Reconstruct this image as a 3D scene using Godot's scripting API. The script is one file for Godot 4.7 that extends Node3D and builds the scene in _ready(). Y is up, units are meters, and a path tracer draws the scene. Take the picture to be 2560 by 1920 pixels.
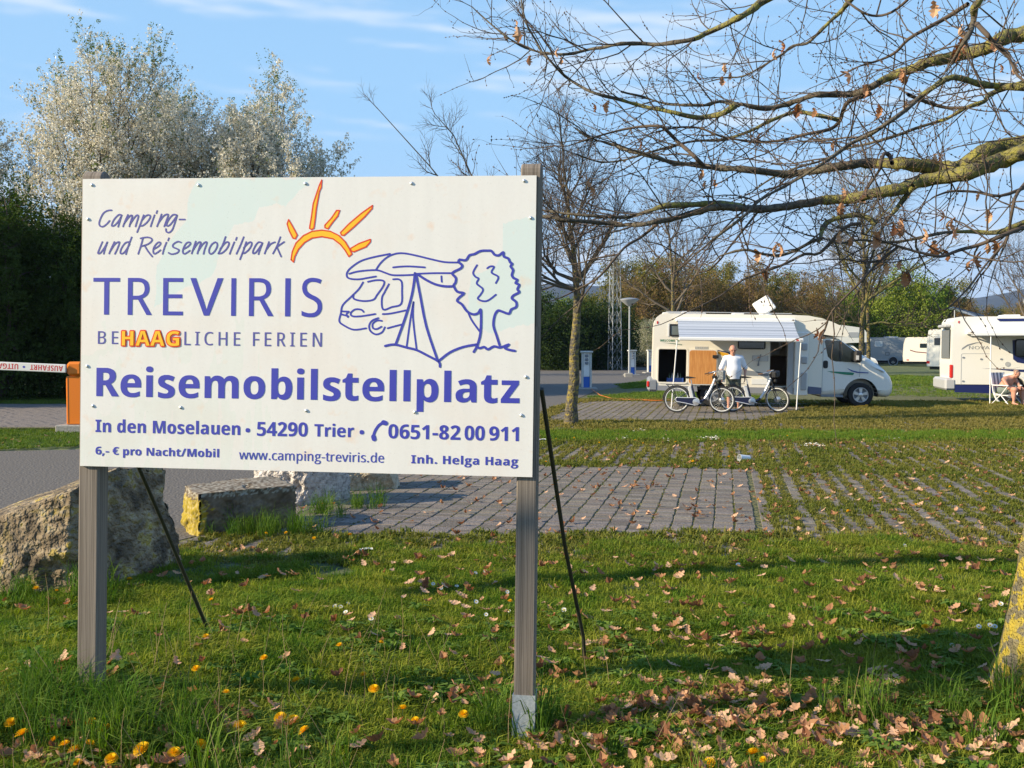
extends Node3D
# A sign board at the edge of a motorhome pitch in spring. y up, metres, camera at the origin looking along -z.

const CAM_H := 1.7
const PITCH := 2.07
const FOCAL := 2490.0
const SUN_AZ := 15.0      # degrees the sun stands behind the picture plane, to the left
const SUN_EL := 25.0

var rng := RandomNumberGenerator.new()
var names := {}
var M := {}

# ---------------------------------------------------------------- mesh collector
class MB:
	var v := PackedVector3Array()
	var n := PackedVector3Array()
	var c := PackedColorArray()
	var t := PackedVector2Array()
	var i := PackedInt32Array()
	var colored := false
	var mapped := false

	func tri(a: Vector3, b: Vector3, d: Vector3, want := Vector3.ZERO, col := Color.WHITE) -> void:
		var nn := (b - a).cross(d - a)
		if nn.length_squared() < 1e-18:
			return
		nn = nn.normalized()
		if want != Vector3.ZERO and nn.dot(want) < 0.0:
			nn = -nn
			var q := b
			b = d
			d = q
		var k := v.size()
		v.append(a); v.append(d); v.append(b)
		for j in 3:
			n.append(nn)
			if colored: c.append(col)
			if mapped: t.append(Vector2.ZERO)
		i.append(k); i.append(k + 1); i.append(k + 2)

	func quad(a: Vector3, b: Vector3, d: Vector3, e: Vector3, want := Vector3.ZERO, col := Color.WHITE) -> void:
		tri(a, b, d, want, col)
		tri(a, d, e, want, col)

	func box(lo: Vector3, hi: Vector3, col := Color.WHITE) -> void:
		var p := []
		for k in 8:
			p.append(Vector3(hi.x if k & 1 else lo.x, hi.y if k & 2 else lo.y, hi.z if k & 4 else lo.z))
		quad(p[0], p[1], p[3], p[2], Vector3(0, 0, -1), col)
		quad(p[4], p[5], p[7], p[6], Vector3(0, 0, 1), col)
		quad(p[0], p[2], p[6], p[4], Vector3(-1, 0, 0), col)
		quad(p[1], p[3], p[7], p[5], Vector3(1, 0, 0), col)
		quad(p[0], p[1], p[5], p[4], Vector3(0, -1, 0), col)
		quad(p[2], p[3], p[7], p[6], Vector3(0, 1, 0), col)

	# box with chamfered edges
	func cbox(lo: Vector3, hi: Vector3, b: float, col := Color.WHITE) -> void:
		var m := (lo + hi) * 0.5
		var h := (hi - lo) * 0.5
		b = min(b, min(h.x, min(h.y, h.z)) * 0.95)
		var ax := [Vector3.RIGHT, Vector3.UP, Vector3.BACK]
		for a in 3:
			var u: Vector3 = ax[(a + 1) % 3]
			var w: Vector3 = ax[(a + 2) % 3]
			var x: Vector3 = ax[a]
			var hx: float = h[a]
			var hu: float = h[(a + 1) % 3]
			var hw: float = h[(a + 2) % 3]
			for s in [-1.0, 1.0]:
				var o: Vector3 = m + x * hx * s
				quad(o - u * (hu - b) - w * (hw - b), o + u * (hu - b) - w * (hw - b), o + u * (hu - b) + w * (hw - b), o - u * (hu - b) + w * (hw - b), x * s, col)
				for s2 in [-1.0, 1.0]:
					var p0: Vector3 = m + x * hx * s + u * (hu - b) * s2
					var p1: Vector3 = m + x * (hx - b) * s + u * hu * s2
					var e: Vector3 = w * (hw - b)
					quad(p0 - e, p0 + e, p1 + e, p1 - e, x * s + u * s2, col)
		for k in 8:
			var s := Vector3(1 if k & 1 else -1, 1 if k & 2 else -1, 1 if k & 4 else -1)
			tri(m + s * Vector3(h.x, h.y - b, h.z - b), m + s * Vector3(h.x - b, h.y, h.z - b), m + s * Vector3(h.x - b, h.y - b, h.z), s, col)

	# a tube along points with a radius at each point
	func tube(p: PackedVector3Array, r: PackedFloat32Array, sides := 6, cap := false, col := Color.WHITE) -> void:
		var m := p.size()
		if m < 2: return
		var k0 := v.size()
		var d := (p[1] - p[0]).normalized()
		var u := d.cross(Vector3.UP if absf(d.y) < 0.9 else Vector3.RIGHT).normalized()
		for j in m:
			var dd := (p[mini(j + 1, m - 1)] - p[maxi(j - 1, 0)]).normalized()
			u = (u - dd * u.dot(dd)).normalized()
			var w := dd.cross(u)
			for s in sides:
				var a := TAU * s / sides
				var nn := u * cos(a) + w * sin(a)
				v.append(p[j] + nn * r[j])
				n.append(nn)
				if colored: c.append(col)
				if mapped: t.append(Vector2(float(s) / sides, j))
		for j in m - 1:
			for s in sides:
				var a := k0 + j * sides + s
				var b := k0 + j * sides + (s + 1) % sides
				i.append(a); i.append(b + sides); i.append(b)
				i.append(a); i.append(a + sides); i.append(b + sides)
		if cap:
			for e in [0, m - 1]:
				var out: Vector3 = (p[0] - p[1]) if e == 0 else (p[m - 1] - p[m - 2])
				for s in range(1, sides - 1):
					tri(v[k0 + e * sides], v[k0 + e * sides + s], v[k0 + e * sides + s + 1], out, col)

	func rod(a: Vector3, b: Vector3, r: float, sides := 8, col := Color.WHITE) -> void:
		tube(PackedVector3Array([a, b]), PackedFloat32Array([r, r]), sides, true, col)

	# an extruded polygon in the xy plane, from z0 to z1
	func prism(poly: PackedVector2Array, z0: float, z1: float, col := Color.WHITE) -> void:
		var ix := Geometry2D.triangulate_polygon(poly)
		for z in [z0, z1]:
			var w := Vector3(0, 0, 1 if z == maxf(z0, z1) else -1)
			for k in range(0, ix.size(), 3):
				var a := poly[ix[k]]; var b := poly[ix[k + 1]]; var d := poly[ix[k + 2]]
				tri(Vector3(a.x, a.y, z), Vector3(b.x, b.y, z), Vector3(d.x, d.y, z), w, col)
		var cw := Geometry2D.is_polygon_clockwise(poly)
		for k in poly.size():
			var a := poly[k]; var b := poly[(k + 1) % poly.size()]
			var e := b - a
			var o := Vector3(-e.y, e.x, 0) if cw else Vector3(e.y, -e.x, 0)
			quad(Vector3(a.x, a.y, z0), Vector3(b.x, b.y, z0), Vector3(b.x, b.y, z1), Vector3(a.x, a.y, z1), o, col)

	# a body of revolution about the y axis, profile of (radius, y)
	func lathe(prof: PackedVector2Array, sides := 16, at := Vector3.ZERO, basis := Basis(), col := Color.WHITE) -> void:
		var k0 := v.size()
		var m := prof.size()
		for j in m:
			var e := prof[mini(j + 1, m - 1)] - prof[maxi(j - 1, 0)]
			var nn := Vector2(e.y, -e.x).normalized()
			for s in sides:
				var a := TAU * s / sides
				v.append(at + basis * Vector3(prof[j].x * cos(a), prof[j].y, prof[j].x * sin(a)))
				n.append((basis * Vector3(nn.x * cos(a), nn.y, nn.x * sin(a))).normalized())
				if colored: c.append(col)
				if mapped: t.append(Vector2.ZERO)
		for j in m - 1:
			for s in sides:
				var a := k0 + j * sides + s
				var b := k0 + j * sides + (s + 1) % sides
				i.append(a); i.append(b); i.append(b + sides)
				i.append(a); i.append(b + sides); i.append(a + sides)

	# closed ring of tube (for tyres, rims)
	func ring(centre: Vector3, axis: Vector3, radius: float, r: float, seg := 28, sides := 6, col := Color.WHITE) -> void:
		var u := axis.cross(Vector3.UP if absf(axis.y) < 0.9 else Vector3.RIGHT).normalized()
		var w := axis.cross(u).normalized()
		var p := PackedVector3Array()
		var rr := PackedFloat32Array()
		for k in seg + 1:
			var a := TAU * k / seg
			p.append(centre + (u * cos(a) + w * sin(a)) * radius)
			rr.append(r)
		tube(p, rr, sides, false, col)

	# a flat ribbon of given width along a line in the xy plane (print on a board)
	func ribbon(p: PackedVector2Array, width: float, z: float) -> void:
		var q := p
		for j in q.size() - 1:
			var e := (q[j + 1] - q[j])
			if e.length() < 1e-6: continue
			e = e.normalized()
			var o := Vector2(-e.y, e.x) * width * 0.5
			var zz := z + 0.00004 * (j % 5)
			quad(Vector3(q[j].x + o.x, q[j].y + o.y, zz), Vector3(q[j].x - o.x, q[j].y - o.y, zz), Vector3(q[j + 1].x - o.x, q[j + 1].y - o.y, zz), Vector3(q[j + 1].x + o.x, q[j + 1].y + o.y, zz), Vector3(0, 0, 1))
		for j in q.size():
			var zz := z + 0.00026 + 0.00004 * (j % 3)
			for s in 8:
				var a := TAU * s / 8.0
				var b := TAU * (s + 1) / 8.0
				tri(Vector3(q[j].x, q[j].y, zz), Vector3(q[j].x + cos(a) * width * 0.5, q[j].y + sin(a) * width * 0.5, zz), Vector3(q[j].x + cos(b) * width * 0.5, q[j].y + sin(b) * width * 0.5, zz), Vector3(0, 0, 1))

	func flat(poly: PackedVector2Array, z: float) -> void:
		var ix := Geometry2D.triangulate_polygon(poly)
		for k in range(0, ix.size(), 3):
			var a := poly[ix[k]]; var b := poly[ix[k + 1]]; var d := poly[ix[k + 2]]
			tri(Vector3(a.x, a.y, z), Vector3(b.x, b.y, z), Vector3(d.x, d.y, z), Vector3(0, 0, 1))

	# rounded rectangles lofted along x: stations of [x, y_low, y_high, half_width, corner]
	func loft(st: Array, zc: float) -> void:
		var k0 := v.size()
		var cs := 5
		var per := cs * 4
		for s in st:
			var cy: float = (s[1] + s[2]) * 0.5
			var hy: float = (s[2] - s[1]) * 0.5
			var hz: float = s[3]
			var r: float = minf(s[4], minf(hy, hz))
			for q in 4:
				for k in cs:
					var a := PI * 0.5 * (q + float(k) / (cs - 1))
					var sx := 1.0 if q == 0 or q == 3 else -1.0
					var sy := 1.0 if q < 2 else -1.0
					v.append(Vector3(s[0], cy + sy * (hy - r) + sin(a) * r, zc + sx * (hz - r) + cos(a) * r))
					n.append(Vector3(0, sin(a), cos(a)))
		for j in st.size() - 1:
			for s in per:
				var a := k0 + j * per + s
				var b := k0 + j * per + (s + 1) % per
				i.append(a); i.append(b); i.append(b + per)
				i.append(a); i.append(b + per); i.append(a + per)
		for e in [0, st.size() - 1]:
			var x := Vector3(-1 if e == 0 else 1, 0, 0)
			var kk: int = k0 + e * per
			for s in range(1, per - 1):
				tri(v[kk], v[kk + s], v[kk + s + 1], x)

	func mesh() -> ArrayMesh:
		var a := []
		a.resize(Mesh.ARRAY_MAX)
		a[Mesh.ARRAY_VERTEX] = v
		a[Mesh.ARRAY_NORMAL] = n
		if colored: a[Mesh.ARRAY_COLOR] = c
		if mapped: a[Mesh.ARRAY_TEX_UV] = t
		a[Mesh.ARRAY_INDEX] = i
		var m := ArrayMesh.new()
		if v.size():
			m.add_surface_from_arrays(Mesh.PRIMITIVE_TRIANGLES, a)
		return m

# ---------------------------------------------------------------- nodes, names, labels
func numbered(called: String) -> String:
	if not names.has(called):
		names[called] = 0
		return called
	names[called] += 1
	return "%s_%03d" % [called, names[called]]

func tag(o: Node, label: String, category: String, group := "") -> Node:
	o.set_meta("label", label)
	o.set_meta("category", category)
	if group != "": o.set_meta("group", group)
	return o

func thing(called: String, label: String, category: String, at := Vector3.ZERO, turn := 0.0, group := "") -> Node3D:
	var o := Node3D.new()
	o.name = numbered(called)
	add_child(o)
	o.position = at
	o.rotation.y = turn
	tag(o, label, category, group)
	return o

func part(called: String, mb, mat: Material, parent: Node) -> MeshInstance3D:
	var o := MeshInstance3D.new()
	o.name = called
	o.mesh = mb.mesh() if mb is MB else mb
	o.material_override = mat
	parent.add_child(o, true)
	return o

func single(called: String, mb, mat: Material, label: String, category: String, at := Vector3.ZERO, group := "") -> MeshInstance3D:
	var o := MeshInstance3D.new()
	o.name = numbered(called)
	o.mesh = mb.mesh() if mb is MB else mb
	o.material_override = mat
	add_child(o)
	o.position = at
	tag(o, label, category, group)
	return o

func structure(called: String, mb, mat: Material) -> MeshInstance3D:
	var o := MeshInstance3D.new()
	o.name = numbered(called)
	o.mesh = mb.mesh() if mb is MB else mb
	o.material_override = mat
	o.set_meta("kind", "structure")
	add_child(o)
	return o

func copy_of(o: Node3D, at: Vector3, turn: float, size: float, label: String, group := "") -> Node3D:
	var r: Node3D = o.duplicate()
	var base := String(o.name)
	if base.length() > 4 and base.right(3).is_valid_int(): base = base.left(-4)
	r.name = numbered(base)
	add_child(r)
	r.position = at
	r.rotation = Vector3(0, turn, 0)
	r.scale = Vector3.ONE * size
	r.set_meta("label", label)
	if group != "": r.set_meta("group", group)
	return r

func scatter(called: String, mesh: Mesh, mat: Material, xf: Array, parent: Node, cols := PackedColorArray(), stuff := true) -> MultiMeshInstance3D:
	var mm := MultiMesh.new()
	mm.transform_format = MultiMesh.TRANSFORM_3D
	mm.use_colors = cols.size() > 0
	mm.mesh = mesh
	mm.instance_count = xf.size()
	for k in xf.size():
		mm.set_instance_transform(k, xf[k])
		if cols.size(): mm.set_instance_color(k, cols[k])
	var o := MultiMeshInstance3D.new()
	o.name = called if parent != self else numbered(called)
	o.multimesh = mm
	o.material_override = mat
	if stuff: o.set_meta("kind", "stuff")
	parent.add_child(o, true)
	return o

# ---------------------------------------------------------------- the photograph's geometry
func ray(u: float, w: float) -> Vector3:
	var x := (u - 1280.0) / FOCAL
	var y := -(w - 960.0) / FOCAL
	var c := cos(deg_to_rad(PITCH))
	var s := sin(deg_to_rad(PITCH))
	return Vector3(x, y * c - s, -y * s - c)

func gp(u: float, w: float, h := 0.0) -> Vector3:
	var r := ray(u, w)
	return Vector3(0, CAM_H, 0) + r * ((CAM_H - h) / -r.y)

func at(u: float, w: float, depth: float) -> Vector3:
	var r := ray(u, w)
	return Vector3(0, CAM_H, 0) + r * (depth / -r.z)

func v2(a: Array) -> PackedVector2Array:
	var p := PackedVector2Array()
	for k in range(0, a.size(), 2):
		p.append(Vector2(a[k], a[k + 1]))
	return p

func v3(a: Array) -> PackedVector3Array:
	return PackedVector3Array(a)

func rr(a: float, b: float) -> float:
	return rng.randf_range(a, b)

# ---------------------------------------------------------------- materials
func lin(r: float, g: float, b: float) -> Color:
	return Color(r, g, b).linear_to_srgb()

func mat(col: Color, rough := 0.8, metal := 0.0) -> StandardMaterial3D:
	var m := StandardMaterial3D.new()
	m.albedo_color = col
	m.roughness = rough
	m.metallic = metal
	return m

func noise_tex(sd: int, freq: float, stops: Array, size := 256, octaves := 4, kind := FastNoiseLite.TYPE_SIMPLEX_SMOOTH) -> NoiseTexture2D:
	var f := FastNoiseLite.new()
	f.seed = sd
	f.frequency = freq
	f.noise_type = kind
	f.fractal_octaves = octaves
	var g := Gradient.new()
	var off := PackedFloat32Array()
	var col := PackedColorArray()
	for s in stops:
		off.append(s[0])
		col.append(s[1])
	g.offsets = off
	g.colors = col
	var t := NoiseTexture2D.new()
	t.width = size
	t.height = size
	t.seamless = true
	t.noise = f
	t.color_ramp = g
	return t

func bump_tex(sd: int, freq: float, strength := 4.0, size := 256, octaves := 4) -> NoiseTexture2D:
	var f := FastNoiseLite.new()
	f.seed = sd
	f.frequency = freq
	f.fractal_octaves = octaves
	var t := NoiseTexture2D.new()
	t.width = size
	t.height = size
	t.seamless = true
	t.as_normal_map = true
	t.bump_strength = strength
	t.noise = f
	return t

# textured by world or own position, metres per repeat
func tri_mat(tex: Texture2D, metres: float, rough := 0.9, bump: Texture2D = null, bump_scale := 1.0, world := false, stretch := Vector3.ONE) -> StandardMaterial3D:
	var m := StandardMaterial3D.new()
	m.albedo_texture = tex
	m.roughness = rough
	m.uv1_triplanar = true
	m.uv1_world_triplanar = world
	m.uv1_scale = Vector3.ONE / metres * stretch
	if bump:
		m.normal_enabled = true
		m.normal_texture = bump
		m.normal_scale = bump_scale
	return m

func leaf_mat(rough := 0.8, back := Color(0.74, 0.82, 0.35)) -> StandardMaterial3D:
	var m := StandardMaterial3D.new()
	m.vertex_color_use_as_albedo = true
	m.roughness = rough
	m.backlight_enabled = true
	m.backlight = back
	m.metallic_specular = 0.25
	m.cull_mode = BaseMaterial3D.CULL_DISABLED
	return m

func _ready() -> void:
	rng.seed = 20130417
	# ---- camera
	var cam := Camera3D.new()
	cam.name = "camera"
	cam.position = Vector3(0, CAM_H, 0)
	cam.rotation_degrees = Vector3(-PITCH, 0, 0)
	cam.fov = 42.1675
	cam.near = 0.1
	cam.far = 9000.0
	add_child(cam)
	cam.current = true
	# ---- sky, air, exposure
	var env := Environment.new()
	env.background_mode = Environment.BG_SKY
	var sky := Sky.new()
	sky.sky_material = make_sky()
	env.sky = sky
	env.tonemap_mode = Environment.TONE_MAPPER_LINEAR
	env.tonemap_exposure = 1.62
	env.fog_enabled = true
	env.fog_density = 0.00011
	env.fog_light_color = Color(0.62, 0.74, 0.95)
	env.sdfgi_enabled = true
	env.ssao_enabled = true
	env.ssil_enabled = true
	var we := WorldEnvironment.new()
	we.name = "world_environment"
	we.environment = env
	add_child(we)
	# ---- sun
	var sun := DirectionalLight3D.new()
	sun.name = "sun"
	sun.light_energy = 1.6
	sun.light_color = Color(1.0, 0.93, 0.80)
	sun.light_angular_distance = 0.55
	sun.shadow_enabled = true
	var az := deg_to_rad(SUN_AZ)
	var el := deg_to_rad(SUN_EL)
	var to_sun := Vector3(-cos(el) * cos(az), sin(el), cos(el) * sin(az))
	add_child(sun)
	sun.look_at_from_position(to_sun * 50.0, Vector3.ZERO, Vector3.UP)
	# ---- the place
	make_materials()
	build_ground()
	build_paving()
	build_background()
	build_left_trees()
	build_pitch_trees()
	build_street_furniture()
	build_motorhome()
	build_second_motorhome()
	build_far_campers()
	build_rocks()
	build_sign()
	build_oak()
	build_bicycles()
	build_people()
	build_lawn()
	build_flowers()
	build_leaf_litter()
	build_litter()

func make_sky() -> Material:
	var w := 2048
	var h := 1024
	var img := Image.create(w, h, false, Image.FORMAT_RGBF)
	var f := FastNoiseLite.new()
	f.seed = 5
	f.frequency = 1.0
	f.fractal_octaves = 4
	var g := FastNoiseLite.new()
	g.seed = 9
	g.frequency = 1.0
	g.fractal_octaves = 3
	var top := Vector3(0.105, 0.27, 0.62)
	var mid := Vector3(0.34, 0.59, 0.88)
	var low := Vector3(0.62, 0.72, 0.84)
	var ground := Vector3(0.16, 0.18, 0.12)
	for y in h:
		var el := (0.5 - (y + 0.5) / h) * 180.0
		var c: Vector3
		if el < -1.0:
			c = ground
		elif el < 0.0:
			c = ground.lerp(low, el + 1.0)
		else:
			var a := clampf(el / 14.0, 0.0, 1.0)
			a = a * (2.0 - a)
			c = low.lerp(mid, a)
			c = c.lerp(top, smoothstep(10.0, 50.0, el))
		if el <= 0.0 or el > 60.0:
			img.fill_rect(Rect2i(0, y, w, 1), Color(c.x, c.y, c.z))
			continue
		var band := smoothstep(0.0, 4.0, el) * (1.0 - smoothstep(38.0, 60.0, el))
		for x in w:
			var az := TAU * x / w
			var px := cos(az) * 2.2
			var pz := sin(az) * 2.2
			var tilt := el + 2.2 * sin(az * 2.0 + 0.7)
			var s := f.get_noise_3d(px, tilt * 0.42, pz) * 0.62 + g.get_noise_3d(px * 3.0, tilt * 1.7, pz * 3.0) * 0.38
			var k := smoothstep(0.0, 0.45, s) * 0.6 * band
			img.set_pixel(x, y, Color(lerpf(c.x, 0.80, k), lerpf(c.y, 0.86, k), lerpf(c.z, 0.93, k)))
	var m := PanoramaSkyMaterial.new()
	m.panorama = ImageTexture.create_from_image(img)
	m.energy_multiplier = 0.72
	return m

# ================================================================ materials
func make_materials() -> void:
	M.soil = tri_mat(noise_tex(1, 0.02, [[0.0, lin(0.035, 0.045, 0.014)], [0.45, lin(0.055, 0.075, 0.02)], [0.7, lin(0.085, 0.095, 0.03)], [1.0, lin(0.12, 0.10, 0.05)]], 512, 5), 1.7, 0.95, bump_tex(2, 0.05, 6.0), 0.8, true)
	M.far_grass = tri_mat(noise_tex(3, 0.012, [[0.0, lin(0.06, 0.085, 0.02)], [0.5, lin(0.10, 0.125, 0.035)], [1.0, lin(0.16, 0.16, 0.06)]], 512, 6), 9.0, 0.95, bump_tex(4, 0.08, 6.0), 0.6, true)
	M.bed = tri_mat(noise_tex(5, 0.03, [[0.0, lin(0.06, 0.065, 0.02)], [0.5, lin(0.11, 0.11, 0.035)], [1.0, lin(0.19, 0.17, 0.08)]], 512, 5), 2.3, 0.95, bump_tex(6, 0.1, 5.0), 0.7, true)
	M.asphalt = tri_mat(noise_tex(7, 0.22, [[0.0, lin(0.05, 0.044, 0.038)], [0.4, lin(0.105, 0.093, 0.08)], [0.6, lin(0.135, 0.12, 0.103)], [0.8, lin(0.20, 0.18, 0.155)], [1.0, lin(0.34, 0.31, 0.27)]], 512, 4), 3.6, 0.95, bump_tex(8, 0.35, 3.0, 256, 2), 0.35, true)
	var ptex := noise_tex(9, 0.06, [[0.0, lin(0.10, 0.088, 0.074)], [0.5, lin(0.175, 0.152, 0.127)], [0.85, lin(0.24, 0.21, 0.178)], [1.0, lin(0.34, 0.31, 0.27)]], 256, 5)
	M.paver = tri_mat(ptex, 0.6, 0.9, bump_tex(10, 0.15, 4.0), 0.6, true)
	M.paver2 = tri_mat(noise_tex(11, 0.06, [[0.0, lin(0.12, 0.10, 0.085)], [0.5, lin(0.20, 0.168, 0.145)], [1.0, lin(0.31, 0.27, 0.235)]], 256, 5), 0.7, 0.9, bump_tex(10, 0.15, 4.0), 0.6, true)
	M.paver3 = M.paver2.duplicate()
	M.paver3.albedo_color = Color(0.82, 0.82, 0.80)
	M.paver4 = M.paver2.duplicate()
	M.paver4.albedo_color = Color(0.92, 0.93, 0.95)
	M.bark = tri_mat(noise_tex(12, 0.03, [[0.0, lin(0.03, 0.026, 0.02)], [0.45, lin(0.085, 0.075, 0.055)], [0.75, lin(0.14, 0.125, 0.095)], [1.0, lin(0.22, 0.20, 0.16)]], 256, 5), 0.35, 0.95, bump_tex(13, 0.08, 10.0), 1.2, false, Vector3(1, 0.4, 1))
	# bark with crusts of yellow lichen
	M.lichen = tri_mat(noise_tex(14, 0.016, [[0.0, lin(0.09, 0.08, 0.06)], [0.40, lin(0.15, 0.135, 0.10)], [0.47, lin(0.17, 0.155, 0.12)], [0.50, lin(0.38, 0.30, 0.035)], [0.75, lin(0.46, 0.34, 0.03)], [0.90, lin(0.30, 0.26, 0.06)], [1.0, lin(0.24, 0.24, 0.15)]], 512, 6), 0.8, 0.95, bump_tex(15, 0.07, 12.0, 512), 1.4)
	M.limb = tri_mat(noise_tex(16, 0.02, [[0.0, lin(0.05, 0.042, 0.03)], [0.40, lin(0.10, 0.09, 0.06)], [0.50, lin(0.17, 0.165, 0.08)], [0.56, lin(0.24, 0.22, 0.045)], [0.8, lin(0.30, 0.27, 0.06)], [1.0, lin(0.20, 0.20, 0.14)]], 256, 6), 0.22, 0.95, bump_tex(17, 0.09, 9.0), 1.0)
	M.brown_bark = tri_mat(noise_tex(25, 0.03, [[0.0, lin(0.04, 0.032, 0.025)], [0.5, lin(0.10, 0.082, 0.06)], [0.8, lin(0.16, 0.145, 0.10)], [1.0, lin(0.22, 0.21, 0.13)]], 256, 5), 0.2, 0.95, bump_tex(17, 0.09, 9.0), 0.9)
	M.twig = mat(lin(0.085, 0.062, 0.045), 0.85)
	M.twig2 = mat(lin(0.13, 0.105, 0.075), 0.85)
	M.trunk_grey = tri_mat(noise_tex(18, 0.025, [[0.0, lin(0.03, 0.025, 0.02)], [0.40, lin(0.085, 0.075, 0.058)], [0.57, lin(0.14, 0.125, 0.098)], [0.63, lin(0.24, 0.19, 0.045)], [0.8, lin(0.29, 0.22, 0.035)], [1.0, lin(0.16, 0.145, 0.105)]], 256, 5), 0.8, 0.95, bump_tex(19, 0.06, 9.0), 1.1)
	M.wood = wood_mat()
	M.steel = mat(lin(0.62, 0.65, 0.68), 0.42, 0.75)
	M.galv = tri_mat(noise_tex(21, 0.05, [[0.0, lin(0.36, 0.40, 0.43)], [0.5, lin(0.47, 0.51, 0.54)], [1.0, lin(0.60, 0.63, 0.66)]], 256, 3, FastNoiseLite.TYPE_CELLULAR), 0.16, 0.45)
	M.galv.metallic = 0.35
	M.dark_metal = mat(lin(0.055, 0.058, 0.05), 0.5, 0.5)
	M.black = mat(lin(0.015, 0.015, 0.016), 0.6)
	M.rubber = mat(lin(0.02, 0.02, 0.021), 0.85)
	M.glass = mat(lin(0.012, 0.018, 0.02), 0.06)
	M.glass.metallic_specular = 0.7
	M.white_paint = mat(lin(0.80, 0.78, 0.72), 0.28)
	M.white_paint.clearcoat_enabled = true
	M.white_paint.clearcoat = 0.5
	M.cream_paint = mat(lin(0.84, 0.79, 0.68), 0.3)
	M.white_plastic = mat(lin(0.80, 0.80, 0.78), 0.5)
	M.grey_plastic = mat(lin(0.22, 0.24, 0.27), 0.55)
	M.mid_grey = mat(lin(0.40, 0.41, 0.42), 0.6)
	M.silver = mat(lin(0.60, 0.61, 0.63), 0.3, 0.7)
	M.red_light = mat(lin(0.55, 0.02, 0.015), 0.25)
	M.blue_print = mat(lin(0.047, 0.055, 0.42), 0.5)
	M.violet_print = mat(lin(0.10, 0.095, 0.37), 0.5)
	M.red_print = mat(lin(0.75, 0.06, 0.012), 0.5)
	M.yellow_print = mat(lin(0.93, 0.52, 0.012), 0.5)
	M.concrete = tri_mat(noise_tex(22, 0.05, [[0.0, lin(0.20, 0.19, 0.17)], [0.6, lin(0.32, 0.31, 0.28)], [1.0, lin(0.42, 0.40, 0.37)]], 256, 5), 0.6, 0.9)
	M.leaf = leaf_mat()
	M.petal = leaf_mat(0.85, Color(0.75, 0.74, 0.7))

func wood_mat() -> StandardMaterial3D:
	# weathered softwood: grain runs along v
	var img := Image.create(128, 512, false, Image.FORMAT_RGB8)
	var f := FastNoiseLite.new()
	f.seed = 33
	f.frequency = 1.0
	f.fractal_octaves = 4
	for y in 512:
		for x in 128:
			var bend := f.get_noise_2d(x * 0.012, y * 0.004) * 9.0
			var g := f.get_noise_2d((x + bend) * 0.16, y * 0.0035)
			var h := f.get_noise_2d(x * 0.5 + 80.0, y * 0.02)
			var k := clampf(0.5 + g * 0.9 + h * 0.25, 0.0, 1.0)
			var c := Color(0.10, 0.082, 0.066).lerp(Color(0.29, 0.245, 0.205), k)
			img.set_pixel(x, y, c.linear_to_srgb())
	var m := tri_mat(ImageTexture.create_from_image(img), 1.0, 0.9, null, 1.0, false, Vector3(7.0, 0.3, 7.0))
	m.normal_enabled = true
	var b: Image = img.duplicate()
	b.bump_map_to_normal_map(2.0)
	m.normal_texture = ImageTexture.create_from_image(b)
	m.normal_scale = 0.7
	return m

# ================================================================ ground
var gnoise := FastNoiseLite.new()

func lawn_edge(x: float) -> float:
	# how far away the mown lawn reaches before the pavers begin
	return 8.3 + gnoise.get_noise_2d(x * 9.0, 3.0) * 0.55 - (0.35 if x < -0.6 else 0.0)

func ground_y(x: float, z: float) -> float:
	# the lawn by the sign lies a hand's breadth higher at the left-hand post
	var d := Vector2(x + 2.25, z + 4.9).length()
	var y := 0.13 * exp(-d * d / 1.3)
	var near := 1.0 - smoothstep(6.6, 8.6, -z)
	y += (gnoise.get_noise_2d(x * 6.0, z * 6.0) * 0.035 + gnoise.get_noise_2d(x * 22.0 + 50.0, z * 22.0) * 0.012) * near
	return y

func poly_sheet(pts: PackedVector3Array, y: float, step := 0.0) -> MB:
	var b := MB.new()
	var p := PackedVector2Array()
	for q in pts: p.append(Vector2(q.x, q.z))
	var ix := Geometry2D.triangulate_polygon(p)
	for k in range(0, ix.size(), 3):
		var a := p[ix[k]]; var c := p[ix[k + 1]]; var d := p[ix[k + 2]]
		b.tri(Vector3(a.x, y, a.y), Vector3(c.x, y, c.y), Vector3(d.x, y, d.y), Vector3.UP)
	return b

func road_outline() -> PackedVector3Array:
	return v3([Vector3(-14.0, 0, -5.6), Vector3(-4.2, 0, -7.9), gp(345, 1372), gp(640, 1300), gp(840, 1232), gp(905, 1205), gp(1030, 1150), gp(1190, 1092), gp(1335, 1036), gp(1452, 992), gp(1490, 977), gp(1640, 948), gp(1760, 936), gp(1980, 916), gp(1980, 906), gp(1640, 893.5), gp(1470, 907), gp(1352, 923), gp(1180, 952), gp(980, 985), gp(700, 1040), gp(190, 1122), gp(-100, 1128), Vector3(-22, 0, -15.5)])

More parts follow.
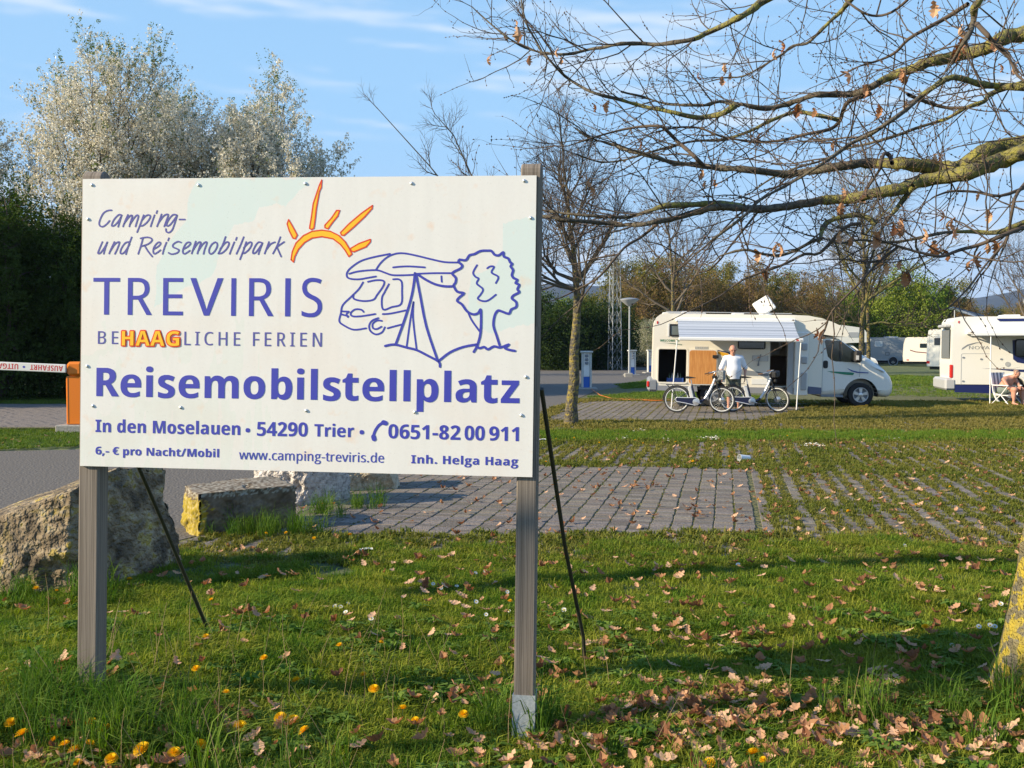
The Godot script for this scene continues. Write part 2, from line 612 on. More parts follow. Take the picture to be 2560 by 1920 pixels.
func build_ground() -> void:
	gnoise.seed = 41
	gnoise.frequency = 0.06
	gnoise.fractal_octaves = 3
	# everything to the horizon
	var b := MB.new()
	b.quad(Vector3(-4000, -0.06, 60), Vector3(4000, -0.06, 60), Vector3(4000, -0.06, -6000), Vector3(-4000, -0.06, -6000), Vector3.UP)
	structure("ground", b, M.far_grass)
	# the lawn in front, gently uneven
	var l := MB.new()
	var nx := 110
	var nz := 90
	var k0 := 0
	for j in nz + 1:
		for i in nx + 1:
			var x := lerpf(-9.0, 11.0, float(i) / nx)
			var z := lerpf(3.0, -9.2, float(j) / nz)
			var y := ground_y(x, z)
			if -z > 8.2: y -= (-z - 8.2) * 0.06
			l.v.append(Vector3(x, y, z))
			var e := 0.05
			l.n.append(Vector3(ground_y(x - e, z) - ground_y(x + e, z), 2.0 * e, ground_y(x, z - e) - ground_y(x, z + e)).normalized())
	for j in nz:
		for i in nx:
			var a := k0 + j * (nx + 1) + i
			l.i.append_array([a, a + nx + 1, a + 1, a + 1, a + nx + 1, a + nx + 2])
	structure("lawn", l, M.soil)
	# asphalt drive
	structure("road", poly_sheet(road_outline(), -0.012), M.asphalt)
	# brick-paved strip behind the barrier
	structure("barrier_paving_bed", poly_sheet(v3([gp(-500, 1068), gp(420, 1068), gp(560, 1012), gp(-500, 1006)]), -0.022), M.bed)
	# hills
	var h := MB.new()
	var hn := FastNoiseLite.new()
	hn.seed = 77
	hn.frequency = 0.0016
	hn.fractal_octaves = 5
	for q in 2:
		var n := 150
		var dist: float = [2300.0, 1700.0][q]
		for i in n:
			for s in 6:
				pass
		var prev := []
		for i in n + 1:
			var x := lerpf(-2600.0, 2600.0, float(i) / n) * dist / 2000.0
			var top: float = [158.0, 92.0][q] + hn.get_noise_2d(x * 1.0, q * 900.0) * [60.0, 70.0][q] + hn.get_noise_2d(x * 9.0, q * 300.0) * 6.0
			if q == 1: top += 40.0 * smoothstep(500.0, -300.0, x) - 25.0
			var col := []
			for s in 6:
				var f := s / 5.0
				col.append(Vector3(x, -1.0 + top * sin(f * PI * 0.5), -dist - f * 420.0))
			if prev.size():
				for s in 5:
					h.quad(prev[s], col[s], col[s + 1], prev[s + 1], Vector3(0, 1, 1))
			prev = col
	structure("hills", h, tri_mat(noise_tex(24, 0.03, [[0.0, lin(0.015, 0.021, 0.016)], [0.5, lin(0.03, 0.037, 0.024)], [1.0, lin(0.06, 0.06, 0.034)]], 256, 5), 160.0, 1.0, null, 1.0, true))

# ================================================================ pavers with grass joints
const GRID := 12.1
var pave_xf := []

func pave_pos(s: float, t: float) -> Vector3:
	var a := deg_to_rad(GRID)
	return Vector3(s * cos(a) + t * sin(a), 0, s * sin(a) - t * cos(a))

func pave_st(p: Vector3) -> Vector2:
	var a := deg_to_rad(GRID)
	return Vector2(p.x * cos(a) + p.z * sin(a), p.x * sin(a) - p.z * cos(a))

func in_frame(p: Vector3, margin := 0.3) -> bool:
	return absf(p.x / -p.z) < 0.514 + margin

func turf_clump(blades: int, height: float, spread: float, width: float, sd: int, lean := 0.6) -> ArrayMesh:
	var r := RandomNumberGenerator.new()
	r.seed = sd
	var b := MB.new()
	b.colored = true
	for k in blades:
		var a := r.randf() * TAU
		var d := Vector3(cos(a), 0, sin(a))
		var side := Vector3(-d.z, 0, d.x).rotated(Vector3.UP, r.randf_range(-0.9, 0.9))
		var o := Vector3(r.randf_range(-1, 1), 0, r.randf_range(-1, 1)) * spread
		var hh := height * r.randf_range(0.45, 1.15)
		var ln := r.randf_range(0.1, 1.0) * lean
		var w := width * r.randf_range(0.6, 1.2)
		var shade := r.randf_range(0.7, 1.25)
		var dry := 1.0 if r.randf() < 0.07 else 0.0
		var col := Color(shade, shade, shade).lerp(Color(3.2, 1.55, 3.0), dry)
		var p0 := o
		var p1 := o + Vector3.UP * hh * 0.55 + d * hh * ln * 0.25
		var p2 := o + Vector3.UP * hh * (1.0 - ln * 0.35) + d * hh * ln * 0.8
		var k0 := b.v.size()
		for q in [p0 - side * w * 0.5, p0 + side * w * 0.5, p1 - side * w * 0.42, p1 + side * w * 0.42, p2]:
			b.v.append(q)
			b.n.append(((p1 - p0) if b.v.size() - k0 < 3 else (p2 - p0)).cross(side).normalized())
			b.c.append(col)
		b.i.append_array([k0, k0 + 1, k0 + 3, k0, k0 + 3, k0 + 2, k0 + 2, k0 + 3, k0 + 4])
	return b.mesh()

func build_paving() -> void:
	var road := PackedVector2Array()
	for q in road_outline(): road.append(Vector2(q.x, q.z))
	var holder := Node3D.new()
	holder.name = "paving"
	holder.set_meta("kind", "structure")
	add_child(holder)
	# bed of gravel and moss that carries the stones
	var bed := poly_sheet(v3([Vector3(-5.0, 0, -7.4), Vector3(16, 0, -7.4), Vector3(40, 0, -52), Vector3(4.6, 0, -52), gp(1490, 978), gp(1452, 993), gp(1335, 1037), gp(1190, 1093), gp(1030, 1151), gp(905, 1206), gp(840, 1233), gp(640, 1301), gp(345, 1373)]), -0.014)
	part("bed", bed, M.bed, holder)
	var r := rng
	# stone shapes
	var kinds := []
	for k in 4:
		var b := MB.new()
		var w := 0.193
		b.cbox(Vector3(-w / 2, -0.06, -w / 2), Vector3(w / 2, 0.0, w / 2), 0.006)
		kinds.append(b.mesh())
	var near := []
	var far := []
	var far_c := PackedColorArray()
	var joint := []
	var joint_c := PackedColorArray()
	var tight := PackedVector2Array()
	for q in [gp(600, 1335), gp(1900, 1330), gp(1878, 1172), gp(1080, 1160), gp(850, 1215)]: tight.append(Vector2(q.x, q.z))
	var strip := PackedVector2Array()
	for q in [gp(1340, 1052), gp(1880, 1052), gp(2060, 1008), gp(1500, 1002), gp(1440, 1008)]: strip.append(Vector2(q.x, q.z))
	var step_s := 0.2
	var dens := FastNoiseLite.new()
	dens.seed = 8
	dens.frequency = 0.35
	dens.fractal_octaves = 3
	for ti in range(36, 168):
		var t := ti * 0.2
		var s := -9.0
		while s < 22.0:
			s += 0.2
			var p := pave_pos(s, t)
			if -p.z < 7.75 or -p.z > 33.0: continue
			if not in_frame(p): continue
			var q := Vector2(p.x, p.z)
			if Geometry2D.is_point_in_polygon(q, road): continue
			if p.x < -3.6 - (-p.z - 7.75) * 0.0 and -p.z < 9.0: continue
			var row := int(round(s / 0.2))
			var in_tight := Geometry2D.is_point_in_polygon(q, tight) or Geometry2D.is_point_in_polygon(q, strip)
			var d := dens.get_noise_2d(p.x, p.z)
			# lush green strips cross the turf paving
			var dd := -p.z
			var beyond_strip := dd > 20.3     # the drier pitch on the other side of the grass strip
			var lush := dd > 18.4 and dd < 20.3 and not in_tight
			if lush: continue
			var off := r.randf_range(-0.006, 0.006) if in_tight else (0.012 if row % 2 == 0 else -0.012)
			var pos := pave_pos(s + off, t + (0.1 if row % 2 == 0 else 0.0))
			var sink := -0.0005 - r.randf() * 0.0065
			var bs := Basis(Vector3.UP, deg_to_rad(-GRID) + r.randf_range(-0.02, 0.02))
			bs = bs.scaled_local(Vector3(0.97 if in_tight else 0.58, 1.0, 0.97 if in_tight else 0.88))
			var xf := Transform3D(bs, pos + Vector3.UP * sink)
			var halves := [xf]
			if in_tight:
				# small bricks, two to a square
				halves = []
				for e in [-0.05, 0.05]:
					halves.append(Transform3D(bs.scaled_local(Vector3(r.randf_range(0.97, 1.01), 1, 0.485)), pave_pos(s + off + r.randf_range(-0.004, 0.004), t + (0.1 if row % 2 == 0 else 0.0) + e) + Vector3.UP * (-0.0005 - r.randf() * 0.0065)))
			for h in halves:
				if near.size() < 300 and in_frame(p, 0.02) and -p.z > 8.3 and (in_tight or d < 0.1):
					near.append(h)
					continue
				far.append(h)
				var k2 := r.randf_range(0.7, 1.25)
				far_c.append(Color(k2, k2 * r.randf_range(0.95, 1.02), k2 * r.randf_range(0.9, 1.02)))
			# grass in the joint to the right of this stone
			var pr := 0.16
			var big := 0.55
			if not in_tight:
				pr = 0.97
				big = 1.0
			elif row % 2 == 0:
				pr = 0.75
			if dd < 9.3 and not in_tight: pr = 1.0; big = 1.35
			if d > 0.12: big *= 1.25
			var many := (9 if dd < 11.0 else 8 if dd < 15.0 else 5) if not in_tight else 3
			for m in many:
				if r.randf() < pr * (0.9 + d * 0.5):
					var jp := pave_pos(s + off + step_s * 0.5 + r.randfn() * 0.036 * big * (0.3 if in_tight else 1.0), t + r.randf_range(-0.1, 0.1))
					var sz := r.randf_range(0.45, 1.15) * big * (1.0 + 0.9 * smoothstep(11.0, 22.0, dd)) * (0.62 if in_tight else 1.2)
					joint.append(Transform3D(Basis(Vector3.UP, r.randf() * TAU).scaled(Vector3(sz, sz * r.randf_range(0.6, 1.1), sz)), jp + Vector3.UP * -0.006))
					var y := clampf(0.5 + d * 0.8 + r.randf_range(-0.3, 0.3), 0, 1)
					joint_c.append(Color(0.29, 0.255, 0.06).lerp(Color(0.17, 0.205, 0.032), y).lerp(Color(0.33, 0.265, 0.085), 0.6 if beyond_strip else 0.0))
	for k in near.size():
		var o := MeshInstance3D.new()
		o.name = "paver"
		o.mesh = kinds[k % 4]
		o.material_override = [M.paver2, M.paver3, M.paver4][r.randi() % 3]
		holder.add_child(o, true)
		o.transform = near[k]
	M.paver.vertex_color_use_as_albedo = true
	scatter("pavers_beyond", kinds[0], M.paver, far, holder, far_c)
	var cl := turf_clump(20, 0.038, 0.036, 0.0065, 91, 1.4)
	M.turf = leaf_mat(0.7, Color(0.78, 0.82, 0.3))
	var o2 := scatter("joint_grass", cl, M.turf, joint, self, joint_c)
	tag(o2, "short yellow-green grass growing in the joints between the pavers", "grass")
	# lush unpaved strips and verges
	var xs := []
	var cs := PackedColorArray()
	var tall := turf_clump(26, 0.085, 0.05, 0.008, 92, 0.9)
	for k in 15000:
		var dd := r.randf_range(17.9, 20.6)
		var x := r.randf_range(-0.2, 0.58) * dd
		var p := Vector3(x, -0.02, -dd)
		var e := absf(dd - 19.3) / 1.35 + gnoise.get_noise_2d(x * 20, dd * 20) * 0.6
		if r.randf() < e: continue
		if Geometry2D.is_point_in_polygon(Vector2(p.x, p.z), road): continue
		var sz := r.randf_range(0.6, 1.25)
		xs.append(Transform3D(Basis(Vector3.UP, r.randf() * TAU).scaled(Vector3(sz, sz * r.randf_range(0.6, 1.2), sz)), p))
		cs.append(Color(0.10, 0.20, 0.025).lerp(Color(0.19, 0.25, 0.035), r.randf()))
	# verge by the service pillar and the motorhome, and behind the barrier
	var areas := [[[gp(1470, 992), gp(1640, 978), gp(1900, 990), gp(1900, 998), gp(1560, 1002)], 2600], [[gp(1540, 962), gp(1640, 950), gp(1640, 968), gp(1560, 972)], 1200], [[gp(-100, 1072), gp(190, 1072), gp(400, 1060), gp(400, 1098), gp(190, 1112), gp(-100, 1124)], 2600], [[gp(-300, 1008), gp(420, 1008), gp(420, 985), gp(-300, 985)], 3500], [[gp(2100, 985), gp(2600, 1000), gp(2600, 950), gp(2100, 935)], 5000], [[gp(1352, 924), gp(1470, 908), gp(1640, 894), gp(1640, 886), gp(1352, 905)], 3000], [[gp(1890, 1012), gp(2600, 1040), gp(2600, 1005), gp(2240, 1004)], 3500]]
	for a in areas:
		var pg := PackedVector2Array()
		for q in a[0]: pg.append(Vector2(q.x, q.z))
		var bb := Rect2(pg[0], Vector2.ZERO)
		for q in pg: bb = bb.expand(q)
		for k in a[1]:
			var q := Vector2(r.randf_range(bb.position.x, bb.end.x), r.randf_range(bb.position.y, bb.end.y))
			if not Geometry2D.is_point_in_polygon(q, pg): continue
			var far_k := clampf(-q.y / 30.0, 0.8, 3.0)
			var sz := r.randf_range(0.7, 1.4) * far_k
			xs.append(Transform3D(Basis(Vector3.UP, r.randf() * TAU).scaled(Vector3(sz * 1.3, sz * r.randf_range(0.5, 0.9), sz * 1.3)), Vector3(q.x, -0.03, q.y)))
			cs.append(Color(0.10, 0.19, 0.03).lerp(Color(0.20, 0.25, 0.045), r.randf()))
	var o3 := scatter("verge_grass", tall, M.turf, xs, self, cs)
	tag(o3, "taller bright green grass in strips across the turf paving and along the drive", "grass")
	# bricks behind the barrier, too far to pick apart: one set
	var bricks := []
	var br := MB.new()
	br.cbox(Vector3(-0.145, -0.05, -0.095), Vector3(0.145, 0, 0.095), 0.006)
	for j in 60:
		for i in 90:
			var p := gp(-300, 1006) + Vector3(i * 0.3 + (j % 2) * 0.15, 0, j * 0.2)
			if -p.z < 21.6 or -p.z > 30.5 or p.x > -7.2 + (-p.z - 21.4) * 0.2 or p.x < 0.58 * p.z: continue
			bricks.append(Transform3D(Basis(Vector3.UP, r.randf_range(-0.02, 0.02)), p + Vector3.UP * (-0.004 - r.randf() * 0.008)))
	var hb := Node3D.new()
	hb.name = "barrier_paving"
	hb.set_meta("kind", "structure")
	add_child(hb)
	scatter("paving_bricks", br.mesh(), M.paver2, bricks, hb)

# ================================================================ trees
class Growth:
	var r := RandomNumberGenerator.new()
	var wood := MB.new()       # trunk
	var limbs := MB.new()      # branches one can tell apart
	var twigs := MB.new()
	var tips := []             # [position, direction, level]
	var spec := []             # one dictionary for each level

	func line(p: Vector3, d: Vector3, length: float, segs: int, wob: float, up: float) -> PackedVector3Array:
		var pts := PackedVector3Array([p])
		for k in segs:
			d = (d + Vector3(r.randf_range(-1, 1), r.randf_range(-1, 1), r.randf_range(-1, 1)) * wob + Vector3.UP * up).normalized()
			p += d * length / segs
			pts.append(p)
		return pts

	func grow(p: Vector3, d: Vector3, length: float, rad: float, lv: int) -> void:
		var s: Dictionary = spec[lv]
		var segs: int = s.segs
		var pts := line(p, d, length, segs, s.wob, s.up)
		dress(pts, rad, s.get("thin", 0.25), lv)

	# lays wood round a line and lets the next level sprout from it
	func dress(pts: PackedVector3Array, rad: float, thin: float, lv: int) -> void:
		var s: Dictionary = spec[lv]
		var m := pts.size()
		var rad_at := PackedFloat32Array()
		var total := 0.0
		for k in m:
			var f := float(k) / (m - 1)
			rad_at.append(rad * lerpf(1.0, thin, f))
			if k: total += pts[k].distance_to(pts[k - 1])
		if lv == 0 and s.get("flare", 0.0) > 0.0: rad_at[0] *= 1.0 + s.flare
		var into := wood if lv == 0 else (limbs if lv <= s.get("limb_to", 2) else twigs)
		into.tube(pts, rad_at, s.sides)
		if lv >= s.get("tip_from", 2):
			for k in range(1, m):
				tips.append([pts[k], (pts[k] - pts[k - 1]).normalized(), lv])
		if lv + 1 >= spec.size(): return
		var nx: Dictionary = spec[lv + 1]
		var many: int = int(s.kids * r.randf_range(0.8, 1.2))
		var spin := r.randf() * TAU
		for k in many:
			var f: float = lerpf(s.from, 1.0, (k + r.randf() * 0.9) / many)
			if k == many - 1: f = 1.0
			var x := f * (m - 1)
			var j := mini(int(x), m - 2)
			var q := pts[j].lerp(pts[j + 1], x - j)
			var ax := (pts[j + 1] - pts[j]).normalized()
			spin += 2.4 + r.randf_range(-0.5, 0.5)
			var side := ax.cross(Vector3.UP if absf(ax.y) < 0.95 else Vector3.RIGHT).normalized().rotated(ax, spin)
			var ang: float = deg_to_rad(r.randf_range(s.ang[0], s.ang[1])) * (0.4 if k == many - 1 else 1.0)
			var dd := (ax * cos(ang) + side * sin(ang)).normalized()
			var shape: float = lerpf(s.get("low", 1.0), s.get("high", 0.5), (f - s.from) / maxf(0.01, 1.0 - s.from))
			var ln: float = nx.len * shape * r.randf_range(0.7, 1.25)
			grow(q, dd, ln, minf(rad_at[j] * 0.75, nx.rad * sqrt(shape) * r.randf_range(0.75, 1.2)), lv + 1)

func bare_spec(h: float, k: float, dense := 1.0) -> Array:
	return [
		{"segs": 9, "wob": 0.05, "up": 0.06, "sides": 9, "kids": 15 * dense, "from": 0.32, "ang": [35, 70], "low": 1.0, "high": 0.45, "flare": 0.35, "thin": 0.12},
		{"segs": 8, "wob": 0.16, "up": 0.09, "sides": 6, "kids": 10 * dense, "from": 0.2, "ang": [25, 60], "low": 0.9, "high": 0.45, "len": 0.48 * h, "rad": 0.05 * k, "thin": 0.2},
		{"segs": 5, "wob": 0.2, "up": 0.1, "sides": 4, "kids": 7 * dense, "from": 0.15, "ang": [25, 60], "low": 0.9, "high": 0.6, "len": 0.19 * h, "rad": 0.018 * k, "thin": 0.3},
		{"segs": 3, "wob": 0.2, "up": 0.08, "sides": 3, "kids": 4 * dense, "from": 0.2, "ang": [25, 55], "low": 1.0, "high": 0.7, "len": 0.085 * h, "rad": 0.008 * k, "thin": 0.5, "tip_from": 3},
		{"segs": 2, "wob": 0.2, "up": 0.08, "sides": 3, "kids": 0, "from": 0.2, "ang": [25, 55], "len": 0.035 * h, "rad": 0.0055 * k, "thin": 0.6, "tip_from": 3}]

func tree_node(t: Growth, called: String, label: String, pos: Vector3, trunk_mat: Material, limb_mat: Material, twig_mat: Material, group := "") -> Node3D:
	var o := thing(called, label, "tree", pos, 0.0, group)
	part("trunk", t.wood, trunk_mat, o)
	if t.limbs.v.size(): part("branches", t.limbs, limb_mat, o)
	if t.twigs.v.size():
		var c := part("twigs", t.twigs, twig_mat, o)
		c.set_meta("kind", "stuff")
	return o

# a few small leaves or petals on one spot, colours per copy
func leaf_cluster(many: int, spread: float, size: float, sd: int, round_leaf := false, flat := 0.0) -> ArrayMesh:
	var r := RandomNumberGenerator.new()
	r.seed = sd
	var b := MB.new()
	b.colored = true
	for k in many:
		var o := Vector3(r.randf_range(-1, 1), r.randf_range(-1, 1), r.randf_range(-1, 1)).limit_length(1.0) * spread
		var d := Vector3(r.randf_range(-1, 1), r.randf_range(-0.6, 1), r.randf_range(-1, 1)).normalized()
		var s := d.cross(Vector3(r.randf_range(-1, 1), r.randf_range(-1, 1), r.randf_range(-1, 1))).normalized()
		var z := size * r.randf_range(0.6, 1.25)
		var w := z * (0.5 if round_leaf else 0.3)
		var sh := r.randf_range(0.75, 1.2)
		var col := Color(sh, sh, sh)
		var nn := d.cross(s).normalized()
		var k0 := b.v.size()
		for q in [o - d * z * 0.5, o + s * w, o + d * z * 0.5, o - s * w]:
			b.v.append(q + nn * z * 0.1 * r.randf_range(-1, 1))
			b.n.append(nn)
			b.c.append(col)
		b.i.append_array([k0, k0 + 1, k0 + 2, k0, k0 + 2, k0 + 3])
	return b.mesh()

# leafy shrub or small tree: stems from the ground, foliage on twigs and through the crown
func leafy(called: String, label: String, height: float, width: float, cols: Array, sd: int, leaves: int, leaf_size: float, low := 0.05, gappy := 0.35, stem_col: Material = null, category := "shrub", group := "") -> Node3D:
	var r := RandomNumberGenerator.new()
	r.seed = sd
	var o := thing(called, label, category, Vector3.ZERO, 0.0, group)
	var stems := MB.new()
	var stem_n := 7
	var lobes := []
	for k in stem_n:
		var a := TAU * k / stem_n + r.randf_range(-0.4, 0.4)
		var reach := r.randf_range(0.1, 0.42) * width
		var top := height * r.randf_range(0.62, 1.0)
		var pts := PackedVector3Array()
		var rad := PackedFloat32Array()
		for j in 7:
			var f := j / 6.0
			pts.append(Vector3(cos(a) * reach * pow(f, 0.8) + r.randf_range(-1, 1) * 0.03 * height * f, top * f, sin(a) * reach * pow(f, 0.8) + r.randf_range(-1, 1) * 0.03 * height * f))
			rad.append(height * 0.011 * (1.0 - f * 0.8))
		stems.tube(pts, rad, 5)
		for j in range(2, 7):
			for q in 4:
				var e := pts[j] + Vector3(r.randf_range(-1, 1), r.randf_range(-0.1, 1.0), r.randf_range(-1, 1)).normalized() * r.randf_range(0.1, 0.22) * width
				stems.tube(PackedVector3Array([pts[j], pts[j].lerp(e, 0.5) + Vector3.UP * 0.02 * height, e]), PackedFloat32Array([height * 0.004, height * 0.003, height * 0.0012]), 3)
				for w in 3:
					var e2 := e + Vector3(r.randf_range(-1, 1), r.randf_range(-0.2, 1.0), r.randf_range(-1, 1)).normalized() * r.randf_range(0.04, 0.1) * width
					stems.tube(PackedVector3Array([e, e2]), PackedFloat32Array([height * 0.0016, height * 0.0008]), 3)
					lobes.append(e2)
				lobes.append(e)
	part("stems", stems, stem_col if stem_col else M.twig, o)
	var nz := FastNoiseLite.new()
	nz.seed = sd
	nz.frequency = 3.2 / width
	nz.fractal_octaves = 2
	var xf := []
	var cs := PackedColorArray()
	var tries := 0
	while xf.size() < leaves and tries < leaves * 6:
		tries += 1
		var c: Vector3 = lobes[r.randi() % lobes.size()]
		var p := c + Vector3(r.randfn(), r.randfn() * 0.9, r.randfn()) * width * 0.05
		if r.randf() < 0.5:
			# fill the skirt of the shrub
			var a := r.randf() * TAU
			var f := r.randf_range(low, 0.8)
			p = Vector3(cos(a), 0, sin(a)) * width * 0.5 * sqrt(r.randf()) * (0.75 + 0.3 * sin(f * PI)) + Vector3.UP * f * height
		if p.y < low * height or p.y < 0.02: continue
		if nz.get_noise_3dv(p) < -0.32 + gappy * 0.5 - 0.1: continue
		var s := r.randf_range(0.7, 1.3)
		xf.append(Transform3D(Basis.from_euler(Vector3(r.randf() * TAU, r.randf() * TAU, r.randf() * TAU)).scaled(Vector3.ONE * s), p))
		var mix := clampf(nz.get_noise_3dv(p * 0.6 + Vector3(40, 0, 0)) * 1.2 + 0.5 + r.randf_range(-0.25, 0.25), 0, 1)
		cs.append((cols[0] as Color).lerp(cols[1], mix) * r.randf_range(0.85, 1.15))
	scatter("foliage", leaf_cluster(9, leaf_size * 1.6, leaf_size, sd), M.leaf, xf, o, cs)
	return o

# bushes with few leaves yet: a brown haze of twigs with buds
func brushy(called: String, label: String, height: float, width: float, cols: Array, sd: int, leaves: int, leaf_size: float, stem: Material, category := "shrub", group := "") -> Node3D:
	var t := Growth.new()
	t.r.seed = sd
	t.spec = [
		{"segs": 6, "wob": 0.1, "up": 0.05, "sides": 5, "kids": 9, "from": 0.12, "ang": [20, 55], "low": 1.0, "high": 0.5, "thin": 0.2},
		{"segs": 5, "wob": 0.14, "up": 0.1, "sides": 4, "kids": 6, "from": 0.2, "ang": [20, 55], "low": 1.0, "high": 0.6, "len": height * 0.36, "rad": height * 0.006, "limb_to": 1},
		{"segs": 3, "wob": 0.18, "up": 0.12, "sides": 3, "kids": 5, "from": 0.2, "ang": [20, 50], "low": 1.0, "high": 0.7, "len": height * 0.17, "rad": height * 0.0028, "limb_to": 1, "tip_from": 2},
		{"segs": 2, "wob": 0.2, "up": 0.12, "sides": 3, "kids": 0, "from": 0.2, "ang": [20, 50], "len": height * 0.085, "rad": height * 0.0017, "limb_to": 1, "tip_from": 2}]
	var r := t.r
	for k in 6:
		var a := TAU * k / 6.0 + r.randf_range(-0.4, 0.4)
		var lean := r.randf_range(0.12, 0.5) * width / height
		t.grow(Vector3(cos(a), 0, sin(a)) * width * 0.12, Vector3(cos(a) * lean, 1, sin(a) * lean).normalized(), height * r.randf_range(0.66, 0.86), height * 0.014, 0)
	var o := thing(called, label, category, Vector3.ZERO, 0.0, group)
	part("stems", t.wood, stem, o)
	part("branches", t.limbs, stem, o)
	part("twigs", t.twigs, stem, o).set_meta("kind", "stuff")
	var xf := []
	var cs := PackedColorArray()
	for k in leaves:
		var q: Array = t.tips[r.randi() % t.tips.size()]
		var s := r.randf_range(0.6, 1.3)
		xf.append(Transform3D(Basis.from_euler(Vector3(r.randf() * TAU, r.randf() * TAU, r.randf() * TAU)).scaled(Vector3.ONE * s), q[0] + Vector3(r.randfn(), r.randfn(), r.randfn()) * leaf_size * 1.2))
		cs.append((cols[0] as Color).lerp(cols[1], r.randf()) * r.randf_range(0.8, 1.2))
	if leaves: scatter("foliage", leaf_cluster(7, leaf_size * 1.7, leaf_size, sd), M.leaf, xf, o, cs)
	return o

func set_at(o: Node3D, u: float, dist: float, turn := 0.0, sc := 1.0) -> Node3D:
	o.position = Vector3((u - 1280.0) / FOCAL * dist, -0.05, -dist)
	o.rotation.y = turn
	o.scale = Vector3.ONE * sc
	return o

func build_background() -> void:
	var g := "shrubs and small trees along the far edge of the pitch"
	var fresh := [Color(0.15, 0.23, 0.03), Color(0.27, 0.33, 0.05)]
	var olive := [Color(0.17, 0.17, 0.035), Color(0.27, 0.23, 0.06)]
	var rust := [Color(0.24, 0.16, 0.065), Color(0.30, 0.21, 0.09)]
	var dark := [Color(0.028, 0.052, 0.013), Color(0.05, 0.08, 0.02)]
	var pinkish := mat(lin(0.16, 0.10, 0.075), 0.9)
	var straw := mat(lin(0.20, 0.155, 0.08), 0.9)
	# prototypes, then copies
	var a := brushy("budding_shrub", "tall budding olive-brown shrub behind the service pillars, left of the lattice mast", 9.0, 7.5, olive, 301, 6000, 0.17, straw, "shrub", g)
	var b := brushy("twiggy_shrub", "reddish-brown twiggy shrub rising behind the rear of the cream motorhome", 9.0, 8.0, rust, 302, 4500, 0.14, pinkish, "shrub", g)
	var c := leafy("leafy_shrub", "bright green leafy shrub right of the double-trunked tree", 7.5, 9.0, fresh, 303, 5200, 0.2, 0.03, 0.3, straw, "shrub", g)
	var d := leafy("evergreen_bush", "big rounded dark evergreen bush behind the trunk of the young lichened tree", 4.6, 6.6, dark, 304, 4600, 0.15, 0.0, 0.0, null, "shrub", g)
	set_at(a, 1455, 112, 0.3, 0.78)
	set_at(b, 1665, 96, 1.0, 1.05)
	set_at(c, 2255, 113, 0.0, 1.15)
	set_at(d, 1492, 80, 0.0, 1.0)
	var put := func(o: Node3D, u: float, dist: float, sc: float, label: String) -> void:
		copy_of(o, Vector3((u - 1280.0) / FOCAL * dist, -0.05, -dist), rng.randf() * TAU, sc, label, g)
	put.call(d, 1405, 78, 0.95, "dark evergreen bush just right of the sign's right-hand post")
	put.call(d, 1330, 84, 1.15, "dark evergreen bush mostly hidden behind the sign's right-hand edge")
	put.call(d, 1560, 92, 0.9, "low dark evergreen bush left of the street lamp post")
	put.call(c, 1375, 92, 0.72, "fresh green leafy tree between the sign post and the young lichened trunk")
	put.call(a, 1610, 100, 1.12, "tall olive-brown tree rising behind the street lamp head")
	put.call(a, 1770, 104, 1.08, "olive budding tree above the awning of the cream motorhome")
	put.call(c, 1715, 112, 0.98, "green leafy tree far behind the striped awning")
	put.call(b, 1850, 98, 1.0, "brown twiggy shrub behind the roof dish of the cream motorhome")
	put.call(a, 1930, 108, 1.02, "olive-brown shrub just right of the roof dish")
	put.call(b, 2010, 100, 0.95, "brown shrub behind the cab roof of the cream motorhome")
	put.call(c, 2085, 115, 0.95, "yellow-green shrub left of the double-trunked tree")
	put.call(b, 2160, 120, 1.05, "brown twiggy shrub right behind the double-trunked tree")
	put.call(a, 2340, 116, 1.0, "olive shrub above the far cream caravan")
	put.call(c, 2375, 118, 0.8, "green shrub behind the rear hatch of the white motorhome")
	put.call(b, 2440, 108, 0.7, "brown shrub behind the tilted roof panel of the white motorhome")
	put.call(a, 2520, 112, 0.66, "olive-brown shrub behind the roof of the white motorhome, near the right edge")
	put.call(b, 2610, 104, 0.75, "brown shrub cut by the right edge of the picture")
	put.call(c, 2690, 110, 0.9, "green shrub at the far right behind the white motorhome")
	put.call(a, 1230, 100, 1.0, "olive tree hidden behind the lower right of the sign")
	# a slim dark conifer by the mast
	var con := Growth.new()
	con.r.seed = 310
	con.spec = [
		{"segs": 10, "wob": 0.01, "up": 0.1, "sides": 6, "kids": 90, "from": 0.08, "ang": [75, 100], "low": 1.0, "high": 0.1, "thin": 0.1},
		{"segs": 3, "wob": 0.06, "up": 0.02, "sides": 3, "kids": 0, "from": 0.2, "ang": [20, 50], "len": 2.3, "rad": 0.03, "limb_to": 2, "tip_from": 1}]
	con.grow(Vector3.ZERO, Vector3.UP, 11.5, 0.16, 0)
	var co := tree_node(con, "conifer", "slim dark conifer beside the lattice mast", Vector3.ZERO, M.bark, M.bark, M.twig)
	var xf := []
	var cs := PackedColorArray()
	for q in con.tips:
		for k in 6:
			xf.append(Transform3D(Basis.from_euler(Vector3(con.r.randf() * TAU, con.r.randf() * TAU, 0)), q[0] - q[1] * con.r.randf() * 0.7 + Vector3(con.r.randfn(), con.r.randfn(), con.r.randfn()) * 0.12))
			cs.append(Color(0.02, 0.035, 0.012) * con.r.randf_range(0.7, 1.4))
	scatter("foliage", leaf_cluster(9, 0.24, 0.2, 311), M.leaf, xf, co, cs)
	set_at(co, 1547, 122, 0.0, 1.0)
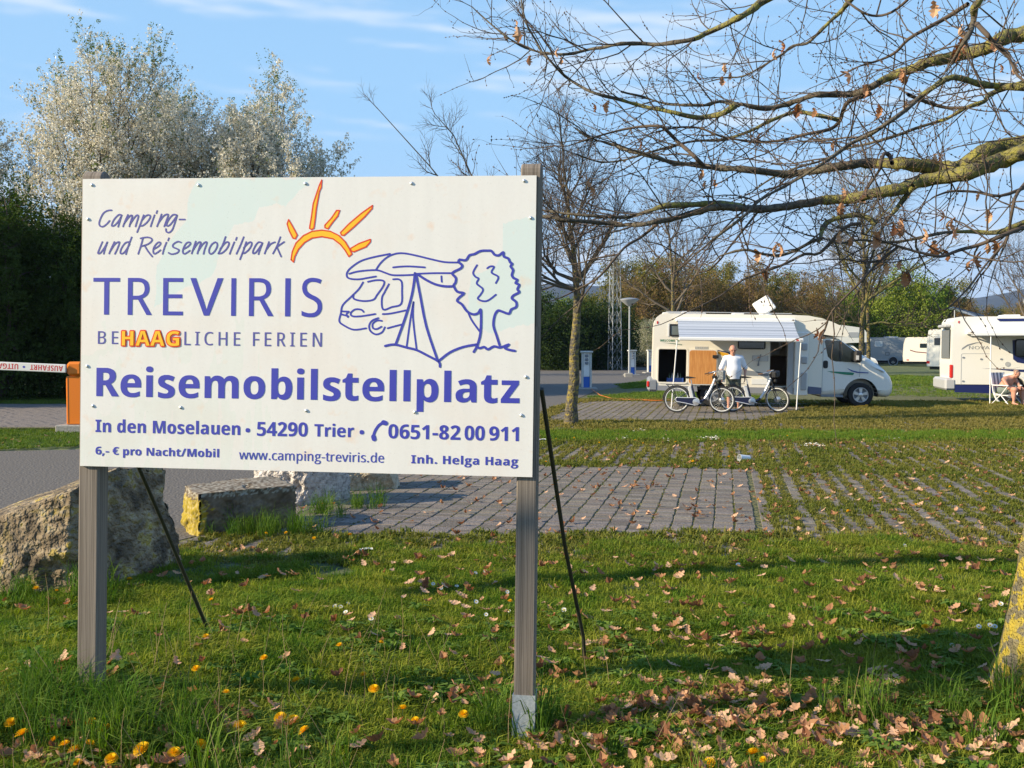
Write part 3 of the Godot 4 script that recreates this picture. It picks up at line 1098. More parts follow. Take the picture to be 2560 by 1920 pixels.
	# white flowering saplings by the motorhome's rear
	var bl := leafy("flowering_shrub", "pale blossoming sapling beside the rear of the cream motorhome", 4.6, 3.2, [Color(0.30, 0.30, 0.22), Color(0.5, 0.48, 0.38)], 305, 1500, 0.09, 0.12, 0.5, mat(lin(0.4, 0.38, 0.33), 0.9), "tree", g)
	set_at(bl, 1628, 88, 0.0, 1.0)
	# bare trees in the middle distance
	var t := Growth.new()
	t.r.seed = 320
	t.spec = bare_spec(10.5, 1.9, 1.0)
	t.grow(Vector3.ZERO, Vector3(0.02, 1, 0), 9.5, 0.17, 0)
	var bt := tree_node(t, "bare_tree", "tall bare tree with pale trunk rising behind the left end of the motorhome roof", Vector3.ZERO, M.trunk_grey, M.twig2, M.twig, "bare trees on the pitch")
	set_at(bt, 1682, 66, 0.4, 1.12)
	copy_of(bt, Vector3((2560.0 - 1280.0) / FOCAL * 74.0, -0.05, -74.0), 2.0, 0.95, "bare tree rising behind the roof of the white motorhome at the right edge", "bare trees on the pitch")
	copy_of(bt, Vector3((800.0 - 1280.0) / FOCAL * 60.0, -0.05, -60.0), 3.0, 0.98, "bare tree whose top twigs just show over the sign, right of the blossom", "bare trees on the pitch")

func build_left_trees() -> void:
	# cherries in blossom behind the thicket
	var g := "blossoming cherry trees at the left"
	var made := []
	for k in 2:
		var t := Growth.new()
		t.r.seed = 401 + k
		t.spec = [
			{"segs": 8, "wob": 0.05, "up": 0.08, "sides": 8, "kids": 22, "from": 0.13, "ang": [28, 66], "low": 1.0, "high": 0.62, "thin": 0.15, "flare": 0.3},
			{"segs": 8, "wob": 0.08, "up": 0.13, "sides": 5, "kids": 13, "from": 0.12, "ang": [25, 55], "low": 1.0, "high": 0.45, "len": 5.9, "rad": 0.06, "thin": 0.2},
			{"segs": 5, "wob": 0.08, "up": 0.11, "sides": 4, "kids": 5, "from": 0.2, "ang": [22, 50], "low": 1.0, "high": 0.6, "len": 2.3, "rad": 0.02, "thin": 0.3, "tip_from": 2},
			{"segs": 5, "wob": 0.08, "up": 0.08, "sides": 3, "kids": 0, "from": 0.2, "ang": [20, 50], "len": 1.15, "rad": 0.01, "thin": 0.4, "tip_from": 2}]
		t.grow(Vector3.ZERO, Vector3(0.03, 1, 0), 8.8, 0.2, 0)
		var o := tree_node(t, "cherry_tree", ["big white-blossoming cherry tree at the far left, highest of the blossom", "white-blossoming cherry tree directly above the sign's left half"][k], Vector3.ZERO, M.bark, M.twig, M.twig, g)
		var xf := []
		var cs := PackedColorArray()
		var gx := []
		var gc := PackedColorArray()
		var nz := FastNoiseLite.new()
		nz.seed = 7 + k
		nz.frequency = 0.5
		for q in t.tips:
			var p: Vector3 = q[0]
			if p.y < 5.4: continue
			# the topmost and outermost shoots carry leaves instead of petals
			var out := clampf((p.y - 10.6) / 2.0, 0.0, 1.0) * 0.8 + clampf((Vector2(p.x, p.z).length() - 4.0) / 3.0, 0.0, 1.0) * 0.4
			var leafy_here := nz.get_noise_3dv(p) * 0.7 + out - 0.22 > t.r.randf()
			for j in 2:
				var pp := p + Vector3(t.r.randfn(), t.r.randfn(), t.r.randfn()) * 0.07
				var s := t.r.randf_range(0.6, 1.25)
				var xx := Transform3D(Basis.from_euler(Vector3(t.r.randf() * TAU, t.r.randf() * TAU, 0)).scaled(Vector3.ONE * s), pp)
				if leafy_here or t.r.randf() < 0.17:
					gx.append(xx)
					gc.append(Color(0.17, 0.21, 0.06) * t.r.randf_range(0.7, 1.3))
				elif t.r.randf() < 0.92:
					xf.append(xx)
					gc.size()
					cs.append(Color(0.84, 0.80, 0.68) * t.r.randf_range(0.8, 1.08))
		scatter("blossom", leaf_cluster(10, 0.115, 0.075, 410 + k, true), M.petal, xf, o, cs)
		scatter("foliage", leaf_cluster(6, 0.10, 0.085, 412 + k), M.leaf, gx, o, gc)
		made.append(o)
	made[0].position = Vector3(-15.3, 0, -37.0)
	made[0].scale = Vector3.ONE * 1.0
	made[1].position = Vector3(-9.4, 0, -37.5)
	made[1].scale = Vector3.ONE * 0.9
	made[1].rotation.y = 1.0
	copy_of(made[1], Vector3(-21.5, 0, -39.0), 2.2, 0.95, "greening cherry tree cut by the left edge of the picture", g)
	copy_of(made[0], Vector3(-12.4, 0, -40.5), 3.9, 0.93, "white-blossoming cherry tree between the two others, behind the sign's left post", g)
	# the dark thicket below them, continuing beyond the left edge, where it shades itself
	var h := "dark leafy bushes of the thicket behind the barrier"
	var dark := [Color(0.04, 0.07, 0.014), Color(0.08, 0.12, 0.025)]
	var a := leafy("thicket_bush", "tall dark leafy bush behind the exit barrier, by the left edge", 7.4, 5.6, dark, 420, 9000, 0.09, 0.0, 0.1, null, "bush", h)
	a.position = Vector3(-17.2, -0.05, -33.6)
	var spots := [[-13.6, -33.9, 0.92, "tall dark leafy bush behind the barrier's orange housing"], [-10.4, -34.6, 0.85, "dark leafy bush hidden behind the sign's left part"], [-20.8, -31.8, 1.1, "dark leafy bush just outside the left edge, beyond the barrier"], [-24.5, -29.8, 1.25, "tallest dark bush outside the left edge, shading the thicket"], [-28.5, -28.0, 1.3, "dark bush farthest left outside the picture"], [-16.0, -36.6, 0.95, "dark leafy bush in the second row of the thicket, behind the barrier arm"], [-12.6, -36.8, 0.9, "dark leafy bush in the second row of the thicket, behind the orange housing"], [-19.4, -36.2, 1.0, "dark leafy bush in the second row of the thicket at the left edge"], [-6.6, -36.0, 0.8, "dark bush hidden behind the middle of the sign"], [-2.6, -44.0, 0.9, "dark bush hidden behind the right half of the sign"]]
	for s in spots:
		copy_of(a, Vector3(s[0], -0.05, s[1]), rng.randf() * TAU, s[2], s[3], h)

func build_pitch_trees() -> void:
	# young tree with lichened trunk, right of the sign
	var g := "bare trees on the pitch"
	var t := Growth.new()
	t.r.seed = 504
	t.spec = bare_spec(5.0, 1.0, 1.15)
	t.spec[0].from = 0.42
	t.spec[0].flare = 0.25
	t.spec[0].kids = 17
	var pts := PackedVector3Array([Vector3(-0.02, -0.05, 0), Vector3(-0.01, 0.45, 0), Vector3(0.05, 1.0, 0.02), Vector3(0.04, 1.6, 0), Vector3(0.10, 2.3, 0.02), Vector3(0.11, 2.9, 0), Vector3(0.06, 3.4, 0.05), Vector3(0.02, 3.9, 0.0), Vector3(-0.08, 4.5, 0.05), Vector3(-0.10, 5.1, 0.0), Vector3(-0.2, 5.7, 0)])
	t.dress(pts, 0.145, 0.1, 0)
	# limbs that lean out to the left behind the sign
	for q in [[[Vector3(0.05, 3.2, 0), Vector3(-0.35, 3.35, 0.1), Vector3(-0.62, 3.75, 0.12), Vector3(-0.7, 4.3, 0.15)], 0.05], [[Vector3(0.1, 3.0, 0), Vector3(-0.3, 3.05, 0.2), Vector3(-0.9, 3.25, 0.4), Vector3(-1.6, 3.6, 0.5), Vector3(-2.3, 4.6, 0.6), Vector3(-3.1, 5.6, 0.6), Vector3(-4.2, 6.8, 0.7)], 0.04], [[Vector3(0.06, 3.0, 0.0), Vector3(-0.3, 3.15, 0.1), Vector3(-1.3, 4.2, 0.3), Vector3(-2.2, 5.4, 0.4), Vector3(-2.6, 6.3, 0.4), Vector3(-3.0, 6.75, 0.4)], 0.035], [[Vector3(0.08, 3.1, 0), Vector3(0.4, 3.6, 0.05), Vector3(0.75, 4.1, 0.1), Vector3(1.15, 5.0, 0.1)], 0.065]]:
		t.dress(v3(q[0]), q[1], 0.2, 1)
	var o := tree_node(t, "young_tree", "bare young tree with yellow-lichened trunk just right of the sign", gp(1430, 1061), M.trunk_grey, M.brown_bark, M.twig, g)
	# the double-trunked tree behind the motorhome's bonnet
	var d := Growth.new()
	d.r.seed = 511
	d.spec = bare_spec(9.0, 1.6, 1.0)
	d.spec[0].from = 0.3
	d.grow(Vector3(0, -0.05, 0), Vector3(-0.01, 1, 0), 8.6, 0.15, 0)
	d.spec[0].kids = 8
	d.grow(Vector3(0.42, -0.05, -0.3), Vector3(0.02, 1, 0), 7.4, 0.11, 0)
	for q in [[[Vector3(0, 2.75, 0), Vector3(-0.5, 2.85, 0.2), Vector3(-1.3, 2.8, 0.3), Vector3(-2.1, 3.1, 0.3), Vector3(-3.4, 3.3, 0.3)], 0.06], [[Vector3(0.1, 2.7, 0), Vector3(0.8, 2.85, 0.2), Vector3(1.5, 2.7, 0.4), Vector3(2.5, 2.65, 0.4), Vector3(3.6, 2.8, 0.5)], 0.06]]:
		d.dress(v3(q[0]), q[1], 0.25, 1)
	tree_node(d, "double_trunk_tree", "bare tree with two close trunks behind the bonnet of the cream motorhome", Vector3(15.6, 0, -44.5), M.trunk_grey, M.limb, M.twig, g)
	# a tree behind the photographer, to the left: its limbs throw the long shadows over the lawn
	var s := Growth.new()
	s.r.seed = 523
	s.spec = bare_spec(5.0, 1.2, 0.5)
	s.spec[0].kids = 3
	s.spec[0].from = 0.75
	s.spec[1].kids = 2
	s.dress(v3([Vector3(0, -0.05, 0), Vector3(0.05, 1.5, 0), Vector3(0.05, 3.0, 0.05), Vector3(0.0, 5.0, 0.0), Vector3(0.0, 7.0, 0.0), Vector3(0.0, 9.0, 0.1)]), 0.26, 0.25, 0)
	s.spec[1].kids = 1
	s.spec[2].len = 0.3
	s.spec[2].kids = 2
	s.spec[3].kids = 0
	s.dress(v3([Vector3(0.0, 6.2, 0), Vector3(0.1, 7.0, -1.4), Vector3(0.2, 7.3, -3.2), Vector3(0.4, 6.7, -5.2), Vector3(0.55, 5.7, -5.9), Vector3(0.65, 4.8, -6.05), Vector3(0.75, 4.1, -6.05), Vector3(0.85, 3.7, -6.0)]), 0.13, 0.75, 1)
	s.spec[1].kids = 2
	s.dress(v3([Vector3(0.0, 5.6, 0), Vector3(0.1, 6.3, -1.2), Vector3(0.2, 6.0, -2.6), Vector3(0.35, 5.2, -3.1), Vector3(0.4, 4.6, -3.15), Vector3(0.45, 4.0, -3.1)]), 0.08, 0.5, 1)
	tree_node(s, "roadside_tree", "bare tree standing out of view to the left of the photographer", Vector3(-9.2, 0, 1.2), M.bark, M.limb, M.twig)

# print on the board, in metres from its centre
const SCRIPT_STROKES := [
	[-0.8837, 0.5036, -0.9015, 0.5023, -0.9219, 0.4907, -0.9359, 0.4665, -0.9419, 0.4447, -0.9356, 0.4325, -0.9212, 0.4315, -0.9035, 0.4446, -0.8934, 0.4567],
	[-0.8375, 0.4821, -0.8503, 0.4832, -0.8705, 0.4639, -0.8815, 0.4421, -0.8804, 0.4334, -0.8676, 0.4372, -0.85, 0.4565, -0.836, 0.4807],
	[-0.837, 0.4797, -0.8449, 0.4541, -0.8523, 0.4299],
	[-0.807, 0.483, -0.8194, 0.4564, -0.8293, 0.4313],
	[-0.8244, 0.4443, -0.8043, 0.4709, -0.7917, 0.4805, -0.7866, 0.4757, -0.7939, 0.4515, -0.7998, 0.4312],
	[-0.7964, 0.4418, -0.7763, 0.4708, -0.7638, 0.4814, -0.7576, 0.4756, -0.7645, 0.4514, -0.7708, 0.4311],
	[-0.7333, 0.4813, -0.7481, 0.4417, -0.763, 0.4055],
	[-0.7432, 0.4562, -0.7231, 0.4779, -0.7055, 0.4812, -0.7028, 0.4705, -0.7178, 0.4489, -0.7379, 0.4344, -0.7506, 0.4345],
	[-0.6827, 0.4811, -0.695, 0.4464, -0.6999, 0.431],
	[-0.6703, 0.5003, -0.6737, 0.4897],
	[-0.6499, 0.4848, -0.6621, 0.4511, -0.6705, 0.4309],
	[-0.6621, 0.4487, -0.6397, 0.4775, -0.6221, 0.4847, -0.6195, 0.4775, -0.6293, 0.451, -0.6367, 0.4308],
	[-0.5793, 0.4812, -0.5969, 0.4822, -0.6168, 0.4606, -0.6267, 0.439, -0.6216, 0.4327, -0.6065, 0.4413, -0.5777, 0.4788],
	[-0.5777, 0.4788, -0.5865, 0.4509, -0.5987, 0.4172, -0.6137, 0.4038, -0.6263, 0.4077, -0.629, 0.4197],
	[-0.5665, 0.4614, -0.5414, 0.4613],
	[-0.9256, 0.3621, -0.9417, 0.3257, -0.9456, 0.3112, -0.9343, 0.3131, -0.9152, 0.3379, -0.9026, 0.3612],
	[-0.9026, 0.3612, -0.9125, 0.333, -0.919, 0.3092],
	[-0.8694, 0.3621, -0.8844, 0.3306, -0.8934, 0.3102],
	[-0.8884, 0.3209, -0.8668, 0.3524, -0.849, 0.3621, -0.8459, 0.3558, -0.8563, 0.3282, -0.8663, 0.3088],
	[-0.8006, 0.362, -0.8184, 0.3572, -0.836, 0.333, -0.8408, 0.3136, -0.8306, 0.3102, -0.8155, 0.3233, -0.798, 0.3524],
	[-0.7881, 0.3828, -0.803, 0.3451, -0.8143, 0.3074],
	[-0.7348, 0.3813, -0.7445, 0.3451, -0.7568, 0.3088],
	[-0.7464, 0.3779, -0.7171, 0.3827, -0.6968, 0.3779, -0.6941, 0.3668, -0.7117, 0.3523, -0.742, 0.3427],
	[-0.7268, 0.3451, -0.7113, 0.3209, -0.6908, 0.2968],
	[-0.6836, 0.3306, -0.666, 0.3402, -0.6535, 0.3523, -0.6561, 0.3605, -0.6687, 0.3571, -0.6837, 0.3378, -0.687, 0.3185, -0.6808, 0.3089, -0.6657, 0.3161, -0.6532, 0.3258],
	[-0.6258, 0.3595, -0.6356, 0.3354, -0.6429, 0.3089],
	[-0.6144, 0.3787, -0.6183, 0.3682],
	[-0.5578, 0.3594, -0.573, 0.3633, -0.593, 0.3522, -0.5954, 0.3402, -0.5802, 0.333, -0.5675, 0.3258, -0.5749, 0.3137, -0.6, 0.3075, -0.6152, 0.3137],
	[-0.5449, 0.3306, -0.5275, 0.3402, -0.5151, 0.3522, -0.5177, 0.3604, -0.5327, 0.357, -0.545, 0.3378, -0.5498, 0.3186, -0.5422, 0.3089, -0.5272, 0.3162, -0.5172, 0.3234],
	[-0.4901, 0.3642, -0.4998, 0.3354, -0.5081, 0.3104],
	[-0.5037, 0.3234, -0.4825, 0.3546, -0.4701, 0.3618, -0.4675, 0.3546, -0.4772, 0.3258, -0.482, 0.3104],
	[-0.4771, 0.3234, -0.4574, 0.3522, -0.4425, 0.3617, -0.439, 0.3555, -0.4487, 0.3282, -0.4535, 0.309],
	[-0.4001, 0.3608, -0.415, 0.3521, -0.4272, 0.3306, -0.427, 0.3138, -0.417, 0.309, -0.4021, 0.321, -0.3909, 0.3425, -0.3926, 0.3569, -0.4001, 0.3608],
	[-0.353, 0.3842, -0.3675, 0.3449, -0.3856, 0.3104],
	[-0.3773, 0.3306, -0.3552, 0.3569, -0.3403, 0.3607, -0.3377, 0.3497, -0.3499, 0.3282, -0.3696, 0.3124, -0.3846, 0.3104],
	[-0.313, 0.3607, -0.3241, 0.333, -0.3333, 0.309],
	[-0.3018, 0.3808, -0.3056, 0.3702],
	[-0.2701, 0.3831, -0.2855, 0.3449, -0.3024, 0.3091],
	[-0.2584, 0.3616, -0.2718, 0.321, -0.2858, 0.2852],
	[-0.2695, 0.3353, -0.2485, 0.3568, -0.2361, 0.3606, -0.2335, 0.3496, -0.2456, 0.3282, -0.2653, 0.3124, -0.2752, 0.3138],
	[-0.1842, 0.3568, -0.2015, 0.3606, -0.2162, 0.3449, -0.2268, 0.321, -0.2247, 0.3105, -0.2109, 0.3186, -0.1866, 0.352],
	[-0.1856, 0.3534, -0.1962, 0.3258, -0.2019, 0.3077],
	[-0.1547, 0.3615, -0.1642, 0.3353, -0.1738, 0.3105],
	[-0.1642, 0.3306, -0.1472, 0.352, -0.1276, 0.3605],
	[-0.1032, 0.3829, -0.1175, 0.3448, -0.1358, 0.3106],
	[-0.08578, 0.3615, -0.1077, 0.3472, -0.1199, 0.3377],
	[-0.1184, 0.3391, -0.1099, 0.321, -0.09877, 0.2973]]
const DRAW_STROKES := [
	[0.3888, 0.3095, 0.3154, 0.2951, 0.261, 0.279, 0.223, 0.2549, 0.2013, 0.2334, 0.1977, 0.212, 0.2127, 0.2013, 0.2511, 0.1988, 0.2947, 0.2059, 0.3274, 0.2113],
	[0.2086, 0.2227, 0.2506, 0.2335, 0.3271, 0.239, 0.3653, 0.2285, 0.3981, 0.2179, 0.447, 0.217, 0.4957, 0.2192],
	[0.327, 0.2401, 0.3485, 0.2711, 0.3808, 0.2978, 0.4186, 0.3111, 0.4566, 0.3111, 0.5108, 0.3005, 0.5704, 0.2863, 0.6297, 0.2741, 0.6887, 0.2726],
	[0.4031, 0.2509, 0.4356, 0.2542, 0.479, 0.2553, 0.5428, 0.2512],
	[0.5091, 0.2235, 0.5819, 0.2264, 0.6625, 0.2266],
	[0.2704, 0.1855, 0.2516, 0.156, 0.2191, 0.1238, 0.1811, 0.08605, 0.1733, 0.05117, 0.1666, 0.01627, 0.1877, -0.002323, 0.2319, -0.0207, 0.2866, -0.0138],
	[0.2922, 0.1882, 0.3276, 0.1953, 0.3576, 0.1938, 0.3648, 0.1832, 0.3553, 0.1618, 0.3339, 0.1323, 0.3178, 0.1109, 0.2796, 0.1043, 0.2412, 0.1094, 0.2274, 0.1184, 0.2284, 0.1292],
	[0.4038, 0.1993, 0.4282, 0.1994, 0.4419, 0.1861, 0.4435, 0.1489, 0.4404, 0.09295, 0.3999, 0.07939, 0.3608, 0.06847, 0.3548, 0.1164, 0.3664, 0.1432, 0.385, 0.1779],
	[0.176, 0.05922, 0.209, 0.05784],
	[0.1762, 0.04583, 0.2065, 0.03801],
	[0.209, 0.05784, 0.1981, 0.04598, 0.2049, 0.03425],
	[0.2747, 0.05722, 0.2637, 0.06677, 0.2363, 0.06766, 0.2173, 0.05147, 0.2257, 0.03815, 0.264, 0.03843, 0.3267, 0.04849],
	[0.3595, 0.04819, 0.3948, 0.05111, 0.4625, 0.06541],
	[0.3406, 0.03098, 0.3135, 0.02009, 0.3001, -0.001392, 0.3058, -0.02539, 0.3306, -0.04013, 0.3577, -0.03027, 0.3695, -0.00882],
	[0.356, 0.01882, 0.3353, 0.02026, 0.3164, 0.006757, 0.3166, -0.01194, 0.333, -0.01714, 0.3547, -0.006276],
	[0.382, -0.01298, 0.4172, -0.003085, 0.4497, 0.005173],
	[0.4945, 0.1012, 0.4819, 0.02671, 0.4672, -0.0905],
	[0.4945, 0.1012, 0.4939, 0.02681, 0.5107, -0.1007],
	[0.6155, 0.2132, 0.6174, 0.1894],
	[0.7701, 0.2611, 0.7535, 0.2295, 0.7644, 0.211, 0.7778, 0.2031, 0.7701, 0.182, 0.7971, 0.1584, 0.7867, 0.1346, 0.7752, 0.1187, 0.7924, 0.1082, 0.819, 0.1094, 0.8533, 0.1349],
	[0.8145, 0.248, 0.8277, 0.256, 0.8437, 0.2534, 0.8334, 0.2297, 0.8628, 0.2113, 0.8526, 0.1849],
	[0.7344, 0.05771, 0.7509, 0.02348, 0.7862, -0.02376]]
const DRAW_THICK := [
	[0.4994, 0.2262, 0.4936, 0.1703, 0.4809, 0.1065, 0.4549, 0.02119, 0.4183, -0.08302],
	[0.5037, 0.2235, 0.5239, 0.128, 0.5526, -0.004609, 0.603, -0.1474],
	[0.5119, 0.2209, 0.5445, 0.1997, 0.5879, 0.1787, 0.6311, 0.1698, 0.6687, 0.17],
	[0.3721, -0.0899, 0.4128, -0.08308, 0.4673, -0.09582, 0.5107, -0.106, 0.5597, -0.1294, 0.6085, -0.1553, 0.6142, -0.1765],
	[0.6085, -0.1527, 0.6564, -0.115, 0.715, -0.09053, 0.7736, -0.07934],
	[0.6887, 0.2742, 0.6939, 0.2848, 0.7207, 0.2822, 0.7364, 0.3033, 0.7577, 0.3086, 0.7842, 0.3218, 0.8161, 0.3234, 0.8321, 0.3218, 0.8456, 0.306, 0.8642, 0.3034, 0.8826, 0.3166, 0.8855, 0.2982, 0.9042, 0.2903, 0.9123, 0.2745, 0.922, 0.2667, 0.9152, 0.2561, 0.926, 0.2404, 0.921, 0.2194, 0.9291, 0.2062, 0.9451, 0.1984, 0.9374, 0.1853, 0.9533, 0.1774, 0.9457, 0.159, 0.9538, 0.1459, 0.9302, 0.1327, 0.9224, 0.1195, 0.9411, 0.1038, 0.9414, 0.08279, 0.9204, 0.07214, 0.9101, 0.05365, 0.8781, 0.06396, 0.8622, 0.06649, 0.8492, 0.04532, 0.8444, 0.003121, 0.8583, -0.03893, 0.8721, -0.08095],
	[0.6887, 0.2742, 0.7049, 0.261, 0.6998, 0.2478, 0.6731, 0.2345, 0.6626, 0.2239, 0.6789, 0.2055, 0.6765, 0.1843, 0.6697, 0.1737, 0.685, 0.1473, 0.7146, 0.1406, 0.6961, 0.1236, 0.6856, 0.1076, 0.7072, 0.09189, 0.729, 0.06296, 0.7559, 0.04993, 0.7772, 0.05536, 0.7876, 0.07127, 0.7906, 0.0449, 0.789, -0.02901, 0.7763, -0.08195, 0.7607, -0.1112],
	[0.7683, -0.08203, 0.7845, -0.09507, 0.8058, -0.08956, 0.8219, -0.09994, 0.8483, -0.08647, 0.8749, -0.09146, 0.9119, -0.0779, 0.8962, -0.09386, 0.9175, -0.1015, 0.9387, -0.105]]
const SUN_SHAPES := [
	[-0.05341, 0.284, -0.04828, 0.319, -0.03207, 0.3566, 0.000822, 0.3889, 0.03935, 0.4076, 0.08348, 0.4129, 0.1221, 0.4074, 0.1609, 0.3886, 0.1887, 0.3618, 0.2055, 0.3351, 0.2195, 0.3083, 0.206, 0.2976, 0.1892, 0.3244, 0.1669, 0.3511, 0.1336, 0.3753, 0.08383, 0.3845, 0.03971, 0.3781, 0.006721, 0.3593, -0.02064, 0.3297, -0.03691, 0.2974, -0.04217, 0.2732],
	[-0.06663, 0.459, -0.04964, 0.432, -0.02694, 0.3916, -0.03507, 0.3755, -0.04621, 0.3782, -0.06327, 0.4105, -0.07308, 0.4401],
	[0.08081, 0.6311, 0.07846, 0.5979, 0.07038, 0.5819, 0.05749, 0.5069, 0.05255, 0.4586, 0.04748, 0.421, 0.03649, 0.4157, 0.02812, 0.4211, 0.03583, 0.4694, 0.04341, 0.5284, 0.0594, 0.5766, 0.07005, 0.6087],
	[0.1623, 0.4984, 0.1543, 0.4743, 0.1299, 0.4449, 0.111, 0.4182, 0.09715, 0.4236, 0.09701, 0.4343, 0.1269, 0.4664, 0.1485, 0.4984],
	[0.3082, 0.5191, 0.3062, 0.5057, 0.275, 0.4712, 0.2263, 0.426, 0.1829, 0.3897, 0.1719, 0.3913, 0.1673, 0.402, 0.2042, 0.4394, 0.2584, 0.4846],
	[0.3008, 0.3724, 0.3009, 0.3617, 0.2821, 0.3404, 0.2276, 0.318, 0.2166, 0.3217, 0.2121, 0.3324, 0.2491, 0.3538]]
const PHONE_STROKE := [
	[0.3707, -0.4221, 0.3503, -0.434, 0.3352, -0.4545, 0.3277, -0.4723, 0.3253, -0.4849]]
const SIGN_TEXT := [
	["T", 0, 0, -0.9657, -0.8414, 0.2014, 0.0371, "blue"],
	["R", 0, 0, -0.8031, -0.6904, 0.2016, 0.0368, "blue"],
	["E", 0, 0, -0.6383, -0.5466, 0.2017, 0.0364, "blue"],
	["V", 0, 0, -0.5125, -0.3609, 0.2019, 0.0361, "blue"],
	["l", 0, 0, -0.3236, -0.3027, 0.2020, 0.0358, "blue"],
	["R", 0, 0, -0.2422, -0.1306, 0.2021, 0.0355, "blue"],
	["l", 0, 0, -0.0780, -0.0549, 0.2023, 0.0353, "blue"],
	["S", 0, 0, -0.0031, 0.0880, 0.2046, 0.0323, "blue"],
	["BE", 0, 14, -0.9419, -0.8476, -0.0373, -0.0941, "violet"],
	["HAAG", 1, 2, -0.8318, -0.5561, -0.0310, -0.1041, "haag"],
	["LICHE", 0, 13, -0.5375, -0.2816, -0.0358, -0.0958, "violet"],
	["FERIEN", 0, 13, -0.2221, 0.0893, -0.0351, -0.0962, "violet"],
	["Reisemobilstellplatz", 1, 0, -0.9470, 0.9609, -0.1920, -0.3729, "blue"],
	["In den Moselauen", 1, 0, -0.9493, -0.2763, -0.4305, -0.4919, "blue"],
	["•", 1, 0, -0.2513, -0.2312, -0.4584, -0.4778, "blue"],
	["54290", 1, 0, -0.1993, 0.0302, -0.4282, -0.4924, "blue"],
	["Trier", 1, 0, 0.0609, 0.2373, -0.4310, -0.4901, "blue"],
	["•", 1, 0, 0.2634, 0.2830, -0.4571, -0.4762, "blue"],
	["0651-82", 1, 0, 0.3914, 0.7069, -0.4282, -0.4923, "blue"],
	["00", 1, 0, 0.7262, 0.8127, -0.4283, -0.4920, "blue"],
	["911", 1, 0, 0.8328, 0.9601, -0.4293, -0.4911, "blue"],
	["6,- € pro Nacht/Mobil", 1, 0, -0.9479, -0.3721, -0.5529, -0.6028, "blue"],
	["www.camping-treviris.de", 0, 0, -0.2797, 0.3726, -0.5533, -0.6104, "blue"],
	["Inh. Helga Haag", 1, 1, 0.4937, 0.9588, -0.5589, -0.6087, "blue"]]
const SCREWS := [-0.977, 0.617, -0.479, 0.613, 0.008, 0.616, 0.480, 0.614, 0.969, 0.621, 0.999, 0.463, -0.994, 0.464, -0.991, -0.195, -0.962, -0.373, -0.551, -0.373, 0.024, -0.377, 0.507, -0.375, 0.971, -0.380, 0.988, -0.216]
const SIGN_POS := Vector3(-0.9194, 1.8028, -4.3700)
const SIGN_ROT := Vector3(-0.02799, -0.10904, -0.01076)
const SIGN_W := 2.0424
const SIGN_H := 1.2881

# ================================================================ the sign
func text_mesh(s: String, bold: bool, spacing: int) -> ArrayMesh:
	var f := SystemFont.new()
	f.font_names = PackedStringArray(["Droid Sans"])
	f.font_weight = 700 if bold else 400
	var font: Font = f
	if spacing:
		var fv := FontVariation.new()
		fv.base_font = f
		fv.spacing_glyph = spacing
		font = fv
	var t := TextMesh.new()
	t.text = s
	t.font = font
	t.font_size = 64
	t.pixel_size = 0.01
	t.depth = 0.002
	t.curve_step = 1.0
	t.horizontal_alignment = HORIZONTAL_ALIGNMENT_LEFT
	var a := t.get_mesh_arrays()
	var m := ArrayMesh.new()
	m.add_surface_from_arrays(Mesh.PRIMITIVE_TRIANGLES, a)
	return m

# the mesh stretched to fill x0..x1, y0..y1 of the board at height z
func fit_text(m: ArrayMesh, x0: float, x1: float, y0: float, y1: float, z: float, offs := [Vector2.ZERO], thick := 0.0008) -> ArrayMesh:
	var bb := m.get_aabb()
	var a := m.surface_get_arrays(0)
	var vs: PackedVector3Array = a[Mesh.ARRAY_VERTEX]
	var ns: PackedVector3Array = a[Mesh.ARRAY_NORMAL]
	var ix: PackedInt32Array = a[Mesh.ARRAY_INDEX]
	var out := MB.new()
	var step := 0
	for o in offs:
		var k0 := out.v.size()
		for k in vs.size():
			var p := vs[k]
			out.v.append(Vector3(x0 + (p.x - bb.position.x) / bb.size.x * (x1 - x0) + o.x, y0 + (p.y - bb.position.y) / bb.size.y * (y1 - y0) + o.y, z + (thick if p.z > 0 else 0.0) + 0.00015 * step))
			out.n.append(ns[k])
		if ix.size():
			for q in ix: out.i.append(k0 + q)
		else:
			for q in vs.size(): out.i.append(k0 + q)
		step += 1
	return out.mesh()

func smooth_line(p: PackedVector2Array, n := 4) -> PackedVector2Array:
	if p.size() < 3: return p
	var out := PackedVector2Array()
	for k in p.size() - 1:
		var a := p[maxi(k - 1, 0)]; var b := p[k]; var c := p[k + 1]; var d := p[mini(k + 2, p.size() - 1)]
		for j in n:
			out.append(b.cubic_interpolate(c, a, d, float(j) / n))
	out.append(p[p.size() - 1])
	return out

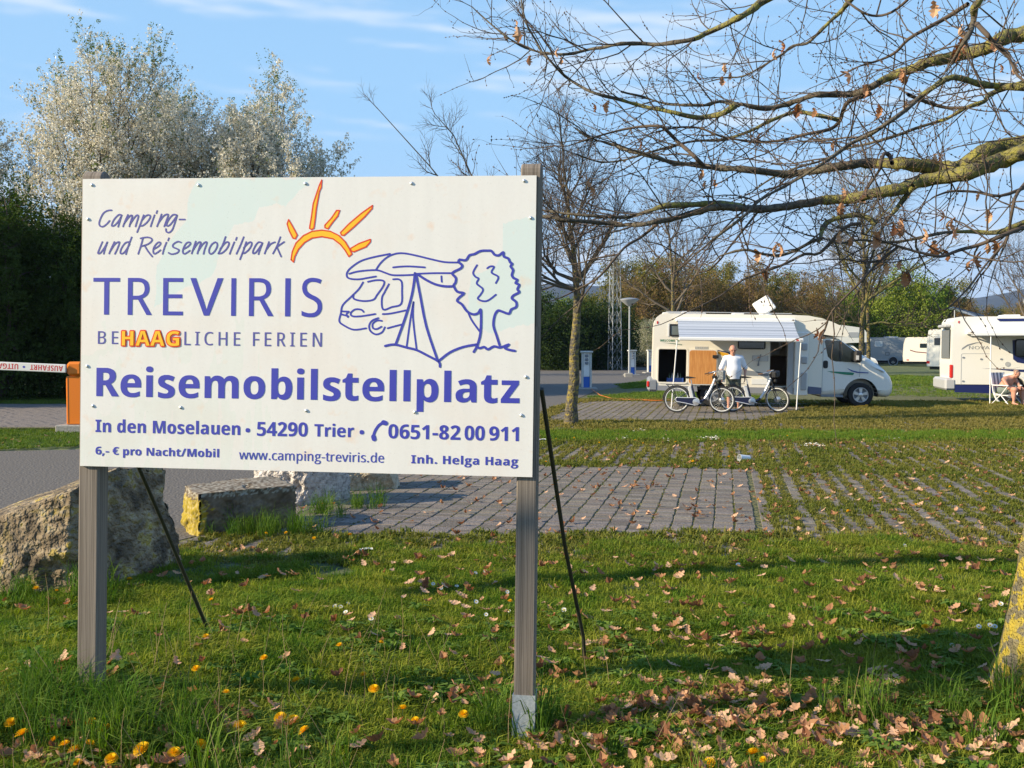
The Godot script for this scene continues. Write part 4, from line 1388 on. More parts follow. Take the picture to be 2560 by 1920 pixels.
func build_sign() -> void:
	var o := thing("sign_board", "big white camping sign board with blue lettering on two grey wooden posts", "sign", SIGN_POS)
	o.rotation = SIGN_ROT
	var w := SIGN_W / 2
	var h := SIGN_H / 2
	# panel with its faded printed ground
	var img := Image.create(640, 400, false, Image.FORMAT_RGB8)
	var f := FastNoiseLite.new()
	f.seed = 4
	f.frequency = 1.0
	f.fractal_octaves = 4
	var sky_print := v2([0.27, 0.0, 0.52, 0.0, 0.46, 0.09, 0.40, 0.10, 0.385, 0.14, 0.345, 0.16, 0.315, 0.24, 0.29, 0.33, 0.255, 0.36, 0.16, 0.44, 0.17, 0.3, 0.24, 0.14, 0.25, 0.06])
	var sky_b := v2([0.93, 0.16, 1.01, 0.13, 1.01, 0.48, 0.90, 0.52, 0.86, 0.44, 0.87, 0.33, 0.92, 0.30, 0.93, 0.24])
	for y in 400:
		for x in 640:
			var u := x / 640.0
			var v := y / 400.0
			var c := Vector3(0.80, 0.785, 0.755)
			var s := f.get_noise_2d(u * 4.2, v * 2.6)
			var st := f.get_noise_2d(u * 26.0, v * 1.4 + 30.0)
			var fine := f.get_noise_2d(u * 90.0, v * 60.0)
			c = c.lerp(Vector3(0.80, 0.745, 0.69), clampf(s * 1.4, 0, 0.6))
			# greenish algae film in blotches at the lower left
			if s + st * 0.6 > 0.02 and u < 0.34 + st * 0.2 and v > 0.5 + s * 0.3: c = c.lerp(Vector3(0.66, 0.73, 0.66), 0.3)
			c *= 1.0 + st * 0.035 + fine * 0.02
			var q := Vector2(u + s * 0.015, v + st * 0.012)
			if Geometry2D.is_point_in_polygon(q, sky_print) or Geometry2D.is_point_in_polygon(q, sky_b):
				c = c.lerp(Vector3(0.66, 0.78, 0.76), 0.75)
			# faded pink and ochre blots of the old picture
			var bl := f.get_noise_2d(u * 15.0 + 9.0, v * 9.0 + 5.0)
			if bl > 0.42: c = c.lerp(Vector3(0.82, 0.62, 0.48), (bl - 0.42) * 1.6)
			if f.get_noise_2d(u * 210.0, v * 120.0 + 8.0) > 0.62: c *= 0.86
			img.set_pixel(x, y, Color(c.x, c.y, c.z).linear_to_srgb())
	var pm := StandardMaterial3D.new()
	pm.albedo_texture = ImageTexture.create_from_image(img)
	pm.roughness = 0.42
	pm.texture_repeat = false
	var b := MB.new()
	b.mapped = true
	b.quad(Vector3(-w, -h, 0), Vector3(w, -h, 0), Vector3(w, h, 0), Vector3(-w, h, 0), Vector3(0, 0, 1))
	for k in b.v.size():
		b.t[k] = Vector2((b.v[k].x + w) / (2 * w), 1.0 - (b.v[k].y + h) / (2 * h))
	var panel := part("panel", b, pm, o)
	var edge := MB.new()
	edge.box(Vector3(-w, -h, -0.014), Vector3(w, h, -0.0012))
	part("panel_back", edge, mat(lin(0.23, 0.17, 0.14), 0.8), o)
	# printed letters
	for t in SIGN_TEXT:
		var m := text_mesh(t[0], t[1] == 1, t[2])
		if t[7] == "haag":
			var ring := []
			for k in 10: ring.append(Vector2(cos(TAU * k / 10.0), sin(TAU * k / 10.0)) * 0.0058)
			part("lettering", fit_text(m, t[3] + 0.004, t[4] - 0.004, t[6] + 0.004, t[5] - 0.004, 0.0006, ring, 0.0005), M.red_print, panel).name = "letter_outline"
			part("lettering", fit_text(m, t[3] + 0.004, t[4] - 0.004, t[6] + 0.004, t[5] - 0.004, 0.0032, [Vector2.ZERO], 0.0003), M.yellow_print, panel)
		else:
			part("lettering", fit_text(m, t[3], t[4], t[6], t[5], 0.0006), M.blue_print if t[7] == "blue" else M.violet_print, panel)
	var sc := MB.new()
	for s in SCRIPT_STROKES: sc.ribbon(smooth_line(v2(s)), 0.0072, 0.0008)
	part("script_lettering", sc, M.violet_print, panel)
	var dr := MB.new()
	for s in DRAW_STROKES: dr.ribbon(smooth_line(v2(s)), 0.0078, 0.0008)
	for s in DRAW_THICK: dr.ribbon(smooth_line(v2(s), 3), 0.0105, 0.0014)
	part("line_drawing", dr, M.blue_print, panel)
	var ph := MB.new()
	var pl := smooth_line(v2(PHONE_STROKE[0]))
	ph.ribbon(pl, 0.013, 0.0008)
	ph.ribbon(PackedVector2Array([pl[0] + Vector2(-0.002, 0.0), pl[0] + Vector2(0.008, -0.003)]), 0.021, 0.0014)
	ph.ribbon(PackedVector2Array([pl[pl.size() - 1] + Vector2(0, 0.0), pl[pl.size() - 1] + Vector2(0.003, -0.010)]), 0.021, 0.0014)
	part("phone_symbol", ph, M.blue_print, panel)
	var i := 0
	for s in SUN_SHAPES:
		var poly := smooth_line(v2(s), 3)
		var fill := MB.new()
		fill.flat(v2(s), 0.0009 + 0.00002 * i)
		var rayp := part("sun_ray" if i else "sun_arc", fill, M.yellow_print, panel)
		var line := MB.new()
		var closed := v2(s)
		closed.append(closed[0])
		line.ribbon(closed, 0.0058, 0.0012)
		part("outline", line, M.red_print, rayp)
		i += 1
	# rivets
	for k in range(0, SCREWS.size(), 2):
		var r := MB.new()
		r.lathe(v2([0.0078, 0.0, 0.0072, 0.003, 0.004, 0.0055, 0.0004, 0.0065]), 12, Vector3(SCREWS[k], SCREWS[k + 1], 0.0), Basis(Vector3.RIGHT, PI / 2))
		part("screw", r, M.steel, panel)
	# posts, rounded at the top
	for side in 2:
		var x0: float = [-1.036, 0.952][side]
		var x1: float = [-0.942, 1.041][side]
		var bot: float = [-1.80, -1.71][side]
		var top: float = [0.045, 0.062][side]
		var prof := PackedVector2Array()
		prof.append(Vector2(-0.107, bot)); prof.append(Vector2(-0.0145, bot))
		prof.append(Vector2(-0.0145, h + top - 0.045))
		for k in 9:
			var a := PI * k / 8.0
			prof.append(Vector2(-0.0607 + cos(a) * 0.046, h + top - 0.045 + sin(a) * 0.045))
		prof.append(Vector2(-0.107, h + top - 0.045))
		var p := MB.new()
		# profile lies in (z, y), extruded along x with chamfered long edges
		var q := MB.new()
		q.prism(prof, x0 + 0.006, x1 - 0.006)
		var inner := PackedVector2Array()
		for e in prof: inner.append(Vector2(-0.0607 + (e.x + 0.0607) * 0.86, e.y - 0.004 if e.y > 0 else e.y))
		for k in q.v.size():
			p.v.append(Vector3(q.v[k].z, q.v[k].y, q.v[k].x))
			p.n.append(Vector3(q.n[k].z, q.n[k].y, q.n[k].x))
		for k in range(0, q.i.size(), 3): p.i.append_array([q.i[k], q.i[k + 2], q.i[k + 1]])
		for s in [-1.0, 1.0]:
			var xa: float = x1 - 0.006 if s > 0 else x0 + 0.006
			var xb: float = x1 if s > 0 else x0
			for k in prof.size():
				var a := prof[k]; var bb := prof[(k + 1) % prof.size()]
				var c := inner[k]; var d := inner[(k + 1) % prof.size()]
				p.quad(Vector3(xa, a.y, a.x), Vector3(xa, bb.y, bb.x), Vector3(xb, d.y, d.x), Vector3(xb, c.y, c.x), Vector3(s, 0, 0) * 0.7 + Vector3(0, (a.y + bb.y) * 0.5 - h * 0.5, (a.x + bb.x) * 0.5 + 0.0607).normalized())
			var ix := Geometry2D.triangulate_polygon(inner)
			for k in range(0, ix.size(), 3):
				p.tri(Vector3(xb, inner[ix[k]].y, inner[ix[k]].x), Vector3(xb, inner[ix[k + 1]].y, inner[ix[k + 1]].x), Vector3(xb, inner[ix[k + 2]].y, inner[ix[k + 2]].x), Vector3(s, 0, 0))
		var po := part("post", p, M.wood, o)
		if side == 1:
			# galvanised ground shoe
			var sh := MB.new()
			sh.box(Vector3(x0 - 0.005, -1.86, -0.0143), Vector3(x1 + 0.005, -1.585, -0.0105))
			sh.box(Vector3(x0 - 0.005, -1.86, -0.111), Vector3(x1 + 0.005, -1.585, -0.1072))
			sh.box(Vector3(x0 - 0.0048, -1.86, -0.1070), Vector3(x0 - 0.0012, -1.587, -0.0145))
			sh.box(Vector3(x1 + 0.0012, -1.86, -0.1070), Vector3(x1 + 0.0048, -1.587, -0.0145))
			part("ground_shoe", sh, M.galv, po)
	# cross rail behind the board
	var rl := MB.new()
	rl.cbox(Vector3(-0.94, h - 0.12, -0.06), Vector3(0.95, h - 0.03, -0.016), 0.004)
	rl.cbox(Vector3(-0.94, -h + 0.03, -0.06), Vector3(0.95, -h + 0.12, -0.016), 0.004)
	part("rail", rl, M.wood, o)
	# thin steel stays to the ground behind
	var inv := o.transform.affine_inverse()
	for br in [[Vector3(-1.93, 1.62, -4.60), Vector3(-1.84, 0.8, -5.2), Vector3(-1.75, -0.05, -5.80)], [Vector3(0.13, 1.52, -4.40), Vector3(0.262, 0.72, -4.92), Vector3(0.385, 0.14, -5.32), Vector3(0.40, -0.05, -5.41)]]:
		var bm := MB.new()
		var pts := PackedVector3Array()
		var rad := PackedFloat32Array()
		for q in br:
			pts.append(inv * q)
			rad.append(0.0105)
		bm.tube(pts, rad, 8, true)
		part("stay", bm, M.dark_metal, o)

# ================================================================ the oak at the right edge
func leaf_shape(sd: int, curl: float) -> ArrayMesh:
	# a lobed dry oak leaf, 1 unit long, slightly curled
	var r := RandomNumberGenerator.new()
	r.seed = sd
	var b := MB.new()
	var rows := 9
	var prev := []
	var widths := [0.03, 0.16, 0.10, 0.26, 0.17, 0.31, 0.19, 0.22, 0.10, 0.015]
	for k in rows + 1:
		var f := float(k) / rows
		var w: float = widths[k] * r.randf_range(0.85, 1.15)
		var z := curl * (f - 0.5) * (f - 0.5) * 1.6 + r.randf_range(-1, 1) * 0.03
		var e := curl * r.randf_range(0.5, 1.5) * w * 0.9
		var row := [Vector3(-w, z + e, f - 0.5), Vector3(0, z, f - 0.5), Vector3(w * r.randf_range(0.8, 1.2), z + e * r.randf_range(0.3, 1.2), f - 0.5)]
		if k:
			for j in 2:
				b.quad(prev[j], prev[j + 1], row[j + 1], row[j], Vector3.UP)
		prev = row
	return b.mesh()

func roughen(b: MB, bn: FastNoiseLite, rad: float) -> void:
	for k in b.v.size():
		var p := b.v[k]
		b.v[k] = p + b.n[k] * bn.get_noise_3d(p.x * 14.0, p.y * 14.0, p.z * 14.0) * rad * 0.28

func build_oak() -> void:
	M.dry_leaf = [leaf_mat(0.8, Color(0.6, 0.4, 0.25)), leaf_mat(0.8, Color(0.6, 0.4, 0.25)), leaf_mat(0.8, Color(0.6, 0.35, 0.2)), leaf_mat(0.8, Color(0.5, 0.3, 0.15))]
	var tone := [lin(0.60, 0.38, 0.24), lin(0.50, 0.29, 0.17), lin(0.33, 0.175, 0.09), lin(0.17, 0.08, 0.045)]
	for k in 4:
		M.dry_leaf[k].albedo_color = tone[k]
		M.dry_leaf[k].vertex_color_use_as_albedo = false
	var o := thing("oak_tree", "bare oak with thick lichened trunk at the right edge, branches across the sky", "tree", Vector3(2.62, 0, -4.78))
	var inv := o.transform.affine_inverse()
	# trunk
	var t := Growth.new()
	t.r.seed = 601
	var tb := MB.new()
	var tp := PackedVector3Array()
	var tr := PackedFloat32Array()
	var prof := [[-0.1, 2.62, 0.33], [0.05, 2.62, 0.285], [0.18, 2.635, 0.252], [0.4, 2.66, 0.228], [0.8, 2.70, 0.205], [1.3, 2.755, 0.192], [1.9, 2.83, 0.18], [2.5, 2.9, 0.172], [3.0, 2.95, 0.155], [3.6, 2.98, 0.13], [4.4, 2.98, 0.105], [5.4, 2.95, 0.075], [6.5, 2.95, 0.04], [7.2, 2.97, 0.015]]
	for k in prof.size() - 1:
		for j in 5:
			var f := j / 5.0
			var y := lerpf(prof[k][0], prof[k + 1][0], f)
			tp.append(inv * Vector3(lerpf(prof[k][1], prof[k + 1][1], f), y, -4.78))
			tr.append(lerpf(prof[k][2], prof[k + 1][2], f))
	tb.tube(tp, tr, 28)
	var bn := FastNoiseLite.new()
	bn.seed = 12
	bn.frequency = 1.0
	bn.fractal_octaves = 3
	for k in tb.v.size():
		var q := tb.v[k]
		tb.v[k] = q + tb.n[k] * (bn.get_noise_3d(q.x * 9.0, q.y * 2.5, q.z * 9.0) * 0.02 + bn.get_noise_3d(q.x * 30.0, q.y * 9.0, q.z * 30.0) * 0.006)
	part("trunk", tb, M.lichen, o)
	# limbs, measured: points of [u, v] in the photograph's pixels, start depth, end depth, start and end thickness in millimetres
	var L := [
		[[2700, 330, 2560, 364, 2493, 373, 2445, 392, 2404, 418, 2354, 421, 2303, 415, 2256, 408, 2224, 408, 2177, 407, 2135, 411, 2066, 421, 2012, 430, 1955, 435, 1880, 424, 1810, 421, 1759, 415, 1686, 408, 1617, 386, 1560, 373, 1528, 361, 1477, 345, 1427, 313], 4.8, 5.4, 58, 5, 1],
		[[2700, 340, 2560, 380, 2509, 399, 2461, 415, 2414, 434, 2354, 443, 2297, 456, 2256, 473, 2183, 483, 2113, 499, 2050, 502, 2002, 511, 1955, 518, 1900, 523, 1857, 521, 1800, 517, 1752, 527, 1692, 545, 1650, 553, 1601, 562, 1556, 562, 1496, 556, 1420, 550, 1358, 541, 1300, 548, 1240, 530], 4.7, 4.95, 46, 6, 1],
		[[1860, 520, 1800, 510, 1742, 511, 1662, 515, 1616, 530, 1571, 542, 1511, 542, 1436, 536, 1358, 526, 1290, 520], 4.85, 5.1, 20, 5, 1],
		[[2700, 50, 2560, 85, 2525, 89, 2493, 104, 2461, 123, 2414, 136, 2366, 146, 2319, 158, 2271, 174, 2224, 193, 2192, 209, 2170, 222, 2145, 231, 2113, 236, 2050, 236, 2012, 245, 1971, 259, 1917, 272, 1860, 262, 1838, 263, 1800, 253, 1762, 263, 1712, 263, 1667, 260, 1610, 243, 1553, 229], 4.8, 5.6, 42, 5, 1],
		[[1838, 263, 1810, 282, 1775, 291, 1743, 294, 1699, 285, 1655, 275, 1607, 266, 1553, 250, 1490, 234, 1455, 218, 1420, 196, 1398, 177, 1373, 149, 1357, 133, 1338, 98, 1319, 66, 1307, 25, 1302, -10], 5.3, 5.5, 17, 4, 1],
		[[2700, -190, 2400, -150, 2100, -90, 1995, -40, 1911, 0, 1880, 25, 1845, 44, 1810, 63, 1775, 79, 1734, 98, 1686, 106, 1639, 111, 1598, 109, 1553, 109, 1515, 117, 1477, 123, 1433, 133, 1398, 136, 1354, 131, 1313, 119, 1275, 98, 1250, 79, 1212, 47, 1180, 17], 5.0, 5.9, 26, 3, 1],
		[[2500, -170, 2250, -120, 2126, 0, 2107, 25, 2075, 54, 2050, 79, 2018, 108, 1983, 114, 1955, 136, 1923, 155, 1860, 190, 1810, 195, 1750, 210], 5.2, 6.0, 18, 3, 1],
		[[2580, -120, 2449, 0, 2436, 38, 2430, 70, 2417, 95, 2398, 123, 2380, 160], 4.6, 4.5, 22, 8, 1],
		[[2442, 60, 2470, 89, 2480, 101, 2520, 140, 2545, 190, 2580, 210], 4.5, 4.4, 12, 4, 1],
		[[2700, 225, 2560, 218, 2493, 215, 2445, 209, 2382, 193, 2335, 218, 2303, 240, 2271, 269, 2224, 304, 2176, 335, 2129, 358, 2081, 392, 2037, 421, 1987, 452, 1900, 500, 1860, 540, 1780, 600], 4.6, 4.3, 20, 5, 1],
		[[2700, 180, 2493, 228, 2461, 253, 2414, 269, 2366, 297, 2303, 316, 2240, 339, 2176, 358, 2113, 373, 2062, 399, 1990, 420, 1930, 445, 1880, 480], 4.9, 5.3, 16, 4, 1],
		[[2271, 237, 2319, 256, 2366, 269, 2414, 269], 4.8, 4.9, 9, 7, 2],
		[[2700, 500, 2560, 556, 2493, 581, 2430, 579, 2366, 581, 2319, 590, 2256, 603, 2202, 606, 2150, 600, 2100, 610], 4.5, 4.2, 13, 4, 1],
		[[2700, 520, 2560, 568, 2493, 594, 2445, 613, 2398, 625, 2354, 641, 2303, 632, 2256, 619, 2200, 600], 4.4, 4.2, 11, 4, 1],
		[[2284, 464, 2259, 499, 2237, 527, 2208, 565, 2195, 597, 2180, 640, 2160, 700], 4.75, 4.6, 15, 5, 1],
		[[2190, 560, 2145, 537, 2066, 556, 2050, 600, 2037, 600, 2002, 619, 1955, 638, 1907, 635, 1860, 624, 1800, 640], 4.7, 4.5, 14, 5, 1],
		[[2150, 560, 2113, 568, 2050, 632, 2012, 635, 1955, 663, 1860, 698, 1800, 740, 1740, 770], 4.6, 4.3, 9, 3, 2],
		[[2246, 616, 2192, 660, 2145, 711, 2081, 777, 2062, 825, 2050, 850, 2045, 880], 4.3, 4.1, 6, 2.5, 2],
		[[2509, 610, 2461, 666, 2423, 717, 2373, 768, 2350, 775], 4.2, 4.0, 5, 2.5, 2],
		[[2230, 408, 2224, 389, 2211, 384, 2203, 402, 2199, 424, 2176, 459, 2150, 500], 4.8, 4.7, 11, 5, 2],
		[[2176, 234, 2123, 253, 2107, 278, 2100, 301, 2075, 323, 2018, 335, 1955, 351, 1900, 355, 1862, 352, 1800, 340, 1750, 320, 1700, 318, 1640, 330], 5.2, 5.5, 12, 4, 1],
		[[2100, 300, 2030, 285, 1990, 280, 1930, 300, 1870, 330, 1800, 350, 1740, 352, 1680, 365, 1610, 385, 1560, 400, 1500, 405, 1440, 385], 5.4, 5.7, 13, 4, 1],
		[[1759, 415, 1740, 395, 1715, 372, 1690, 350, 1665, 325, 1645, 315, 1590, 318, 1540, 328, 1480, 345, 1420, 365], 5.2, 5.4, 12, 4, 1],
		[[2113, 0, 2155, 30, 2192, 40, 2230, 30, 2268, 0, 2290, -30], 5.3, 5.0, 6, 7, 2],
		[[2420, 10, 2366, 44, 2319, 70, 2271, 98, 2240, 130, 2200, 150, 2150, 165, 2100, 190], 4.9, 5.3, 12, 4, 1],
		[[1643, 560, 1600, 595, 1560, 620, 1500, 690, 1450, 720, 1400, 745, 1365, 756], 4.9, 4.8, 8, 2.5, 2],
		[[1900, 523, 1870, 560, 1830, 610, 1790, 660, 1750, 680, 1700, 640, 1650, 610], 4.8, 4.7, 6, 2.5, 2],
		[[2560, 470, 2500, 490, 2440, 480, 2380, 478, 2340, 490, 2325, 500], 4.5, 4.5, 8, 3, 2],
		[[2600, 420, 2545, 480, 2530, 530, 2520, 590, 2500, 640], 4.4, 4.3, 9, 4, 2]]
	t.spec = [{}, 
		{"segs": 6, "wob": 0.1, "up": 0.05, "sides": 9, "kids": 14, "from": 0.12, "ang": [25, 75], "low": 1.0, "high": 0.7, "limb_to": 1},
		{"segs": 6, "wob": 0.2, "up": 0.03, "sides": 5, "kids": 5, "from": 0.15, "ang": [25, 65], "low": 1.0, "high": 0.7, "len": 0.52, "rad": 0.0042, "thin": 0.4, "limb_to": 1, "tip_from": 2},
		{"segs": 4, "wob": 0.24, "up": 0.04, "sides": 4, "kids": 2, "from": 0.3, "ang": [25, 60], "low": 1.0, "high": 0.7, "len": 0.2, "rad": 0.0023, "thin": 0.5, "limb_to": 1, "tip_from": 2},
		{"segs": 2, "wob": 0.2, "up": 0.05, "sides": 3, "kids": 0, "from": 0.3, "ang": [25, 60], "len": 0.075, "rad": 0.0017, "thin": 0.7, "limb_to": 1, "tip_from": 2}]
	for q in L:
		var uv: Array = q[0]
		var m := uv.size() / 2
		var raw := PackedVector3Array()
		for k in m:
			var f := float(k) / (m - 1)
			raw.append(inv * (at(uv[2 * k], uv[2 * k + 1], lerpf(q[1], q[2], f) + 0.06 * sin(k * 1.7 + q[1] * 9.0))))
		# thick limbs start inside the trunk
		if q[3] > 15 and uv[0] > 2560:
			raw.insert(0, inv * Vector3(2.93, minf(raw[0].y, 5.0) - 0.25, -4.78))
		var pts := PackedVector3Array()
		for k in raw.size() - 1:
			var a := raw[maxi(k - 1, 0)]; var b := raw[k]; var c := raw[k + 1]; var d := raw[mini(k + 2, raw.size() - 1)]
			for j in 3: pts.append(b.cubic_interpolate(c, a, d, j / 3.0))
		pts.append(raw[raw.size() - 1])
		var length := 0.0
		for k in pts.size() - 1: length += pts[k].distance_to(pts[k + 1])
		t.spec[1].kids = clampf(length * 7.5, 4, 26)
		t.spec[2].kids = 5
		if q[5] == 2:
			t.spec[1].kids = 4
			t.spec[2].kids = 1
		var lv := 1
		# each limb is a part
		var keep: MB = t.limbs
		t.limbs = MB.new()
		var rad: float = q[3] * 0.001
		# lay the limb with an uneven girth
		# the lichen keeps to the thick part near the trunk; the rest is plain brown bark
		var cut := int(pts.size() * 0.42) if rad > 0.0125 else 0
		var r_end: float = q[4] * 0.001
		var r_cut := lerpf(rad, r_end, 0.62)
		var kids: float = t.spec[1].kids
		if cut > 3:
			t.spec[1].kids = kids * 0.4
			t.dress(pts.slice(0, cut + 1), rad, r_cut / rad, lv)
			roughen(t.limbs, bn, rad)
			part("limb", t.limbs, M.limb, o)
			t.limbs = MB.new()
			t.spec[1].kids = kids * 0.65
			t.dress(pts.slice(cut), r_cut, r_end / r_cut, lv)
		else:
			t.dress(pts, rad, r_end / rad, lv)
		roughen(t.limbs, bn, rad * 0.7)
		part("branch", t.limbs, M.brown_bark if rad > 0.0125 else M.twig, o)
		t.limbs = keep
	var tw := part("twigs", t.twigs, M.twig, o)
	tw.set_meta("kind", "stuff")
	# buds
	var bud := MB.new()
	bud.lathe(v2([0.0005, -0.006, 0.003, -0.003, 0.0034, 0.001, 0.0004, 0.007]), 5)
	var bx := []
	for q in t.tips:
		if t.r.randf() < 0.5:
			bx.append(Transform3D(Basis(Quaternion(Vector3.UP, q[1])), q[0]))
	scatter("buds", bud.mesh(), mat(lin(0.12, 0.07, 0.045), 0.7), bx, o)
	# last year's leaves that still hang
	var shapes := []
	for k in 5: shapes.append(leaf_shape(620 + k, 0.9))
	var spots := [[1300, 55], [1298, 68], [1255, 75], [1222, 127], [1322, 152], [1390, 120], [1397, 147], [1500, 248], [1478, 250], [1747, 190], [1815, 165], [1818, 185], [1812, 198], [1756, 430], [1752, 445], [1796, 452], [1470, 457], [1608, 350], [1487, 458], [1995, 255], [2000, 268], [2045, 275], [1998, 250], [1893, 325], [2075, 345], [2085, 355], [2150, 485], [2170, 475], [2090, 492], [2100, 500], [2107, 475], [2198, 265], [2195, 275], [2267, 172], [2260, 175], [2262, 255], [2390, 75], [2395, 95], [2400, 112], [2385, 120], [2335, 10], [2340, 15], [2345, 383], [2338, 378], [2180, 212], [2165, 210], [2505, 170], [2520, 165], [2452, 500], [2465, 505], [2375, 540], [2380, 530], [2370, 550], [2382, 560], [2250, 560], [2240, 565], [2255, 550], [2192, 585], [2190, 590], [2320, 575], [2335, 610], [2325, 608], [2360, 612], [2380, 625], [2410, 640], [2455, 620], [2460, 635], [2500, 590], [2495, 600], [2205, 640], [2210, 655], [2245, 640], [2258, 690], [2290, 675], [1910, 610], [1915, 600], [1950, 605], [1900, 655], [2120, 580], [2085, 590], [2050, 842], [2048, 850], [2530, 165], [2485, 100], [2125, 165], [1960, 110], [1926, 118]]
	for s in spots:
		var lf := MeshInstance3D.new()
		lf.name = "leaf"
		lf.mesh = shapes[t.r.randi() % 5]
		lf.material_override = M.dry_leaf[[0, 0, 1, 1, 2, 3][t.r.randi() % 6]]
		o.add_child(lf, true)
		# hang each at the nearest twig
		var want := inv * at(s[0] + t.r.randf_range(-6, 6), s[1], 4.8)
		var line := (want - inv * Vector3(0, CAM_H, 0)).normalized()
		var eye := inv * Vector3(0, CAM_H, 0)
		var best := want
		var bd := 1e9
		for k in range(0, t.tips.size(), 2):
			var p: Vector3 = t.tips[k][0]
			var dd := (p - eye).cross(line).length()
			if dd < bd:
				bd = dd
				best = p
		var z := t.r.randf_range(0.045, 0.08)
		lf.transform = Transform3D(Basis.from_euler(Vector3(PI / 2 + t.r.randf_range(-0.5, 0.5), t.r.randf() * TAU, t.r.randf_range(-0.5, 0.5))).scaled(Vector3(z, z, z)), best + Vector3(0, -z * 0.45, 0))

# ================================================================ vehicles
func plate(called: String, poly: PackedVector2Array, z: float, thick: float, m: Material, parent: Node) -> MeshInstance3D:
	var b := MB.new()
	b.prism(poly, z - thick, z)
	return part(called, b, m, parent)

func rounded(x0: float, y0: float, x1: float, y1: float, r: float, seg := 4) -> PackedVector2Array:
	var p := PackedVector2Array()
	for q in [[x1 - r, y1 - r, 0.0], [x0 + r, y1 - r, 0.5], [x0 + r, y0 + r, 1.0], [x1 - r, y0 + r, 1.5]]:
		for k in seg + 1:
			var a: float = PI * (q[2] + 0.5 * k / seg)
			p.append(Vector2(q[0] + cos(a) * r, q[1] + sin(a) * r))
	return p

func frame_plate(called: String, x0: float, y0: float, x1: float, y1: float, r: float, wd: float, z: float, thick: float, m: Material, parent: Node) -> MeshInstance3D:
	var a := rounded(x0, y0, x1, y1, r, 5)
	var c := rounded(x0 + wd, y0 + wd, x1 - wd, y1 - wd, maxf(r - wd, 0.005), 5)
	var b := MB.new()
	for k in a.size():
		var j := (k + 1) % a.size()
		var A := Vector3(a[k].x, a[k].y, z); var B := Vector3(a[j].x, a[j].y, z)
		var C := Vector3(c[j].x, c[j].y, z); var D := Vector3(c[k].x, c[k].y, z)
		var dz := Vector3(0, 0, -thick)
		b.quad(A, B, C, D, Vector3(0, 0, 1))
		b.quad(A, B, B + dz, A + dz, A - D)
		b.quad(D, C, C + dz, D + dz, D - A)
	return part(called, b, m, parent)

func text_plate(called: String, s: String, bold: bool, x0: float, x1: float, y0: float, y1: float, z: float, m: Material, parent: Node) -> MeshInstance3D:
	return part(called, fit_text(text_mesh(s, bold, 0), x0, x1, y0, y1, z, [Vector2.ZERO], 0.002), m, parent)

# a road wheel: axis along z, outer face at +z
func wheel(parent: Node, at_: Vector3, r: float, w: float, hub: Material, spokes := 5) -> void:
	var o := Node3D.new()
	o.name = "wheel"
	parent.add_child(o, true)
	o.position = at_
	var bs := Basis(Vector3.RIGHT, PI / 2)
	var t := MB.new()
	t.lathe(v2([r * 0.62, -w / 2, r * 0.94, -w / 2, r, -w * 0.36, r, w * 0.36, r * 0.95, w / 2, r * 0.66, w / 2, r * 0.63, w * 0.4, r * 0.62, -w / 2]), 28, Vector3.ZERO, bs)
	part("tyre", t, M.rubber, o)
	var h := MB.new()
	h.lathe(v2([r * 0.635, -w * 0.3, r * 0.64, w * 0.42, r * 0.60, w * 0.45, r * 0.57, w * 0.40, r * 0.54, w * 0.12, 0.01, w * 0.12]), 28, Vector3.ZERO, bs)
	part("rim", h, M.grey_plastic, o)
	var s := MB.new()
	for k in spokes:
		var a := TAU * k / spokes + 0.3
		for e in [-0.14, 0.14]:
			var d0 := Vector3(cos(a + e), sin(a + e), 0)
			var side := Vector3(-d0.y, d0.x, 0) * r * 0.055
			var z0 := Vector3(0, 0, w * 0.42)
			s.quad(d0 * r * 0.12 - side + z0, d0 * r * 0.12 + side + z0, d0 * r * 0.6 + side * 1.2 + z0 * 0.98, d0 * r * 0.6 - side * 1.2 + z0 * 0.98, Vector3(0, 0, 1))
			s.quad(d0 * r * 0.12 - side + z0, d0 * r * 0.6 - side * 1.2 + z0 * 0.98, d0 * r * 0.6 - side * 1.2 + z0 * 0.3, d0 * r * 0.12 - side + z0 * 0.3, -side)
			s.quad(d0 * r * 0.12 + side + z0, d0 * r * 0.6 + side * 1.2 + z0 * 0.98, d0 * r * 0.6 + side * 1.2 + z0 * 0.3, d0 * r * 0.12 + side + z0 * 0.3, side)
	s.lathe(v2([r * 0.2, w * 0.2, r * 0.2, w * 0.44, r * 0.16, w * 0.48, 0.005, w * 0.49]), 16, Vector3.ZERO, bs)
	s.ring(Vector3(0, 0, w * 0.42), Vector3(0, 0, 1), r * 0.59, r * 0.035, 28, 6)
	part("hub_cap", s, hub, o)

func csg_poly(poly: PackedVector2Array, z0: float, depth: float) -> CSGPolygon3D:
	var c := CSGPolygon3D.new()
	c.polygon = poly
	c.mode = CSGPolygon3D.MODE_DEPTH
	c.depth = depth
	c.position.z = z0      # reaches from z0 towards -z
	return c

func csg_box(lo: Vector3, hi: Vector3) -> CSGBox3D:
	var c := CSGBox3D.new()
	c.size = hi - lo
	c.position = (lo + hi) * 0.5
	c.operation = CSGShape3D.OPERATION_SUBTRACTION
	return c

func csg_hole(cx: float, cy: float, r: float, z0: float, z1: float) -> CSGCylinder3D:
	var c := CSGCylinder3D.new()
	c.radius = r
	c.height = absf(z1 - z0)
	c.sides = 28
	c.position = Vector3(cx, cy, (z0 + z1) * 0.5)
	c.rotation.x = PI / 2
	c.operation = CSGShape3D.OPERATION_SUBTRACTION
	return c

func csg_part(called: String, shapes: Array, m: Material, parent: Node) -> CSGCombiner3D:
	var c := CSGCombiner3D.new()
	c.name = called
	c.material_override = m
	var k := 0
	for s in shapes:
		s.name = "shape_%d" % k
		k += 1
		c.add_child(s)
	parent.add_child(c, true)
	return c

